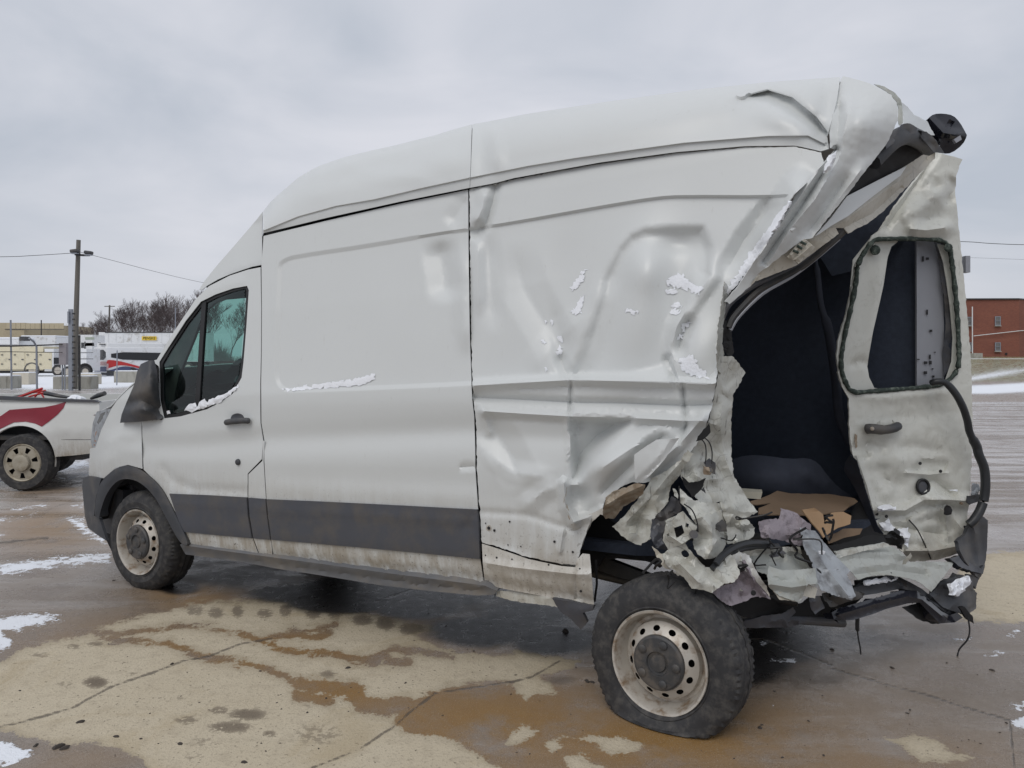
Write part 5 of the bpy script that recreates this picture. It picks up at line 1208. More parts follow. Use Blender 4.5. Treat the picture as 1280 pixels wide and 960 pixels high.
torn('crumpled_skin', c7(834, 358, 860, 380, 905, 420, 960, 432, 1040, 436, 1062, 500, 1075, 560, 1072, 640, 1045, 690, 1010, 712, 965, 716, 930, 690, 905, 640, 905, 610, 930, 570, 905, 520, 870, 460, 835, 430), [(848, 610, 3.44), (900, 630, 3.46), (907, 680, 3.44), (885, 699, 3.36), (866, 672, 3.38), (872, 650, 3.36)], M['wreck'], 8, 0.022, 0.6, feats=[('b', 888, 672, 12, 22, 0, 0.04), ('t', c7(900, 450, 1000, 560, 1000, 690), 0.03, 10), ('t', c7(1060, 560, 980, 700), 0.02, 6)])
torn('crumpled_skin', c7(1040, 430, 1110, 470, 1170, 480, 1230, 482, 1170, 510, 1215, 560, 1210, 600, 1150, 632, 1080, 640, 1075, 560), [(900, 628, 3.50), (947, 640, 3.58), (942, 665, 3.55), (910, 680, 3.46)], M['wreck'], 7, 0.022, 0.9)
torn('perforated_bracket', c7(752, 620, 770, 530, 850, 478, 882, 520, 925, 556, 905, 606, 850, 640, 782, 668), [(827, 675, 3.40), (850, 640, 3.36), (870, 660, 3.33), (835, 686, 3.40)], M['wreck'], 7, 0.006, 0.3, holes=[c7(810, 560, 850, 545, 862, 585, 822, 612), c7(868, 535, 885, 540, 880, 560, 866, 556), c7(772, 590, 785, 586, 788, 602, 776, 606)], feats=[('t', c7(770, 530, 790, 600, 850, 640), 0.03, 8)], thick=0.02)
tube('bracket_bush', [at(*c7(905, 590)[0], 3.36), at(*c7(910, 592)[0], 3.28)], 0.018, M['clad'], van, 10)
torn('dark_bracket', c7(700, 520, 770, 450, 800, 400, 830, 420, 850, 470, 770, 520, 750, 620, 780, 670, 720, 660, 690, 600), [(815, 650, 3.52), (840, 620, 3.52), (827, 680, 3.50)], M['clad'], 6, 0.02, 0.6)
torn('bent_rail', c7(752, 690, 790, 662, 860, 632, 905, 690, 950, 740, 1000, 772, 1040, 720, 1090, 690, 1118, 720, 1140, 790, 1112, 830, 1060, 838, 1000, 884, 960, 872, 900, 862, 860, 806, 770, 745), [(830, 690, 3.40), (855, 680, 3.38), (890, 712, 3.32), (920, 700, 3.38), (917, 727, 3.30), (890, 740, 3.30), (860, 725, 3.34)], M['wreck'], 8, 0.014, 0.6, feats=[('t', c7(800, 700, 900, 800, 960, 860), 0.04, 10), ('t', c7(950, 740, 1040, 830), -0.03, 9)], holes=[smooth_poly(c7(846, 676, 868, 668, 888, 690, 880, 708, 860, 706, 848, 692), 1)])
torn('bent_rail', c7(700, 650, 750, 690, 770, 745, 830, 800, 850, 790, 760, 760, 720, 700), [(815, 685, 3.46), (850, 715, 3.40), (820, 700, 3.45)], M['beige_inner'], 5, 0.01, 0.5)
torn('lower_skin', c7(1002, 884, 1040, 852, 1112, 832, 1140, 780, 1150, 730) + c8(118, 516, 140, 560, 175, 625, 215, 702, 150, 690, 100, 715, 40, 732, 10, 715), [(890, 741, 3.40), (927, 705, 3.44), (964, 748, 3.50), (912, 757, 3.38), (935, 692, 3.48)], M['pinkgrey'], 8, 0.018, 0.8, feats=[('t', c8(80, 510, 130, 600, 205, 700), 0.05, 7)])
torn('lower_skin', c8(40, 530, 80, 505, 122, 520, 150, 580, 195, 650, 215, 700, 180, 660, 130, 600, 80, 570), [(915, 695, 3.38), (936, 694, 3.40), (964, 748, 3.44)], M['paint'], 6, 0.01, 0.5)
disc('bolt_hole', at(*c8(140, 677)[0], 3.38), Vector((.2, -1, 0)), 0.012, 0.006, M['seal'], van, 10, 0)
torn('rear_sheet', c8(118, 500, 200, 500, 325, 490, 372, 562, 400, 590, 340, 640, 240, 640, 205, 600, 160, 590), [(936, 688, 3.58), (998, 686, 3.74), (1010, 706, 3.72), (960, 720, 3.58)], M['wreck_green'], 8, 0.012, 0.5, feats=[('t', c8(300, 520, 360, 580), -0.03, 6), ('b', 965, 700, 12, 10, 0, -0.03)])
torn('rear_sheet', c8(205, 562, 230, 572, 262, 582, 330, 578, 402, 574, 412, 650, 372, 640, 352, 680, 336, 718, 250, 690, 205, 652, 200, 605), [(961, 708, 3.50), (1019, 711, 3.62), (1022, 733, 3.60), (999, 752, 3.50), (962, 733, 3.46)], M['wreck_green'], 9, 0.008, 0.4, feats=[('t', c8(208, 640, 300, 655, 400, 640), 0.05, 7), ('t', c8(360, 620, 370, 700), 0.03, 6)])
torn('rear_sheet', c8(212, 650, 300, 665, 370, 640, 410, 660, 400, 700, 350, 690, 336, 716, 250, 705), [(962, 733, 3.44), (1004, 735, 3.52), (999, 752, 3.48)], M['beige_inner'], 7, 0.01, 0.5)
torn('rolled_edge', c8(80, 508, 160, 496, 250, 484, 335, 482, 345, 512, 300, 502, 200, 512, 120, 524), [(925, 690, 3.52), (974, 685, 3.62), (1001, 688, 3.68)], M['wreck'], 5, 0.014, 0.6)
tube('wire_loom', [at(x, y, d) for (x, y), d in zip(c7(1020, 740, 1060, 690, 1130, 650, 1200, 635, 1280, 640), (3.33, 3.36, 3.42, 3.48, 3.55))], 0.016, M['hose'], van, 7, True, 5)
tube('wire_loom', [at(x, y, d) for (x, y), d in zip(c7(1000, 760, 1060, 705, 1140, 668, 1210, 655, 1330, 650), (3.34, 3.38, 3.44, 3.5, 3.58))], 0.012, M['hose'], van, 7, True, 5)
torn('aluminium_strip', c8(336, 402, 400, 418, 450, 478, 500, 538, 548, 582, 534, 602, 556, 640, 570, 692, 556, 708, 480, 690, 420, 662, 400, 600, 388, 556, 352, 480), [(1001, 659, 3.72), (1034, 682, 3.74), (1062, 712, 3.72), (1067, 747, 3.62), (1025, 736, 3.60), (1010, 690, 3.66)], M['bluegrey'], 8, 0.016, 0.7, feats=[('t', c8(370, 440, 440, 560, 540, 690), 0.035, 9)])
torn('plastic_panel', c8(164, 378, 205, 366, 252, 366, 258, 322, 310, 335, 345, 360, 382, 392, 386, 422, 345, 420, 352, 482, 300, 466, 235, 450, 170, 446), [(949, 651, 3.62), (977, 635, 3.74), (1014, 660, 3.78), (1000, 680, 3.70), (950, 672, 3.60)], M['pinkgrey'], 6, 0.02, 0.9)
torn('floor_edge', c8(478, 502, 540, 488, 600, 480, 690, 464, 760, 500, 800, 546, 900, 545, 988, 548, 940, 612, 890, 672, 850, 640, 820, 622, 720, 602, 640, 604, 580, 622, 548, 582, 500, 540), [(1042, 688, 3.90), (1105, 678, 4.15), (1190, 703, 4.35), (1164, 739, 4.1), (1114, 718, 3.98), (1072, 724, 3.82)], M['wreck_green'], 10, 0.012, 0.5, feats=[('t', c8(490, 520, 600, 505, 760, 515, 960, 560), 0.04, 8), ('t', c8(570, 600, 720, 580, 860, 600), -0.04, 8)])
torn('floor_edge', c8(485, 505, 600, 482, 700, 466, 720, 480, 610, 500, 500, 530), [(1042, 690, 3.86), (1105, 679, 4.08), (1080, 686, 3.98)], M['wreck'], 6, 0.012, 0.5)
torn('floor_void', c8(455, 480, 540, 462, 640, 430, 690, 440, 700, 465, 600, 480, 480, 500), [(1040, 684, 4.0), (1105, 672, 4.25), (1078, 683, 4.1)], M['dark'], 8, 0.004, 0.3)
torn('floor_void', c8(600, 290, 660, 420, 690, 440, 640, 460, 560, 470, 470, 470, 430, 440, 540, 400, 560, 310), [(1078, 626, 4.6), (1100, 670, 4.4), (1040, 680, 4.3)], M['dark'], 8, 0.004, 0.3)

# ---- shreds of steel, foam and trim pushed in between the bigger pieces
_rs = np.random.default_rng(77)
_zones = [(P(770, 640, 830, 600, 905, 640, 940, 690, 960, 740, 900, 735, 850, 715, 800, 680), 10, 0.0), (P(915, 690, 1000, 660, 1060, 700, 1060, 752, 960, 755, 905, 740), 14, 0.0), (P(1060, 690, 1160, 690, 1190, 720, 1150, 735, 1080, 720), 7, 0.0), (P(840, 560, 905, 560, 925, 640, 870, 630), 3, 0.0)]
_mm = ['wreck', 'wreck', 'clad', 'rust', 'under', 'trim', 'under']
for zone, cnt, _ in _zones:
    za = np.array(zone); done = 0
    while done < cnt:
        cx_, cy_ = _rs.uniform(za[:, 0].min(), za[:, 0].max()), _rs.uniform(za[:, 1].min(), za[:, 1].max())
        if not inside(np.array([cx_]), np.array([cy_]), zone)[0]: continue
        k = _rs.integers(3, 7); r_ = _rs.uniform(3, 11); st = _rs.uniform(.35, 1); an = _rs.uniform(0, 3.14)
        ol_ = []
        for j in range(k):
            a_ = 2 * math.pi * j / k + _rs.uniform(-.35, .35); q = r_ * _rs.uniform(.6, 1.3); x_, y_ = q * math.cos(a_), q * math.sin(a_) * st
            ol_.append((cx_ + x_ * math.cos(an) - y_ * math.sin(an), cy_ + x_ * math.sin(an) + y_ * math.cos(an)))
        d_ = float(rear_y(cx_, 0)) - 0.02 + _rs.uniform(-.06, .07) if cx_ > 900 else 3.40 + (900 - cx_) * 0.0012 + _rs.uniform(-.05, .06)
        torn('shred', ol_, [(cx_ - 8, cy_, d_ + _rs.uniform(-.04, .04)), (cx_ + 8, cy_, d_ + _rs.uniform(-.04, .04)), (cx_, cy_ + 8, d_ + _rs.uniform(-.04, .04))], M[_mm[_rs.integers(len(_mm))]], 4, 0.012, 0.5)
        done += 1
for _ in range(16):
    x_, y_ = _rs.uniform(800, 1080), _rs.uniform(640, 735); d_ = (3.36 if x_ < 900 else float(rear_y(x_, 0.05)))
    p_ = [at(x_, y_, d_)]
    for j in range(4): x_ += _rs.normal() * 12; y_ += _rs.normal() * 8 + 2; p_.append(at(x_, y_, d_ + _rs.uniform(-.04, .04)))
    tube('thin_wire', p_, _rs.choice([0.003, 0.004, 0.006]), M['seal'], van, 5, True, 4)
# ---- bumper remains
beam_ctrl = [(1010, 755, 3.72), (1042, 760, 3.78), (1100, 745, 3.98), (1146, 745, 4.12), (1170, 770, 4.16), (1200, 768, 4.28)]
sheet('bumper_beam', c8(470, 760, 500, 742, 570, 722, 650, 700, 760, 668, 830, 668, 872, 700, 930, 752, 965, 772, 1000, 760, 1022, 782, 988, 802, 925, 806, 880, 760, 840, 718, 790, 722, 700, 745, 640, 768, 560, 792, 480, 790), tps(beam_ctrl), M['gloss'], van, res=4, thick=0.06, sharp=40, feats=[('t', c8(500, 770, 650, 725, 790, 692, 850, 705, 940, 780), 0.03, 5)])
sheet('bumper_step', c8(568, 652, 598, 620, 660, 606, 735, 600, 800, 632, 850, 660, 890, 692, 960, 742, 1000, 742, 1006, 760, 960, 768, 900, 722, 830, 672, 760, 660, 660, 680, 580, 692, 540, 680), lambda px, py: tps(beam_ctrl)(px, py) + 0.04, M['trim'], van, res=4, thick=0.05, sharp=40, feats=[('t', c8(590, 650, 740, 632, 850, 690, 960, 756), 0.03, 5)])
torn('bumper_skirt', c8(768, 738, 850, 716, 900, 770, 935, 806, 900, 808, 840, 790, 800, 764), lambda px, py: tps(beam_ctrl)(px, py) + 0.10, M['under'], 6, 0.01, 0.5)
torn('rear_frame', c7(1000, 884, 1060, 920) + c8(40, 735, 150, 694, 220, 706, 340, 722, 380, 690, 470, 690, 560, 700, 600, 695, 570, 725, 480, 790, 380, 800, 200, 792, 60, 770, 20, 760), [(890, 741, 3.55), (930, 765, 3.62), (1000, 770, 3.85), (1070, 745, 4.0)], M['dark'], 9, 0.01, 0.5)
torn('frame_scrap', c8(375, 690, 420, 690, 440, 740, 400, 766, 380, 740), [(1012, 745, 3.60), (1030, 760, 3.64), (1018, 766, 3.62)], M['clad'], 5, 0.015, 0.5)
torn('frame_scrap', c8(430, 680, 540, 660, 610, 680, 600, 700, 520, 720, 470, 740, 440, 710), [(1028, 742, 3.68), (1080, 742, 3.84), (1040, 758, 3.7)], M['under'], 5, 0.025, 0.7)
tube('tow_bar', [at(930, 779, 3.72), at(985, 774, 3.80), at(1054, 779, 4.0)], 0.022, M['clad'], van, 8)
torn('exhaust_shield', c8(95, 800, 180, 775, 260, 765, 305, 738, 320, 760, 290, 790, 360, 800, 300, 822, 100, 826), [(930, 778, 3.66), (990, 760, 3.72), (990, 784, 3.76)], M['clad'], 7, 0.02, 0.5)
cb_ctrl = [(1197, 675, 4.40), (1235, 651, 4.62), (1230, 712, 4.55), (1215, 715, 4.40)]
torn('corner_bumper', c8(1000, 458, 1035, 430, 1058, 372, 1100, 350, 1128, 372, 1126, 440, 1124, 500, 1112, 582, 1090, 622, 1060, 582, 1030, 540, 1010, 500), cb_ctrl, M['trim'], 6, 0.006, 0.3, thick=0.02, feats=[('t', c8(1060, 372, 1075, 430, 1095, 600), 0.04, 7), ('b', 1222, 690, 8, 24, 0, -0.05)])
torn('corner_bumper', c8(882, 682, 930, 642, 1000, 600, 1062, 608, 1068, 660, 1082, 680, 1078, 742, 1040, 772, 985, 756, 940, 740), [(1161, 742, 4.15), (1197, 718, 4.35), (1219, 739, 4.40), (1209, 769, 4.30)], M['trim'], 6, 0.02, 0.6, thick=0.03)
torn('bumper_strut', c8(966, 532, 1010, 520, 1060, 556, 1112, 580, 1106, 598, 1060, 586, 1010, 568), [(1187, 698, 4.32), (1215, 706, 4.42), (1230, 715, 4.46)], M['gloss'], 5, 0.006, 0.3, thick=0.03)
torn('bumper_strut', c8(1040, 600, 1075, 600, 1110, 560, 1090, 612, 1076, 660, 1062, 640), [(1210, 720, 4.42), (1225, 712, 4.46), (1218, 730, 4.42)], M['trim'], 5, 0.008, 0.4, thick=0.02)
torn('lamp_fragment', c8(1040, 270, 1095, 260, 1098, 290, 1050, 305, 1036, 296), [(1210, 622, 4.55), (1225, 622, 4.6), (1215, 630, 4.55)], M['seal'], 5, 0.012, 0.5)
torn('lamp_fragment', c8(1062, 215, 1090, 218, 1096, 245, 1080, 268, 1056, 270, 1060, 240), [(1215, 606, 4.6), (1225, 610, 4.6), (1215, 620, 4.6)], M['bluegrey'], 4, 0.02, 0.5)
# black weather-strip hanging out of the window opening
tube('hanging_strip', [at(x, y, d) for (x, y), d in zip(c6(885, 672, 910, 664, 950, 670, 990, 712, 1020, 765, 1042, 830, 1052, 880, 1080, 935) + c8(1090, 95, 1112, 150, 1118, 215, 1112, 280, 1095, 330, 1070, 370, 1048, 390), (4.46, 4.44, 4.43, 4.42, 4.42, 4.44, 4.46, 4.48, 4.48, 4.48, 4.48, 4.48, 4.47, 4.45, 4.45))], [0.012] + [0.019] * 13 + [0.021] * 25 + [0.026] * 46, M['hose'], van, 9, True, 6)
# loose cables
tube('loose_cable', [at(x, y, 3.95) for x, y in P(1072, 768, 1071.6, 785, 1073, 798, 1075, 808, 1076, 818)], [0.010] * 8 + [0.004] * 17, M['seal'], van, 6, True, 6)
tube('loose_cable', [at(x, y, 4.2) for x, y in P(1210, 772, 1212, 788, 1209, 800, 1199, 812, 1197, 824, 1203, 832, 1208, 836)], 0.0045, M['seal'], van, 5, True, 6)
MB().box(at(1208.5, 840, 4.2), (0.03, 0.025, 0.028)).out('plug', M['seal'], van)
torn('cable_clip', c8(1010, 740, 1030, 735, 1062, 775, 1070, 808, 1040, 790), [(1200, 762, 4.2), (1215, 775, 4.2), (1210, 780, 4.2)], M['seal'], 5, 0.01, 0.4, thick=0.02)
for pts, d in ((c7(835, 350, 838, 420, 840, 440), 3.38), (c7(950, 100, 985, 130, 1000, 180, 998, 240), 3.42), (c7(930, 100, 965, 140, 970, 200, 965, 240), 3.42), (c7(860, 440, 900, 470, 925, 530, 930, 580), 3.30)):
    tube('thin_wire', [at(x, y, d) for x, y in pts], 0.003, M['seal'], van, 5, True, 4)

# ---- axle, springs, chassis rails that show through the wheel opening
tube('axle', [cr - LEFT * 0.2, cr - LEFT * 1.9 + Vector((0, 0, 0.08))], 0.06, M['under'], van, 12)
tube('leaf_spring', [V(2.75, -0.45, 0.52), V(3.2, -0.45, 0.46), V(3.7, -0.45, 0.44), V(4.2, -0.5, 0.46)], 0.035, M['under'], van, 8, True, 5)
MB().prism([V(2.5, -0.40, 0.55), V(2.5, -0.40, 0.70), V(4.05, -0.5, 0.74), V(4.05, -0.5, 0.58)], RIGHT * 0.1).out('chassis_rail', M['under'], van)
MB().prism([V(2.5, -1.5, 0.50), V(2.5, -1.5, 0.66), V(4.4, -1.5, 0.70), V(4.4, -1.5, 0.54)], RIGHT * 0.1).out('chassis_rail', M['under'], van)
MB().prism([V(2.72, -0.12, 0.40), V(2.72, -0.12, 0.72), V(2.76, -0.12, 0.72), V(2.76, -0.12, 0.40)], RIGHT * 0.4).out('mud_shield', M['under'], van)
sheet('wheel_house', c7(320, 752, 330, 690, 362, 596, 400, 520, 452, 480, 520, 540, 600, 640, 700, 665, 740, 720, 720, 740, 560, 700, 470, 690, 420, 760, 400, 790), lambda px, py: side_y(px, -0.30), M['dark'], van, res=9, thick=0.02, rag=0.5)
sheet('frame_arm', c7(400, 700, 470, 690, 600, 650, 700, 690, 760, 740, 740, 760, 660, 715, 560, 705, 490, 720, 700, 800, 720, 790, 740, 830, 560, 815, 420, 770), lambda px, py: side_y(px, -0.38), M['under'], van, res=8, thick=0.04)
tube('brake_line', [at(745, 700, 3.8), at(746, 730, 3.8), at(743, 752, 3.82)], 0.006, M['seal'], van, 5)
torn('step_bracket', P(690, 748, 742, 757, 741, 763, 728, 766, 734, 778, 726, 787, 716, 776, 700, 764), [(690, 748, 3.86), (742, 760, 3.74), (726, 786, 3.80)], M['clad'], 6, 0.004, 0.3, thick=0.02)
torn('sill_underside', P(621, 739, 640, 738, 690, 747, 740, 757, 740, 763, 690, 758, 640, 751, 620, 745), lambda px, py: side_y(px, -0.06), M['wreck'], 5, 0.006, 0.5)

# ---- snow lying on the van (one mass of clumps)
_snow = MB()
def clump(outline, depth, lift=0.018, res=3.0, rag=0.8):
    o = sheet('snow_clump', outline, lambda px, py: depth(px, py) - 0.003, M['snow'], None, res=res, rag=rag, crumple=lift * 0.35, thick=0, feats=[('p', outline, lift, 7)])
    w = o.location.copy(); me = o.data
    _snow.add([v.co + w for v in me.vertices], [list(p.vertices) for p in me.polygons])
    bpy.data.objects.remove(o); bpy.data.meshes.remove(me)
qd = lambda px, py: side_depth(px, py) - feats_eval(px, py, quarter_f)
sd_ = lambda px, py: side_depth(px, py) - feats_eval(px, py, side_f)
clump(P(985, 250, 990, 252, 975, 280, 958, 305, 946, 325, 930, 345, 916, 362, 906, 372, 903, 368, 918, 348, 936, 318, 955, 292, 972, 268), qd, 0.010, 2.6, rag=1.2)
clump(c4(492, 362, 486, 400, 470, 440, 440, 460, 430, 470, 445, 420, 460, 385), lambda px, py: tps(x_ctrl)(px, py) - 0.03)
for o_ in (c5(290, 245, 318, 205, 345, 165, 368, 145, 360, 190, 350, 215, 325, 235, 300, 250), c5(295, 360, 325, 320, 345, 275, 362, 270, 360, 310, 340, 350, 348, 368, 310, 370), c5(768, 210, 800, 178, 850, 170, 880, 200, 925, 225, 955, 240, 935, 275, 905, 262, 860, 240, 820, 232, 780, 228), c5(770, 250, 815, 240, 828, 262, 810, 274, 780, 262),
           c5(800, 320, 832, 305, 850, 325, 838, 340, 800, 335), c5(790, 350, 830, 345, 840, 362, 812, 378, 795, 370), c5(820, 490, 850, 470, 850, 420, 880, 402, 898, 412, 885, 430, 862, 440, 860, 480, 838, 504), c5(835, 600, 870, 575, 905, 580, 925, 620, 960, 650, 985, 690, 930, 690, 880, 670, 845, 640),
           c5(225, 475, 250, 490, 255, 515, 238, 520), c5(140, 500, 165, 498, 168, 514, 148, 518), c5(160, 405, 178, 405, 176, 416, 162, 416), c5(230, 530, 245, 535, 240, 570, 228, 570), c5(560, 345, 600, 350, 635, 355, 628, 364, 580, 362), c5(160, 640, 176, 638, 178, 652, 164, 656), c5(190, 405, 210, 408, 206, 426, 196, 426)):
    clump(o_, qd, 0.0025, 1.8, 1.3)
clump(P(352, 486, 372, 484, 392, 481, 420, 476, 440, 475, 455, 471, 470, 467, 466, 476, 450, 482, 420, 484, 390, 486, 365, 489), sd_, 0.004, 2.2, 0.9)
wd = lambda px, py: side_depth(px, py) + 0.008
clump(P(230, 513, 236, 505, 244, 504, 246, 509, 250, 501, 256, 498, 259, 503, 264, 498, 270, 497, 275, 494, 282, 492, 290, 486, 297, 481, 299, 483, 291, 491, 276, 502, 258.5, 509.5, 240, 515), wd, 0.02, 2.4, 0.5)
clump(P(208, 514, 212, 513, 213, 517, 209, 518), wd, 0.01, 2, 0.2)
bstep = lambda px, py: tps(beam_ctrl)(px, py) + 0.02
clump(c8(602, 628, 660, 614, 730, 606, 752, 616, 720, 630, 640, 642, 606, 646), bstep, 0.03)
clump(c8(958, 642, 1000, 616, 1050, 604, 1058, 630, 1030, 668, 1000, 696, 962, 684), tps([(1161, 742, 4.11), (1197, 718, 4.30), (1219, 739, 4.34), (1209, 769, 4.26)]), 0.05)
dlow = lambda px, py: dpl(px, py) - feats_eval(px, py, door_rf) - 0.01
clump(c8(660, 318, 700, 302, 738, 312, 742, 328, 690, 336, 664, 332), dlow, 0.03)
clump(c8(672, 385, 710, 362, 722, 390, 745, 410, 790, 400, 800, 440, 790, 490, 775, 470, 770, 440, 735, 415, 700, 420, 680, 410), dlow, 0.03)
for o_ in (c8(960, 245, 1000, 240, 1000, 250), c8(415, 500, 445, 500, 440, 516, 418, 514)): clump(o_, lambda px, py: rear_y(px, 0.1) , 0.01, 2.4, 0.4)
so = _snow.out('snow_clumps', M['snow'], None, True, None, 60)
kind(so, 'stuff'); so['label'] = 'small clumps of white snow clinging to the dented side of the van'; so['category'] = 'snow'

# ---- loose things lying on the cargo floor
def slab(name, outline, ctrl, mat, t, label, cat, res=8, cr=0.006, feats=(), group=None):
    o = sheet(name, outline, tps(ctrl), mat, None, res=res, rag=0.3, crumple=cr, thick=t, feats=feats, sharp=40)
    tag(o, label, cat, group); return o
slab('cardboard_sheet', c8(128, 292, 180, 275, 240, 250, 300, 258, 480, 262, 565, 278, 582, 292, 520, 330, 400, 350, 160, 346, 165, 320, 215, 300, 130, 306), [(939, 627, 4.05), (971, 614, 4.45), (1066, 622, 4.55), (1000, 640, 4.12), (950, 642, 3.95)], M['cardd'], 0.006, 'wide flat brown cardboard sheet lying deepest inside the open rear of the van', 'cardboard')
slab('torn_cardboard', c8(345, 328, 400, 320, 432, 348, 440, 380, 470, 340, 520, 335, 552, 352, 548, 388, 500, 402, 470, 420, 438, 444, 400, 400, 372, 362), [(1004, 636, 3.98), (1063, 644, 4.12), (1031, 671, 3.92), (1040, 655, 4.0)], M['card'], 0.006, 'torn light brown cardboard flap in front of the flat cardboard sheet', 'cardboard', cr=0.015, feats=[('t', c8(440, 345, 445, 440), -0.03, 5)])
slab('cardboard_strip', c8(452, 440, 520, 408, 600, 405, 590, 430, 520, 446, 458, 470), [(1034, 671, 4.05), (1078, 660, 4.25), (1040, 679, 4.05)], M['cardd'], 0.005, 'narrow brown cardboard strip at the right edge of the cargo floor', 'cardboard', cr=0.01)
eg = thing('egg_carton', at(939, 622, 4.15), 'pale egg carton tray standing on the cardboard beside the torn pillar', 'egg carton')
bb = MB()
e0 = at(924, 614, 4.15); e1 = at(953, 616, 4.15)
ew = (e1 - e0)
bb.prism([e0, e1, e1 - Vector((0.01, 0, 0.035)), e0 - Vector((-0.01, 0, 0.035))], Vector((0.03, 0.10, 0))).out('tray', M['egg'], eg)
for k in range(3):
    c_ = e0 + ew * ((k + .5) / 3) + Vector((0.01, 0.02, -0.002))
    v_, f_ = lathe([(0.022, 0), (0.021, 0.012), (0.017, 0.026), (0.009, 0.032), (0.0005, 0.033)], c_, (0, 0, 1), 14)
    mesh_obj('cup', v_, f_, M['egg'], eg, True)
# ================================================================== the yard behind, left
M['white_far'] = plain('white_vehicle_paint', (0.74, 0.75, 0.76), 0.4, var=0.06, scale=1.5, dirt=(0.45, 0.43, 0.40), damt=0.25, dscale=1.2)
M['cream'] = plain('cream_utility_panel', (0.66, 0.60, 0.44), 0.5, var=0.05, scale=1.5, dirt=(0.48, 0.44, 0.33), damt=0.3, dscale=2)
M['concrete'] = plain('grey_concrete_block', (0.36, 0.35, 0.31), 0.9, var=0.18, scale=4, bump=0.3, dirt=(0.22, 0.21, 0.18), damt=0.5, dscale=2.5, stretch=(1, 1, 0.4))
M['concrete_pale'] = plain('pale_concrete_block', (0.52, 0.48, 0.40), 0.9, var=0.12, scale=4, bump=0.2)
M['galv'] = plain('galvanised_steel', (0.27, 0.29, 0.33), 0.5, metal=0.3, var=0.15, scale=6)
M['wood_pole'] = plain('weathered_pole_wood', (0.155, 0.145, 0.13), 0.9, var=0.4, scale=3, stretch=(3, 3, 0.3), bump=0.3)
M['bark'] = plain('bare_winter_bark', (0.11, 0.092, 0.088), 0.9, var=0.3, scale=3)
M['twig'] = plain('bare_winter_twigs', (0.125, 0.10, 0.10), 0.9, var=0.3, scale=1.0)
M['red'] = plain('dark_red_graphic', (0.235, 0.018, 0.035), 0.4, var=0.25, scale=2.5)
M['redbright'] = plain('bright_red_paint', (0.50, 0.03, 0.03), 0.4, var=0.2)
M['blue'] = plain('slate_blue_stripe', (0.06, 0.075, 0.16), 0.4, var=0.15)
M['pink'] = plain('faded_pink_stripe', (0.50, 0.33, 0.33), 0.45, var=0.1)
M['yellow'] = plain('yellow_sign_film', (0.80, 0.56, 0.05), 0.5, var=0.05)
M['black_ink'] = plain('black_lettering', (0.02, 0.02, 0.02), 0.5)
M['snowflat'] = plain('roof_snow', (0.82, 0.84, 0.88), 0.8, var=0.06, scale=2, bump=0.2)
M['alloy'] = plain('dusty_tan_alloy', (0.38, 0.345, 0.275), 0.5, metal=0.2, var=0.2, scale=10, dirt=(0.22, 0.18, 0.12), damt=0.5, dscale=10)
M['pick_white'] = van_paint('pickup_white_paint', base=(0.68, 0.69, 0.67), low=0.35, high=0.75)
M['pick_low'] = van_paint('pickup_muddy_paint', base=(0.60, 0.58, 0.54), low=0.42, high=0.80)

def gz(px, y, z=0.0):
    return Vector(((px - HX) / F * y, y, z))
def zof(py, y): return CAM_H + (HY - py) / F * y
def pl(depth):
    return lambda px, py: depth + 0 * np.asarray(px, float)
def rect(x0, y0, x1, y1): return P(x0, y0, x1, y0, x1, y1, x0, y1)
def pane(name, outline, depth, mat, parent, t=0.03, rnd=0, **k):
    if rnd: outline = smooth_poly(outline, rnd)
    if not callable(depth): depth = pl(depth)
    return sheet(name, outline, depth, mat, parent, res=40, thick=t, smooth=False, **k)
def wheel_far(name, c, r, w, parent, axis=(0, -1, 0), rimmat='rim'):
    v, f = lathe([(r * .6, 0), (r * .96, 0.01), (r, -0.03), (r, -w + .03), (r * .9, -w), (0.01, -w)], c, axis, 22); t = mesh_obj('tyre' if name == 'w' else name, v, f, M['rubber'], parent, True, None, 40)
    v, f = lathe([(r * .62, 0.005), (r * .55, -0.03), (r * .3, -0.02), (0.001, -0.01)], c, axis, 18); mesh_obj('rim', v, f, M[rimmat], t, True, None, 40)
    return t
def body_prism(A, B, C, z0, z1, name, mat, parent):
    """footprint parallelogram A (far left) - B (near corner) - C (far right)"""
    D = A + C - B
    m = MB().prism([Vector((p.x, p.y, z0)) for p in (A, B, C, D)], (0, 0, z1 - z0))
    o = m.out(name, mat, parent); bevel(o, 0.06, 2); return o

# ---- white pickup truck with the red graphic
pk = thing('pickup_truck', (-6.6, 10.1, 0), 'white pickup truck with a dark red swoosh along its bed side', 'pickup truck')
YP = 9.32
arch = [(25 + 44 * math.cos(a), 576 - 44 * math.sin(a)) for a in np.linspace(math.radians(-10), math.radians(190), 24)]
bed = P(124, 501, 124.6, 530, 122, 541, 121, 560, 112, 567, 90, 569.5, 69, 571) + arch + P(-40, 569, -150, 569, -150, 500, 0, 500.5)
bed_d = lambda px, py: YP + np.interp(py, [498, 508, 541, 543, 570], [0.03, 0.0, 0.0, 0.018, 0.07]) + 0 * px
bed_o = sheet('bed_side', bed, bed_d, M['pick_white'], pk, res=6, feats=[('r', [(x, y) for x, y in arch], 0.03, 7), ('r', P(66, 541.5, 122, 541.5), 0.012, 2)], thick=0.03)
sheet('red_graphic', P(-62, 530, -20, 524, 0, 520.5, 12, 512.3, 55, 509, 70, 506, 82.6, 502.2, 79, 510, 72, 518, 61, 527, 52, 533.3, 44, 529.5, 32, 527, 17, 528, 0, 536, -20, 548, -62, 560), lambda px, py: bed_d(px, py) - feats_eval(px, py, [('r', arch, 0.03, 7)]) - 0.006, M['red'], pk, res=6, thick=0.003)
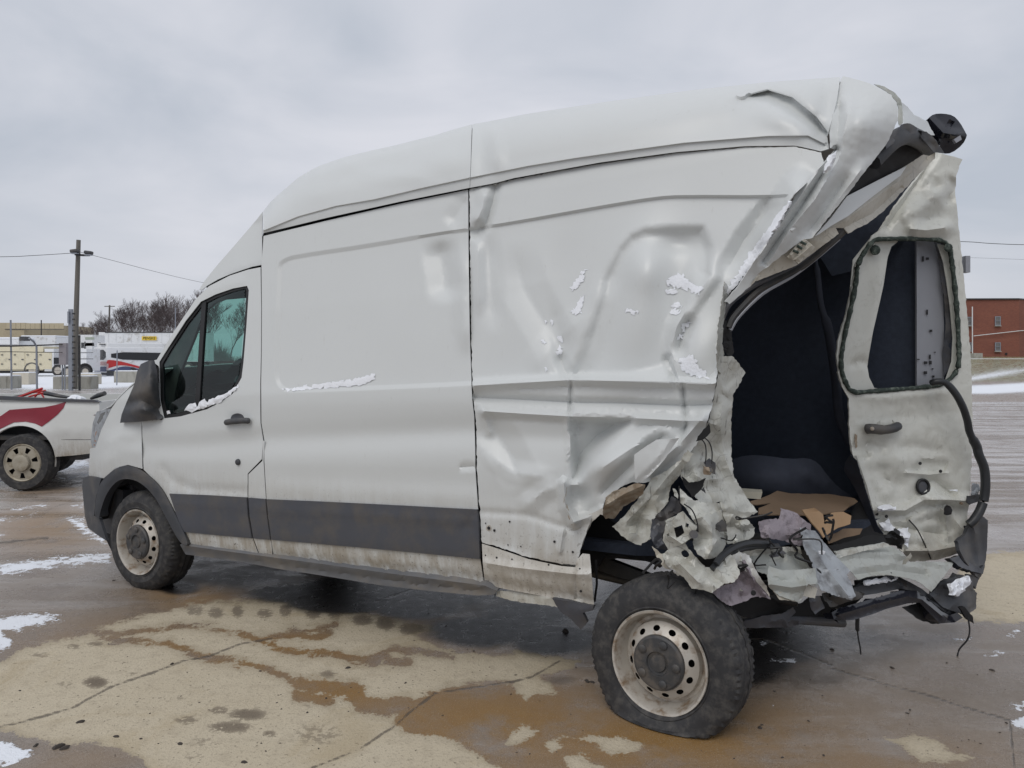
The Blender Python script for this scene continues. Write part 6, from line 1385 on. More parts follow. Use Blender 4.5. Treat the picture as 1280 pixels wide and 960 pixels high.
sheet('bed_rail', P(-150, 493, 0, 495, 60, 498, 118, 500, 125, 503, 60, 501.5, 0, 500, -150, 500), pl(YP - 0.015), M['clad'], pk, res=10, thick=0.06)
MB().prism([(-5.05, YP + 0.05, 0.52), (-5.05, 11.0, 0.52), (-5.05, 11.0, 1.08), (-5.05, YP + 0.05, 1.08)], (-0.05, 0, 0)).out('tailgate', M['pick_white'], pk)
MB().prism([(-5.08, 10.95, 0.5), (-7.7, 10.95, 0.5), (-7.7, 10.95, 1.1), (-5.08, 10.95, 1.1)], (0, 0.06, 0)).out('bed_side', M['pick_white'], pk)
MB().box((-6.4, 10.15, 0.62), (2.65, 1.6, 0.05)).out('bed_floor', M['under'], pk)
MB().box((-5.0, 10.15, 0.42), (0.14, 1.6, 0.16)).out('rear_bumper', M['trim'], pk)
pane('tow_hitch', rect(87, 568, 103, 575), YP + .25, M['trim'], pk, 0.2)
MB().prism([(-7.77, YP + .02, 0.5), (-7.77, YP + .02, 1.12), (-7.85, YP + .12, 1.72), (-9.1, YP + .12, 1.74), (-9.75, YP + .05, 1.15), (-11.2, YP + .05, 1.02), (-11.3, YP + .05, 0.5), (-10.75, YP + .02, 0.45), (-9.75, YP + .02, 0.45)], (0, 1.66, 0)).out('cab', M['pick_white'], pk)
MB().prism([(-7.95, YP + .06, 1.16), (-7.98, YP + .10, 1.64), (-9.05, YP + .10, 1.66), (-9.55, YP + .06, 1.16)], (0, -0.02, 0)).out('cab_window', M['glass_dark'], pk)
wc_ = at(28, 578.5, YP - 0.02)
def alloy_wheel(c, parent, r=0.345):
    v, f = lathe([(r * .66, 0.0), (r * .70, 0.012), (r * .92, 0.012), (r * .985, -0.02), (r, -0.05), (r, -0.2), (r * .9, -0.24), (0.01, -0.24)], c, (0, -1, 0), 72, lambda rr, tt, a, i: rr - (0.006 if (3 <= i <= 5 and int(a * 72 / 6.283) % 2) else 0))
    t = mesh_obj('wheel', v, f, M['rubber'], parent, True, None, 40)
    v, f = lathe([(r * .67, 0.0), (r * .64, 0.012), (r * .60, 0.0)], c, (0, -1, 0), 48); mb = MB().add(v, f)
    R1, R2 = r * .60, r * .30
    out_ = [(R1 * math.cos(a), R1 * math.sin(a)) for a in np.linspace(0, 2 * math.pi, 57)[:-1]]
    hol = []
    for k in range(7):
        a = 2 * math.pi * k / 7 + .25
        hol.append([(q * math.cos(a + s_), q * math.sin(a + s_)) for q, s_ in ((r * .55, -.17), (r * .55, .17), (r * .36, .13), (r * .36, -.13))])
    pts, ed = [], []
    for lp in [out_] + hol:
        n0 = len(pts); pts += [Vector(q) for q in lp]; ed += [(n0 + i, n0 + (i + 1) % len(lp)) for i in range(len(lp))]
    vc, _, fc, *_ = delaunay_2d_cdt(pts, ed, [], 1, 1e-6)
    ff = [list(q) for q in fc if not any(inside(np.array([sum(vc[i].x for i in q) / 3]), np.array([sum(vc[i].y for i in q) / 3]), h)[0] for h in hol)]
    mb.add([c + Vector((q.x, -0.0 + 0.02 * (q.length / R1) - 0.02, q.y)) for q in vc], ff)
    mb.add(*lathe([(r * .30, 0.02), (r * .28, 0.045), (r * .2, 0.055), (r * .1, 0.05), (0.001, 0.05)], c, (0, -1, 0), 24))
    o = mb.out('alloy_rim', M['alloy'], t, True, None, 35)
    v, f = lathe([(r * .66, -0.08), (0.001, -0.09)], c, (0, -1, 0), 24); mesh_obj('brake_drum', v, f, M['dark'], t)
    return t
alloy_wheel(wc_, pk); alloy_wheel(Vector((wc_.x - 4.1, wc_.y, wc_.z)), pk)
for dx in (0, -4.1):
    v, f = lathe([(0.2, 0), (0.34, 0), (0.345, -0.05), (0.345, -0.2), (0.01, -0.2)], Vector((wc_.x + dx - 0.55, 10.9, wc_.z)), (0, 1, 0), 24); mesh_obj('wheel', v, f, M['rubber'], pk, True, None, 40)
MB().prism([(wc_.x - .5, YP + .2, .4), (wc_.x - .5, YP + .2, .98), (wc_.x + .5, YP + .2, .98), (wc_.x + .5, YP + .2, .4)], (0, 0.05, 0)).out('wheel_house', M['dark'], pk)
# gear in the bed
g = MB()
for a, b, r in (((22, 497), (53, 485.5), .016), ((36, 496), (54, 491), .012), ((41, 491), (57, 488), .010), ((43, 497), (52, 487), .010), ((48, 486), (55, 497), .010)):
    g.tube([at(*a, 9.75), at(*b, 9.75)], r, 6)
tag(g.out('folded_stand', M['redbright'], None, True), 'red folded metal stand sticking out of the pickup bed', 'stand')
g = MB().tube([at(55, 491, 9.9), at(74, 495, 9.8), at(92, 497.5, 9.7)], [.03, .025, .012], 6); g.tube([at(10, 498, 9.9), at(30, 494, 9.9), at(48, 487, 9.9)], .02, 6)
tag(g.out('black_bar', M['trim'], None, True), 'long dark bar lying along the top of the pickup bed beside the red stand', 'bar')
tag(tube('black_stick', [at(114, 498, 9.7), at(122, 494.6, 9.65), at(131, 491.6, 9.6)], [.018, .03, .028], M['trim'], None, 8), 'short dark stick poking up at the tail end of the pickup bed', 'stick')
g = MB()
for x, y, s_ in ((95, 497, .08), (101, 497.5, .06), (88, 498, .05)):
    v, f = lathe([(s_, 0), (s_ * .8, s_ * .4), (s_ * .3, s_ * .6), (0.001, s_ * .62)], at(x, y + 1.5, 9.7), (0.2, 0.1, 1), 9, lambda r, t, a, i: r * (1 + .3 * math.sin(3 * a + x)));  g.add(v, f)
so2 = g.out('bed_snow', M['snow'], None, True); kind(so2, 'stuff'); so2['label'] = 'scraps of white snow on top of the pickup bed'; so2['category'] = 'snow'

# ---- wooden light pole
D = 38.0
up = thing('light_pole', gz(93, D), 'tall weathered wooden pole with two floodlights standing behind the fence', 'light pole')
tube('pole', [gz(93, D), gz(94.4, D, zof(420, D)), gz(98.2, D, zof(300, D))], [0.145, 0.13, 0.10], M['wood_pole'], up, 10)
tube('cross_arm', [at(94, 318, D - .15), at(103, 319, D - .2), at(112, 319, D - .2)], 0.06, M['under'], up, 6)
for (x, y), sx in (((93.5, 313), -1), ((110.5, 315), 1)):
    o = MB().box(at(x, y + 3, D - .3), (0.36, 0.30, 0.17), Matrix.Rotation(0.12 * sx, 3, 'Y')).out('floodlight', M['trim'], up); bevel(o, 0.05, 2)
    MB().box(at(x, y + 4.4, D - .33), (0.30, 0.2, 0.05)).out('lamp_glass', M['galv'], o)
pw = lambda name, pts, r, label: tag(tube(name, pts, r, M['under'], None, 4, True, 8), label, 'wire')
pw('overhead_wire', [at(96, 316, D), at(40, 319.5, 36), at(0, 321, 35), at(-160, 322, 31)], 0.012, 'overhead wire running left from the floodlight pole')
pw('overhead_wire', [at(100, 315, D), at(150, 328, 44), at(200, 341, 50), at(250, 352.5, 56), at(330, 368, 66)], 0.011, 'overhead wire sloping down to the right from the floodlight pole towards the van roof')

# ---- toothed steel gate post and slim dark post
gp_ = thing('gate_post', gz(89, 36.5), 'grey galvanised post with a toothed edge in front of the wooden pole', 'post')
MB().box(gz(88.5, 36.5), (0.17, 0.12, zof(386.5, 36.5))).out('upright', M['galv'], gp_)
for k in range(14):
    z = 0.1 + k * 0.27; MB().box(gz(92.2, 36.4, z), (0.12, 0.06, 0.07)).out('tooth', M['under'], gp_)
MB().box(gz(85.8, 36.4, zof(404, 36.5)), (0.07, 0.1, 0.55)).out('cap_plate', M['galv'], gp_)
tag(MB().tube([gz(99.5, 36.6), gz(99, 36.6, zof(419, 36.6))], 0.055, 6).out('slim_post', M['under'], None, True), 'slim dark post just right of the toothed grey gate post', 'post')
cab_ = thing('meter_cabinet', gz(79.5, 37.2), 'lilac grey cabinet on thin legs left of the toothed gate post', 'cabinet')
MB().box(gz(79.5, 37.2, zof(456, 37.2)), (0.34, 0.2, 1.05)).out('box', plain('lilac_grey_sheet', (0.30, 0.28, 0.30), 0.6), cab_)
for x in (78, 81): MB().box(gz(x, 37.2), (0.05, 0.05, zof(454, 37.2))).out('leg', M['galv'], cab_)

# ---- wire fence
fe = thing('wire_fence', gz(30, 37.0), 'thin grey wire fence with a bent-top post in front of the cream truck body', 'fence')
MB().tube([gz(46.3, 37), gz(45.6, 37, zof(433, 37)), gz(42, 36.8, zof(427, 37)), gz(36.5, 36.5, zof(423, 37))], 0.045, 6).out('post', M['galv'], fe, True)
MB().tube([gz(14.5, 37.6), gz(13.3, 37.6, zof(400, 37.6))], 0.04, 6).out('post', M['galv'], fe, True)
MB().tube([gz(-34, 37.6), gz(-34.5, 37.6, zof(430, 37.6))], 0.045, 6).out('post', M['galv'], fe, True)
MB().tube([gz(146, 43), gz(146.4, 43, zof(438, 43))], 0.03, 6).out('post', M['galv'], fe, True)
for y0, y1, r in ((433, 430.5, .035), (440, 440.5, .018), (462, 463, .008)):
    MB().tube([at(-120, y0, 37.6), at(14, y0 - .3, 37.5), at(46, (y0 + y1) / 2, 37), at(78, y1, 37.0)], r, 5).out('rail', M['under'], fe, True)

# ---- concrete blocks
def block(x0, x1, y0, y1, d, label, mat, depth=0.8, dent=()):
    t = thing('concrete_block', gz((x0 + x1) / 2, d), label, 'concrete block', 'concrete blocks along the fence')
    w = (x1 - x0) / F * d; h = zof(y0, d)
    o = MB().box(gz((x0 + x1) / 2, d + depth / 2, -0.02), (w, depth, h)).out('block', M[mat], t); bevel(o, 0.04, 2)
    for q in dent: MB().box(gz(x0 + (x1 - x0) * q, d - 0.004, 0.02), (0.05, 0.03, h - .06)).out('joint', M['concrete'], t)
    mb = MB(); mb.box(gz((x0 + x1) / 2, d + depth / 2, h - 0.02), (w * .96, depth * .92, 0.06)); bevel(mb.out('snow_cap', M['snowflat'], t), 0.03, 2)
block(71.5, 118.5, 470.5, 486.6, 38.0, 'grey concrete block at the foot of the toothed gate post', 'concrete', dent=(.35, .52))
block(103, 123, 467, 478.5, 44.5, 'pale concrete block half hidden behind the grey one at the gate post', 'concrete_pale')
block(-14, 21.5, 470, 485.5, 38.6, 'grey concrete block at the left edge of the photo below the cream truck body', 'concrete', dent=(.6,))
block(20, 41.5, 466, 478.6, 44.0, 'pale concrete block with a sloped end behind the leftmost grey block', 'concrete_pale')
block(146, 186, 464, 477, 47.5, 'grey concrete block beside the wing mirror in front of the shuttle bus', 'concrete', dent=(.3, .62))

# ---- cream utility truck
A = thing('utility_truck', gz(30, 62), 'long cream utility truck body with hinged locker doors behind the fence', 'truck')
dU = 62.0
MB().box(gz(15, dU + 1.2, zof(463, dU)), (102 / F * dU, 2.4, zof(433, dU) - zof(463, dU))).out('body', M['cream'], A)
for x0, x1 in ((-34, -18), (-17, -1), (0, 15), (16, 31), (32, 47), (48, 65)):
    o = pane('locker_door', rect(x0 + .4, 440, x1 - .2, 461.5), dU - .03, M['cream'], A, 0.03)
    for y in (443.5, 455): MB().box(at(x0 + 2.4, y + .6, dU - .08), (0.16, 0.04, 0.07)).out('hinge', M['trim'], o)
    MB().box(at(x1 - 3, 450, dU - .08), (0.16, 0.04, 0.08)).out('handle', M['clad'], o)
MB().box(gz(71.5, dU + 1.1, zof(464, dU)), (11.5 / F * dU, 2.2, zof(436, dU) - zof(464, dU))).out('cab', M['white_far'], A)
pane('cab_window', rect(67, 447, 75.5, 455), dU - .03, M['glass_dark'], A)
pane('skirt', rect(-36, 463, 76, 466.5), dU + .3, M['under'], A, 0.3)
for x in (40, -20, 72): wheel_far('wheel', gz(x, dU - .02, 0.48), 0.48, 0.3, A)
wa = MB().add(*lathe([(0.62, 0.02), (0.62, 0.06), (0.54, 0.06)], gz(40, dU, 0.5), (0, -1, 0), 24)); wa.out('wheel_arch', M['clad'], A)
# ---- snow covered vehicle roofs behind it
A = thing('snowy_box_truck', gz(20, 74), 'long white box truck with snow on its roof behind the cream utility truck', 'truck')
MB().box(gz(-8, 75.5, 0.5), (86 / F * 74, 2.6, zof(424, 74) - 0.5)).out('box', M['white_far'], A)
o = MB().box(gz(-8, 75.5, zof(424, 74)), (86 / F * 74, 2.5, 0.2)).out('roof_snow', M['snowflat'], A); bevel(o, 0.09, 2)
MB().box(gz(31, 74.5, zof(426, 74)), (7 / F * 74, 0.8, 0.42)).out('roof_unit', M['trim'], A)
pane('panel_line', rect(-40, 431, 34, 432.2), 74.15, M['clad'], A)
A = thing('snowy_trailer', gz(58, 78), 'white trailer with a flat snowy top right of the dark rooftop unit', 'trailer')
MB().box(gz(57, 79.5, 0.6), (44 / F * 78, 2.6, zof(421, 78) - .6)).out('box', M['white_far'], A)
o = MB().box(gz(57, 79.5, zof(421, 78)), (44 / F * 78, 2.5, 0.15)).out('roof_snow', M['snowflat'], A); bevel(o, 0.07, 2)
# ---- white truck cab and white van
A = thing('truck_cab', gz(114, 71), 'white truck cab facing the camera with a dark windscreen, above the white van', 'truck')
MB().box(gz(114, 72, 0.5), (19 / F * 71, 2.2, zof(418.5, 71) - .5)).out('cab', M['white_far'], A)
pane('sun_visor', rect(106.5, 421.5, 117.5, 424.5), 70.86, plain('sage_panel', (0.34, 0.38, 0.32), 0.6), A, 0.06)
pane('windscreen', P(107.5, 428.5, 117, 428.5, 117.8, 432.5, 106.5, 432.5), 70.9, M['glass_dark'], A)
pane('grille', rect(105.5, 427, 107, 437), 70.9, M['trim'], A)
for x in (103.2, 124.4): MB().box(at(x, 435, 70.6), (0.16, 0.2, 0.5)).out('mirror', M['trim'], A)
A = thing('white_work_van', gz(104, 60), 'white work van with a dark front wheel between the light pole and the shuttle bus', 'van')
MB().box(gz(101, 61, zof(464, 60)), (32 / F * 60, 2.0, zof(436, 60) - zof(464, 60))).out('body', M['white_far'], A)
pane('body_line', rect(86, 448.2, 116.5, 449), 59.98, M['clad'], A, 0.02); pane('body_line', rect(86, 440.5, 116.5, 441.2), 59.98, M['clad'], A, 0.02)
MB().add(*lathe([(0.62, 0.03), (0.001, 0.03)], gz(106.5, 60, 0.46), (0, -1, 0), 20)).out('wheel_arch', M['dark'], A); wheel_far('wheel', gz(106.5, 59.9, 0.42), 0.42, 0.25, A); wheel_far('wheel', gz(84, 59.9, 0.42), 0.42, 0.25, A)
# ---- shuttle bus
A = thing('shuttle_bus', gz(150, 63), 'white shuttle bus with red and blue wave stripes and dark windows', 'bus')
a_, b_, c_ = gz(117.5, 64.2), gz(133, 62.6), gz(222, 66.5)
body_prism(a_, b_, c_, 0.42, zof(434, 63), 'body', M['white_far'], A)
body_prism(gz(121, 64.4), gz(134.5, 63.0), gz(222, 66.7), zof(434, 63) - .05, zof(428.5, 63), 'roof', M['white_far'], A)
ps = plane_y(b_, c_); pr = plane_y(a_, b_)
off = lambda fn, e: (lambda px, py: fn(px, py) - e)
pane('window_band', smooth_poly(P(139, 440, 200, 441, 214, 441.5, 214, 450, 196, 451, 139, 449), 1), off(ps, .03), M['glass_dark'], A)
pane('rear_window', smooth_poly(P(119.5, 437.5, 132, 437, 132, 450, 119.5, 449.5), 1), off(pr, .04), M['glass_dark'], A)
pane('red_wave', smooth_poly(P(133.2, 450.5, 138, 449.8, 150, 451.5, 162, 454.5, 178, 459, 200, 461, 200, 463, 176, 461, 160, 457, 148, 456.5, 140, 459, 133.5, 461), 1), off(ps, .03), M['redbright'], A)
pane('blue_wave', smooth_poly(P(142, 461.5, 152, 458, 164, 458.5, 176, 462, 200, 465, 200, 467, 134, 468, 134, 463.5), 1), off(ps, .04), M['blue'], A)
pane('pink_band', P(117.8, 451.5, 132.6, 452, 132.6, 457, 117.8, 456.5), off(pr, .03), M['pink'], A)
pane('blue_band', P(117.8, 458.5, 132.6, 458.2, 132.6, 465, 117.8, 464.5), off(pr, .04), M['blue'], A)
pane('rear_bumper', P(116.5, 465, 133.5, 465.6, 133.5, 469, 116.5, 468.5), off(pr, .10), M['trim'], A, 0.15)
pane('lower_skirt', P(133.4, 463, 147, 464, 147, 469, 133.4, 469.4), off(ps, .06), M['trim'], A)
pane('tail_lamp', rect(133.4, 454.5, 135.6, 462), off(ps, .06), M['pink'], A)
pane('roof_light', rect(124, 429.6, 130, 431), off(pr, -.2), M['trim'], A, 0.1)
wheel_far('wheel', at(163.5, 465.8, float(ps(163.5, 0)) - .05), 0.42, 0.28, A); wheel_far('wheel', at(205, 464.5, float(ps(205, 0)) - .05), 0.42, 0.28, A)
# ---- white semi trailer with the yellow sign
A = thing('semi_trailer', gz(180, 76), 'tall white semi trailer with a small yellow sign behind the shuttle bus', 'trailer')
x1t = 262
MB().box(gz((131 + x1t) / 2, 77.3, zof(452, 76)), ((x1t - 131) / F * 76, 2.6, zof(415.2, 76) - zof(452, 76))).out('box', M['white_far'], A)
pane('top_rail', rect(131, 414.9, x1t, 416), 75.96, M['under'], A, 0.06)
for x in np.arange(135, x1t, 9.5): pane('panel_rib', rect(x, 417, x + .5, 450), 75.97, M['white_far'], A, 0.02)
ys_ = pane('yellow_sign', rect(177.2, 420.4, 195.6, 425.4), 75.9, M['yellow'], A, 0.02)
def text(name, body, px, py, y, size, mat, parent, ext=0.004):
    cu = bpy.data.curves.new(name, 'FONT'); cu.body = body; cu.size = size; cu.extrude = ext; cu.align_x = 'CENTER'; cu.align_y = 'CENTER'
    tmp = bpy.data.objects.new('tmp_text', cu); COL.objects.link(tmp)
    dg = bpy.context.evaluated_depsgraph_get(); me = bpy.data.meshes.new_from_object(tmp.evaluated_get(dg))
    bpy.data.objects.remove(tmp)
    o = bpy.data.objects.new(name, me); COL.objects.link(o); me.materials.clear(); me.materials.append(mat)
    o.parent = parent; o.location = at(px, py, y) - origin_of(parent); o.rotation_euler = (math.radians(90), 0, 0); return o
text('lettering', 'PENSKE', 186.4, 422.9, 75.87, 0.36, M['black_ink'], ys_)
for x in (170.5, 176.5): pane('vent', rect(x, 429, x + 1.6, 431), 75.95, M['clad'], A, 0.03)
pane('undercarriage', rect(140, 452, x1t, 458), 76.6, M['under'], A, 0.6)
for x in (235, 252): wheel_far('wheel', gz(x, 76, 0.5), 0.5, 0.3, A)

# ---- big cream industrial building far behind
A = thing('industrial_building', gz(43, 180), 'large tan panelled industrial building far behind the parked trucks', 'building')
dB = 180.0
MB().box(gz(43, dB + 15, 0), (74 / F * dB, 30, zof(403.5, dB))).out('wall', plain('tan_metal_wall', (0.46, 0.40, 0.28), 0.7, var=0.12, scale=0.3, dirt=(0.34, 0.29, 0.2), damt=0.5, dscale=0.2), A)
for x in range(8, 80, 6): pane('wall_panel', rect(x, 404, x + 5.6, 411), dB - .1, plain('tan_panel', (0.50, 0.44, 0.31), 0.7, var=0.1, scale=.2) if x == 8 else bpy.data.materials['tan_panel'], A, 0.1)
pane('wall_seam', rect(6, 411.2, 80, 411.9), dB - .12, M['clad'], A, 0.1)
tag(MB().tube([gz(51.6, 150), gz(51.6, 150, zof(400, 150))], 0.10, 6).out('steel_mast', M['under'], None, True), 'dark mast in front of the tan industrial building', 'mast')

# ---- bare trees
def make_tree(seed, H, spread):
    rng = random.Random(seed); tv, tf, bv, bf = [], [], [], []
    def seg(V_, F_, p, q, r0, r1):
        t = (q - p).normalized(); s = t.cross(Vector((0.3, 0.9, 0.1))).normalized(); w = s.cross(t); k = len(V_)
        for c, r in ((p, r0), (q, r1)):
            for j in range(3):
                a = 2.0944 * j; V_.append(c + (s * math.cos(a) + w * math.sin(a)) * r)
        for j in range(3): F_.append([k + j, k + (j + 1) % 3, k + 3 + (j + 1) % 3, k + 3 + j])
    def grow(p, d, L, r, lev):
        n = 3 if lev < 2 else 2
        for i in range(n):
            d = (d + Vector((rng.gauss(0, .14), rng.gauss(0, .14), 0.10 if lev else 0.02))).normalized()
            q = p + d * (L / n); r1 = max(r * (0.82 if lev else .86), 0.010)
            seg(*((tv, tf) if lev == 0 else (bv, bf)), p, q, r, r1); p, r = q, r1
            if lev < 5 and (lev > 0 or i > 0):
                for _ in range(rng.choice((1, 2, 2)) if lev < 4 else 2):
                    a = rng.uniform(0, 6.28); dd = (d * rng.uniform(.6, 1.0) + Vector((math.cos(a), math.sin(a), rng.uniform(-.1, .45))) * spread).normalized()
                    grow(p, dd, L * rng.uniform(.5, .72), max(r * .5, 0.011), lev + 1)
        if lev < 5: grow(p, d, L * .62, r * .8, lev + 1)
    grow(Vector((0, 0, 0)), Vector((0, 0, 1)), H * .42, H * .013, 0)
    return (tv, tf), (bv, bf)
protos = []
for sd, sp in ((3, .55), (8, .7), (15, .62)):
    (tv, tf), (bv, bf) = make_tree(sd, 11.0, sp)
    t = thing('bare_tree', (0, 0, 0), '', 'tree', 'bare trees behind the trailers')
    mesh_obj('trunk', tv, tf, M['bark'], t); mesh_obj('branches', bv, bf, M['twig'], t)
    protos.append(t)
hmax = [max(q.co.z for c_ in p.children for q in c_.data.vertices) for p in protos]
TREES = [(122, 386, 120, 1, 'slim bare tree left of the far cross-arm pole, the leftmost of the tall trees'), (137, 392, 132, 0, 'bare tree directly behind the far cross-arm pole'), (110, 402, 110, 2, 'low bare bushy tree above the white truck cab'), (160, 376, 135, 2, 'tall bare tree above the left end of the white semi trailer'),
         (173, 372, 128, 0, 'tallest bare tree standing free above the middle of the white semi trailer'), (186, 388, 125, 1, 'bare tree right above the yellow sign of the semi trailer'), (203, 371, 130, 2, 'bare tree left of the pale lamp pole behind the semi trailer'), (216, 364, 122, 0, 'bare tree behind the pale lamp pole'), (232, 357, 118, 1, 'tall bare tree touching the windscreen edge of the van'), (248, 362, 124, 2, 'bare tree mostly hidden by the van roof edge'),
         (266, 366, 126, 0, 'bare tree seen through the upper part of the driver window'), (286, 372, 120, 1, 'bare tree seen through the rear half of the driver window'), (150, 396, 150, 1, 'small distant bare tree between the cross-arm pole and the tallest tree'), (196, 384, 150, 0, 'distant bare tree between the yellow sign and the lamp pole'), (224, 374, 150, 2, 'distant bare tree right of the lamp pole')]
used_p = set()
for k, (px, top, d, pi, lab) in enumerate(TREES):
    p = protos[pi]
    t = p if pi not in used_p else copy_tree(p)
    used_p.add(pi)
    s_ = zof(top, d) / hmax[pi]
    t.location = gz(px, d); t.scale = (s_ * .9, s_ * .9, s_); t.rotation_euler = (0, 0, k * 2.1); t['label'] = lab
# brush along the tree line and the far horizon
def brush(name, spans, label, n, mat):
    rng = random.Random(5); mb_v, mb_f = [], []
    for (x0, x1, d0, d1, h) in spans:
        for _ in range(n):
            d = rng.uniform(d0, d1); px = rng.uniform(x0, x1); b = gz(px, d); hh = h * rng.uniform(.4, 1) * (0.7 + .5 * math.sin(px * .11) * math.sin(px * .037 + 1))
            w = 0.05 * d / 120
            for _ in range(3):
                tip = b + Vector((rng.gauss(0, .5) * hh * .4, rng.gauss(0, .3), hh * rng.uniform(.6, 1.1)))
                k = len(mb_v); mb_v += [b + Vector((-w, 0, 0)), b + Vector((w, 0, 0)), tip]; mb_f.append([k, k + 1, k + 2])
    o = mesh_obj(name, mb_v, mb_f, mat, None); kind(o, 'stuff'); o['label'] = label; o['category'] = 'brush'; return o
brush('brush', [(95, 330, 112, 118, 3.8), (-60, 100, 112, 120, 3.2)], 'tangle of bare brown brush behind the trucks and trailers', 2600, M['twig'])
brush('far_treeline', [(-1400, 130, 240, 300, 7), (330, 2600, 240, 300, 7)], 'thin bare treeline along the far horizon', 6000, M['twig'])
A = thing('utility_pole', gz(136, 128), 'far thin utility pole with a short cross-arm among the bare trees', 'utility pole')
MB().tube([gz(135, 128), gz(137, 128, zof(381.5, 128))], 0.13, 6).out('pole', M['wood_pole'], A, True)
MB().box(at(137, 383.4, 128), (1.7, 0.12, 0.13)).out('cross_arm', M['wood_pole'], A)
tag(MB().tube([gz(219.5, 100), gz(219.2, 100, zof(384.5, 100))], [0.09, 0.06], 6).out('lamp_pole', M['galv'], None, True), 'pale slim lamp pole in front of the trees near the van windscreen', 'pole')

# ================================================================== the right-hand background
BRK = NT('dark_red_brick')
br = BRK.node('ShaderNodeTexBrick'); br.inputs['Scale'].default_value = 1.0; br.inputs['Brick Width'].default_value = 0.24; br.inputs['Row Height'].default_value = 0.08; br.inputs['Mortar Size'].default_value = 0.008
br.inputs['Color1'].default_value = (0.20, 0.062, 0.042, 1); br.inputs['Color2'].default_value = (0.255, 0.082, 0.052, 1); br.inputs['Mortar'].default_value = (0.22, 0.13, 0.10, 1)
sx_ = BRK.node('ShaderNodeSeparateXYZ'); BRK.link(BRK.pos(), sx_.inputs[0]); cx_ = BRK.node('ShaderNodeCombineXYZ'); BRK.link(sx_.outputs['X'], cx_.inputs['X']); BRK.link(sx_.outputs['Z'], cx_.inputs['Y']); BRK.link(cx_.outputs[0], br.inputs['Vector'])
cb_ = BRK.mix(BRK.ramp(BRK.noise(0.35, 6, 0.65), 0.4, 0.7, 0, .5), br.outputs['Color'], (0.165, 0.062, 0.048)); cb_ = BRK.mix(BRK.ramp(BRK.noise(0.5, 5, 0.6, stretch=(.2, 1, 2.5)), 0.52, 0.66, 0, .35), cb_, (0.30, 0.12, 0.085))
BRK.set(cb_, 0.9)
dR = 92.0
A = thing('brick_building', gz(1250, dR, 1.5), 'two storey dark red brick building on the bank right of the van', 'building')
zb0, zt = 1.2, zof(374.5, dR)
MB().prism([gz(1150, dR + .5, zb0), gz(1274, dR, zb0), gz(1340, dR + 8, zb0), gz(1290, dR + 22, zb0), gz(1150, dR + 18, zb0)], (0, 0, zt - zb0)).out('wall', BRK.m, A)
MB().prism([gz(1149, dR + .3, zt), gz(1274, dR - .15, zt), gz(1342, dR + 8, zt), gz(1291, dR + 22.3, zt), gz(1149, dR + 18, zt)], (0, 0, 0.16)).out('parapet_cap', M['under'], A)
for x0, y0, x1, y1 in ((1244, 395.5, 1251, 407), (1244, 428, 1251, 439), (1208.5, 396, 1215.2, 407), (1208.5, 428, 1215.2, 439)):
    o = pane('window', rect(x0, y0, x1, y1), dR - .02, M['galv'], A, 0.08, holes=[rect(x0 + 1, y0 + 1, x1 - 1, y1 - 1)])
    pane('pane', rect(x0 + .9, y0 + .9, x1 - .9, y1 - .9), dR + .02, plain('dull_pane', (0.16, 0.15, 0.145), 0.3) if 'dull_pane' not in bpy.data.materials else bpy.data.materials['dull_pane'], o, 0.02)
    MB().box(at((x0 + x1) / 2, (y0 + y1) / 2 + .3, dR - .05), ((x1 - x0 - 1) / F * dR, 0.05, 0.06)).out('glazing_bar', M['galv'], o)
    MB().box(at((x0 + x1) / 2, y1 + .9, dR - .1), ((x1 - x0 + 1) / F * dR, 0.2, 0.09)).out('sill', M['concrete'], o)
pane('vent', smooth_poly(rect(1256.4, 441, 1259.4, 443.6), 1), dR - .05, M['seal'], A)
MB().tube([gz(1215.6, dR - .25, 1.4), gz(1215.4, dR - .25, zof(383.5, dR))], 0.06, 6).out('downpipe', M['white_far'], A, True)
MB().tube([at(1217, 420, dR - .2), at(1274, 413.6, dR - .2), at(1330, 410, dR + 6)], 0.045, 5).out('cable_run', M['white_far'], A, True)
A = thing('stone_wall', gz(1247, 84, 0.9), 'low grey stone retaining wall with snow on it below the brick building', 'wall')
rs = random.Random(4); x = 1195.0
while x < 1279:
    w_ = rs.uniform(5, 10)
    for k, (yb, yt) in enumerate(((458.2, 453.4), (453.2, 449.0))):
        o = MB().box(at(x + w_ / 2 + k * 2, yb, 82.0 + rs.uniform(-.1, .1)), ((w_ - .5) / F * 82, 0.8, (yb - yt) / F * 82)).out('stone', M['concrete'], A); bevel(o, 0.05, 1)
    x += w_
o = MB().box(at(1240, 449, 82.2), (80 / F * 82, 0.7, 0.08)).out('snow_cap', M['snowflat'], A)
tag(bevel(MB().box(at(1220.5, 448.6, 83.5), (10.5 / F * 83, 0.8, 0.62)).out('utility_box', M['concrete'], None), .03), 'pale grey box standing at the left end of the stone wall below the brick building', 'box')
v, f = tube_mesh([at(1224, 459.4, 76), at(1243, 459.2, 76)], 0.17, 10)
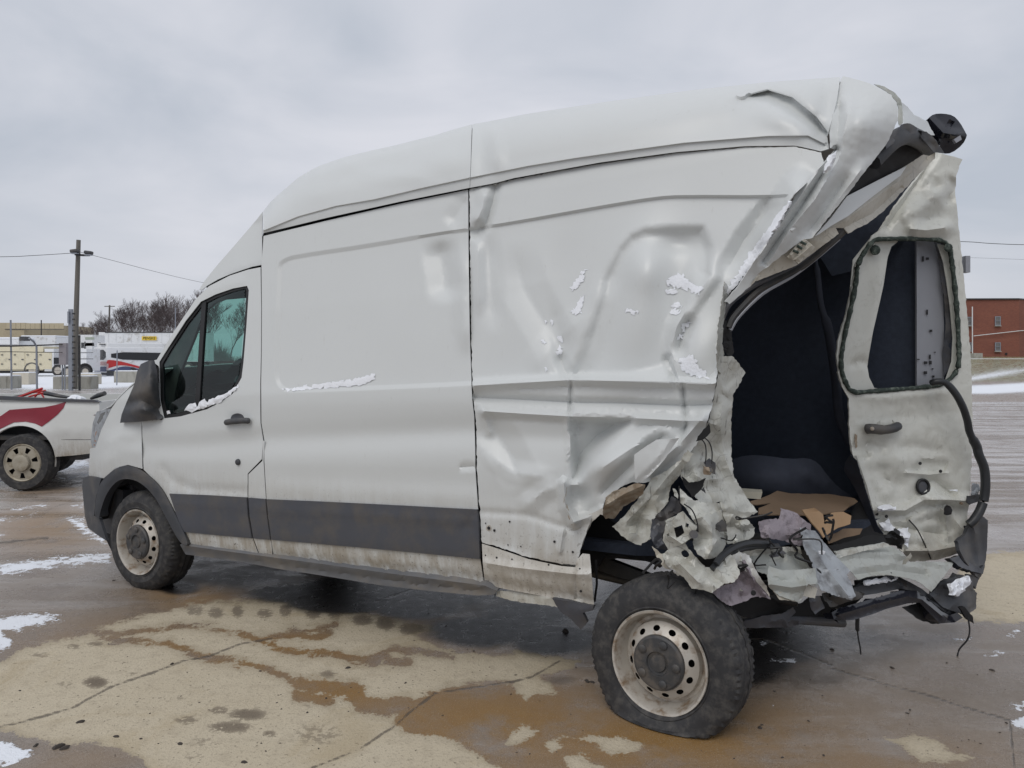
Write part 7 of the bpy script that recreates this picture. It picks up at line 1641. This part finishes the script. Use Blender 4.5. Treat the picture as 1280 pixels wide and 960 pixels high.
tag(mesh_obj('fallen_log', v, f, M['concrete_pale'], None, True, None, 40), 'pale log or pipe lying on the grass in front of the stone wall', 'log')
tag(MB().box(at(1279.5, 458, 81), (0.22, 0.2, 0.75)).out('marker_post', M['trim'], None), 'short dark post at the right end of the stone wall', 'post')
pw('overhead_wire', [at(1100, 300, 58), at(1203, 302, 58), at(1240, 304.4, 58), at(1290, 306, 58), at(1400, 306, 58)], 0.022, 'dark overhead wire right of the rear door, the upper and thicker one')
pw('overhead_wire', [at(1100, 320, 62), at(1210, 322, 62), at(1290, 324.6, 62), at(1400, 326, 62)], 0.008, 'faint overhead wire right of the rear door, the lower and thinner one')
tp = copy_tree(protos[1]); tp.location = gz(1216, 125, 1.5); s_ = (zof(367, 125) - 1.5) / hmax[1]; tp.scale = (s_, s_, s_); tp['label'] = 'bare tree whose twigs just show above the brick building roof'; del tp['group']

# small lumps of dirt, ice and debris on the pavement
rs = random.Random(21); mb = MB()
def pebble(px, py, s_):
    c = grd(px, py); v, f = lathe([(s_, 0), (s_ * .9, s_ * .35), (s_ * .45, s_ * .7), (0.0005, s_ * .75)], c - Vector((0, 0, s_ * .15)), (rs.gauss(0, .15), rs.gauss(0, .15), 1), 7, lambda r, t, a, i: r * (1 + .35 * math.sin(2 * a + px) + .2 * math.sin(5 * a + py)))
    mb.add(v, f)
for _ in range(190):
    pebble(rs.uniform(20, 1270), 640 + 310 * rs.random() ** .8, rs.choice((.0025, .003, .004, .005, .007)))
for px, py, s_ in ((435, 835, .022), (73, 934, .035), (80, 936, .03), (45, 932, .02), (100, 903, .025), (145, 921, .02), (225, 930, .02), (305, 953, .02), (707, 789, .04), (734, 852, .025), (740, 853, .02), (142, 726, .02), (1115, 835, .02), (1040, 812, .02), (1240, 838, .02), (950, 910, .02), (215, 830, .018)): pebble(px, py, s_ * .6)
o = mb.out('grit', plain('dark_grit', (0.05, 0.042, 0.036), 0.9), None, True); kind(o, 'stuff'); o['label'] = 'scattered dark grit and small debris on the pavement'; o['category'] = 'debris'
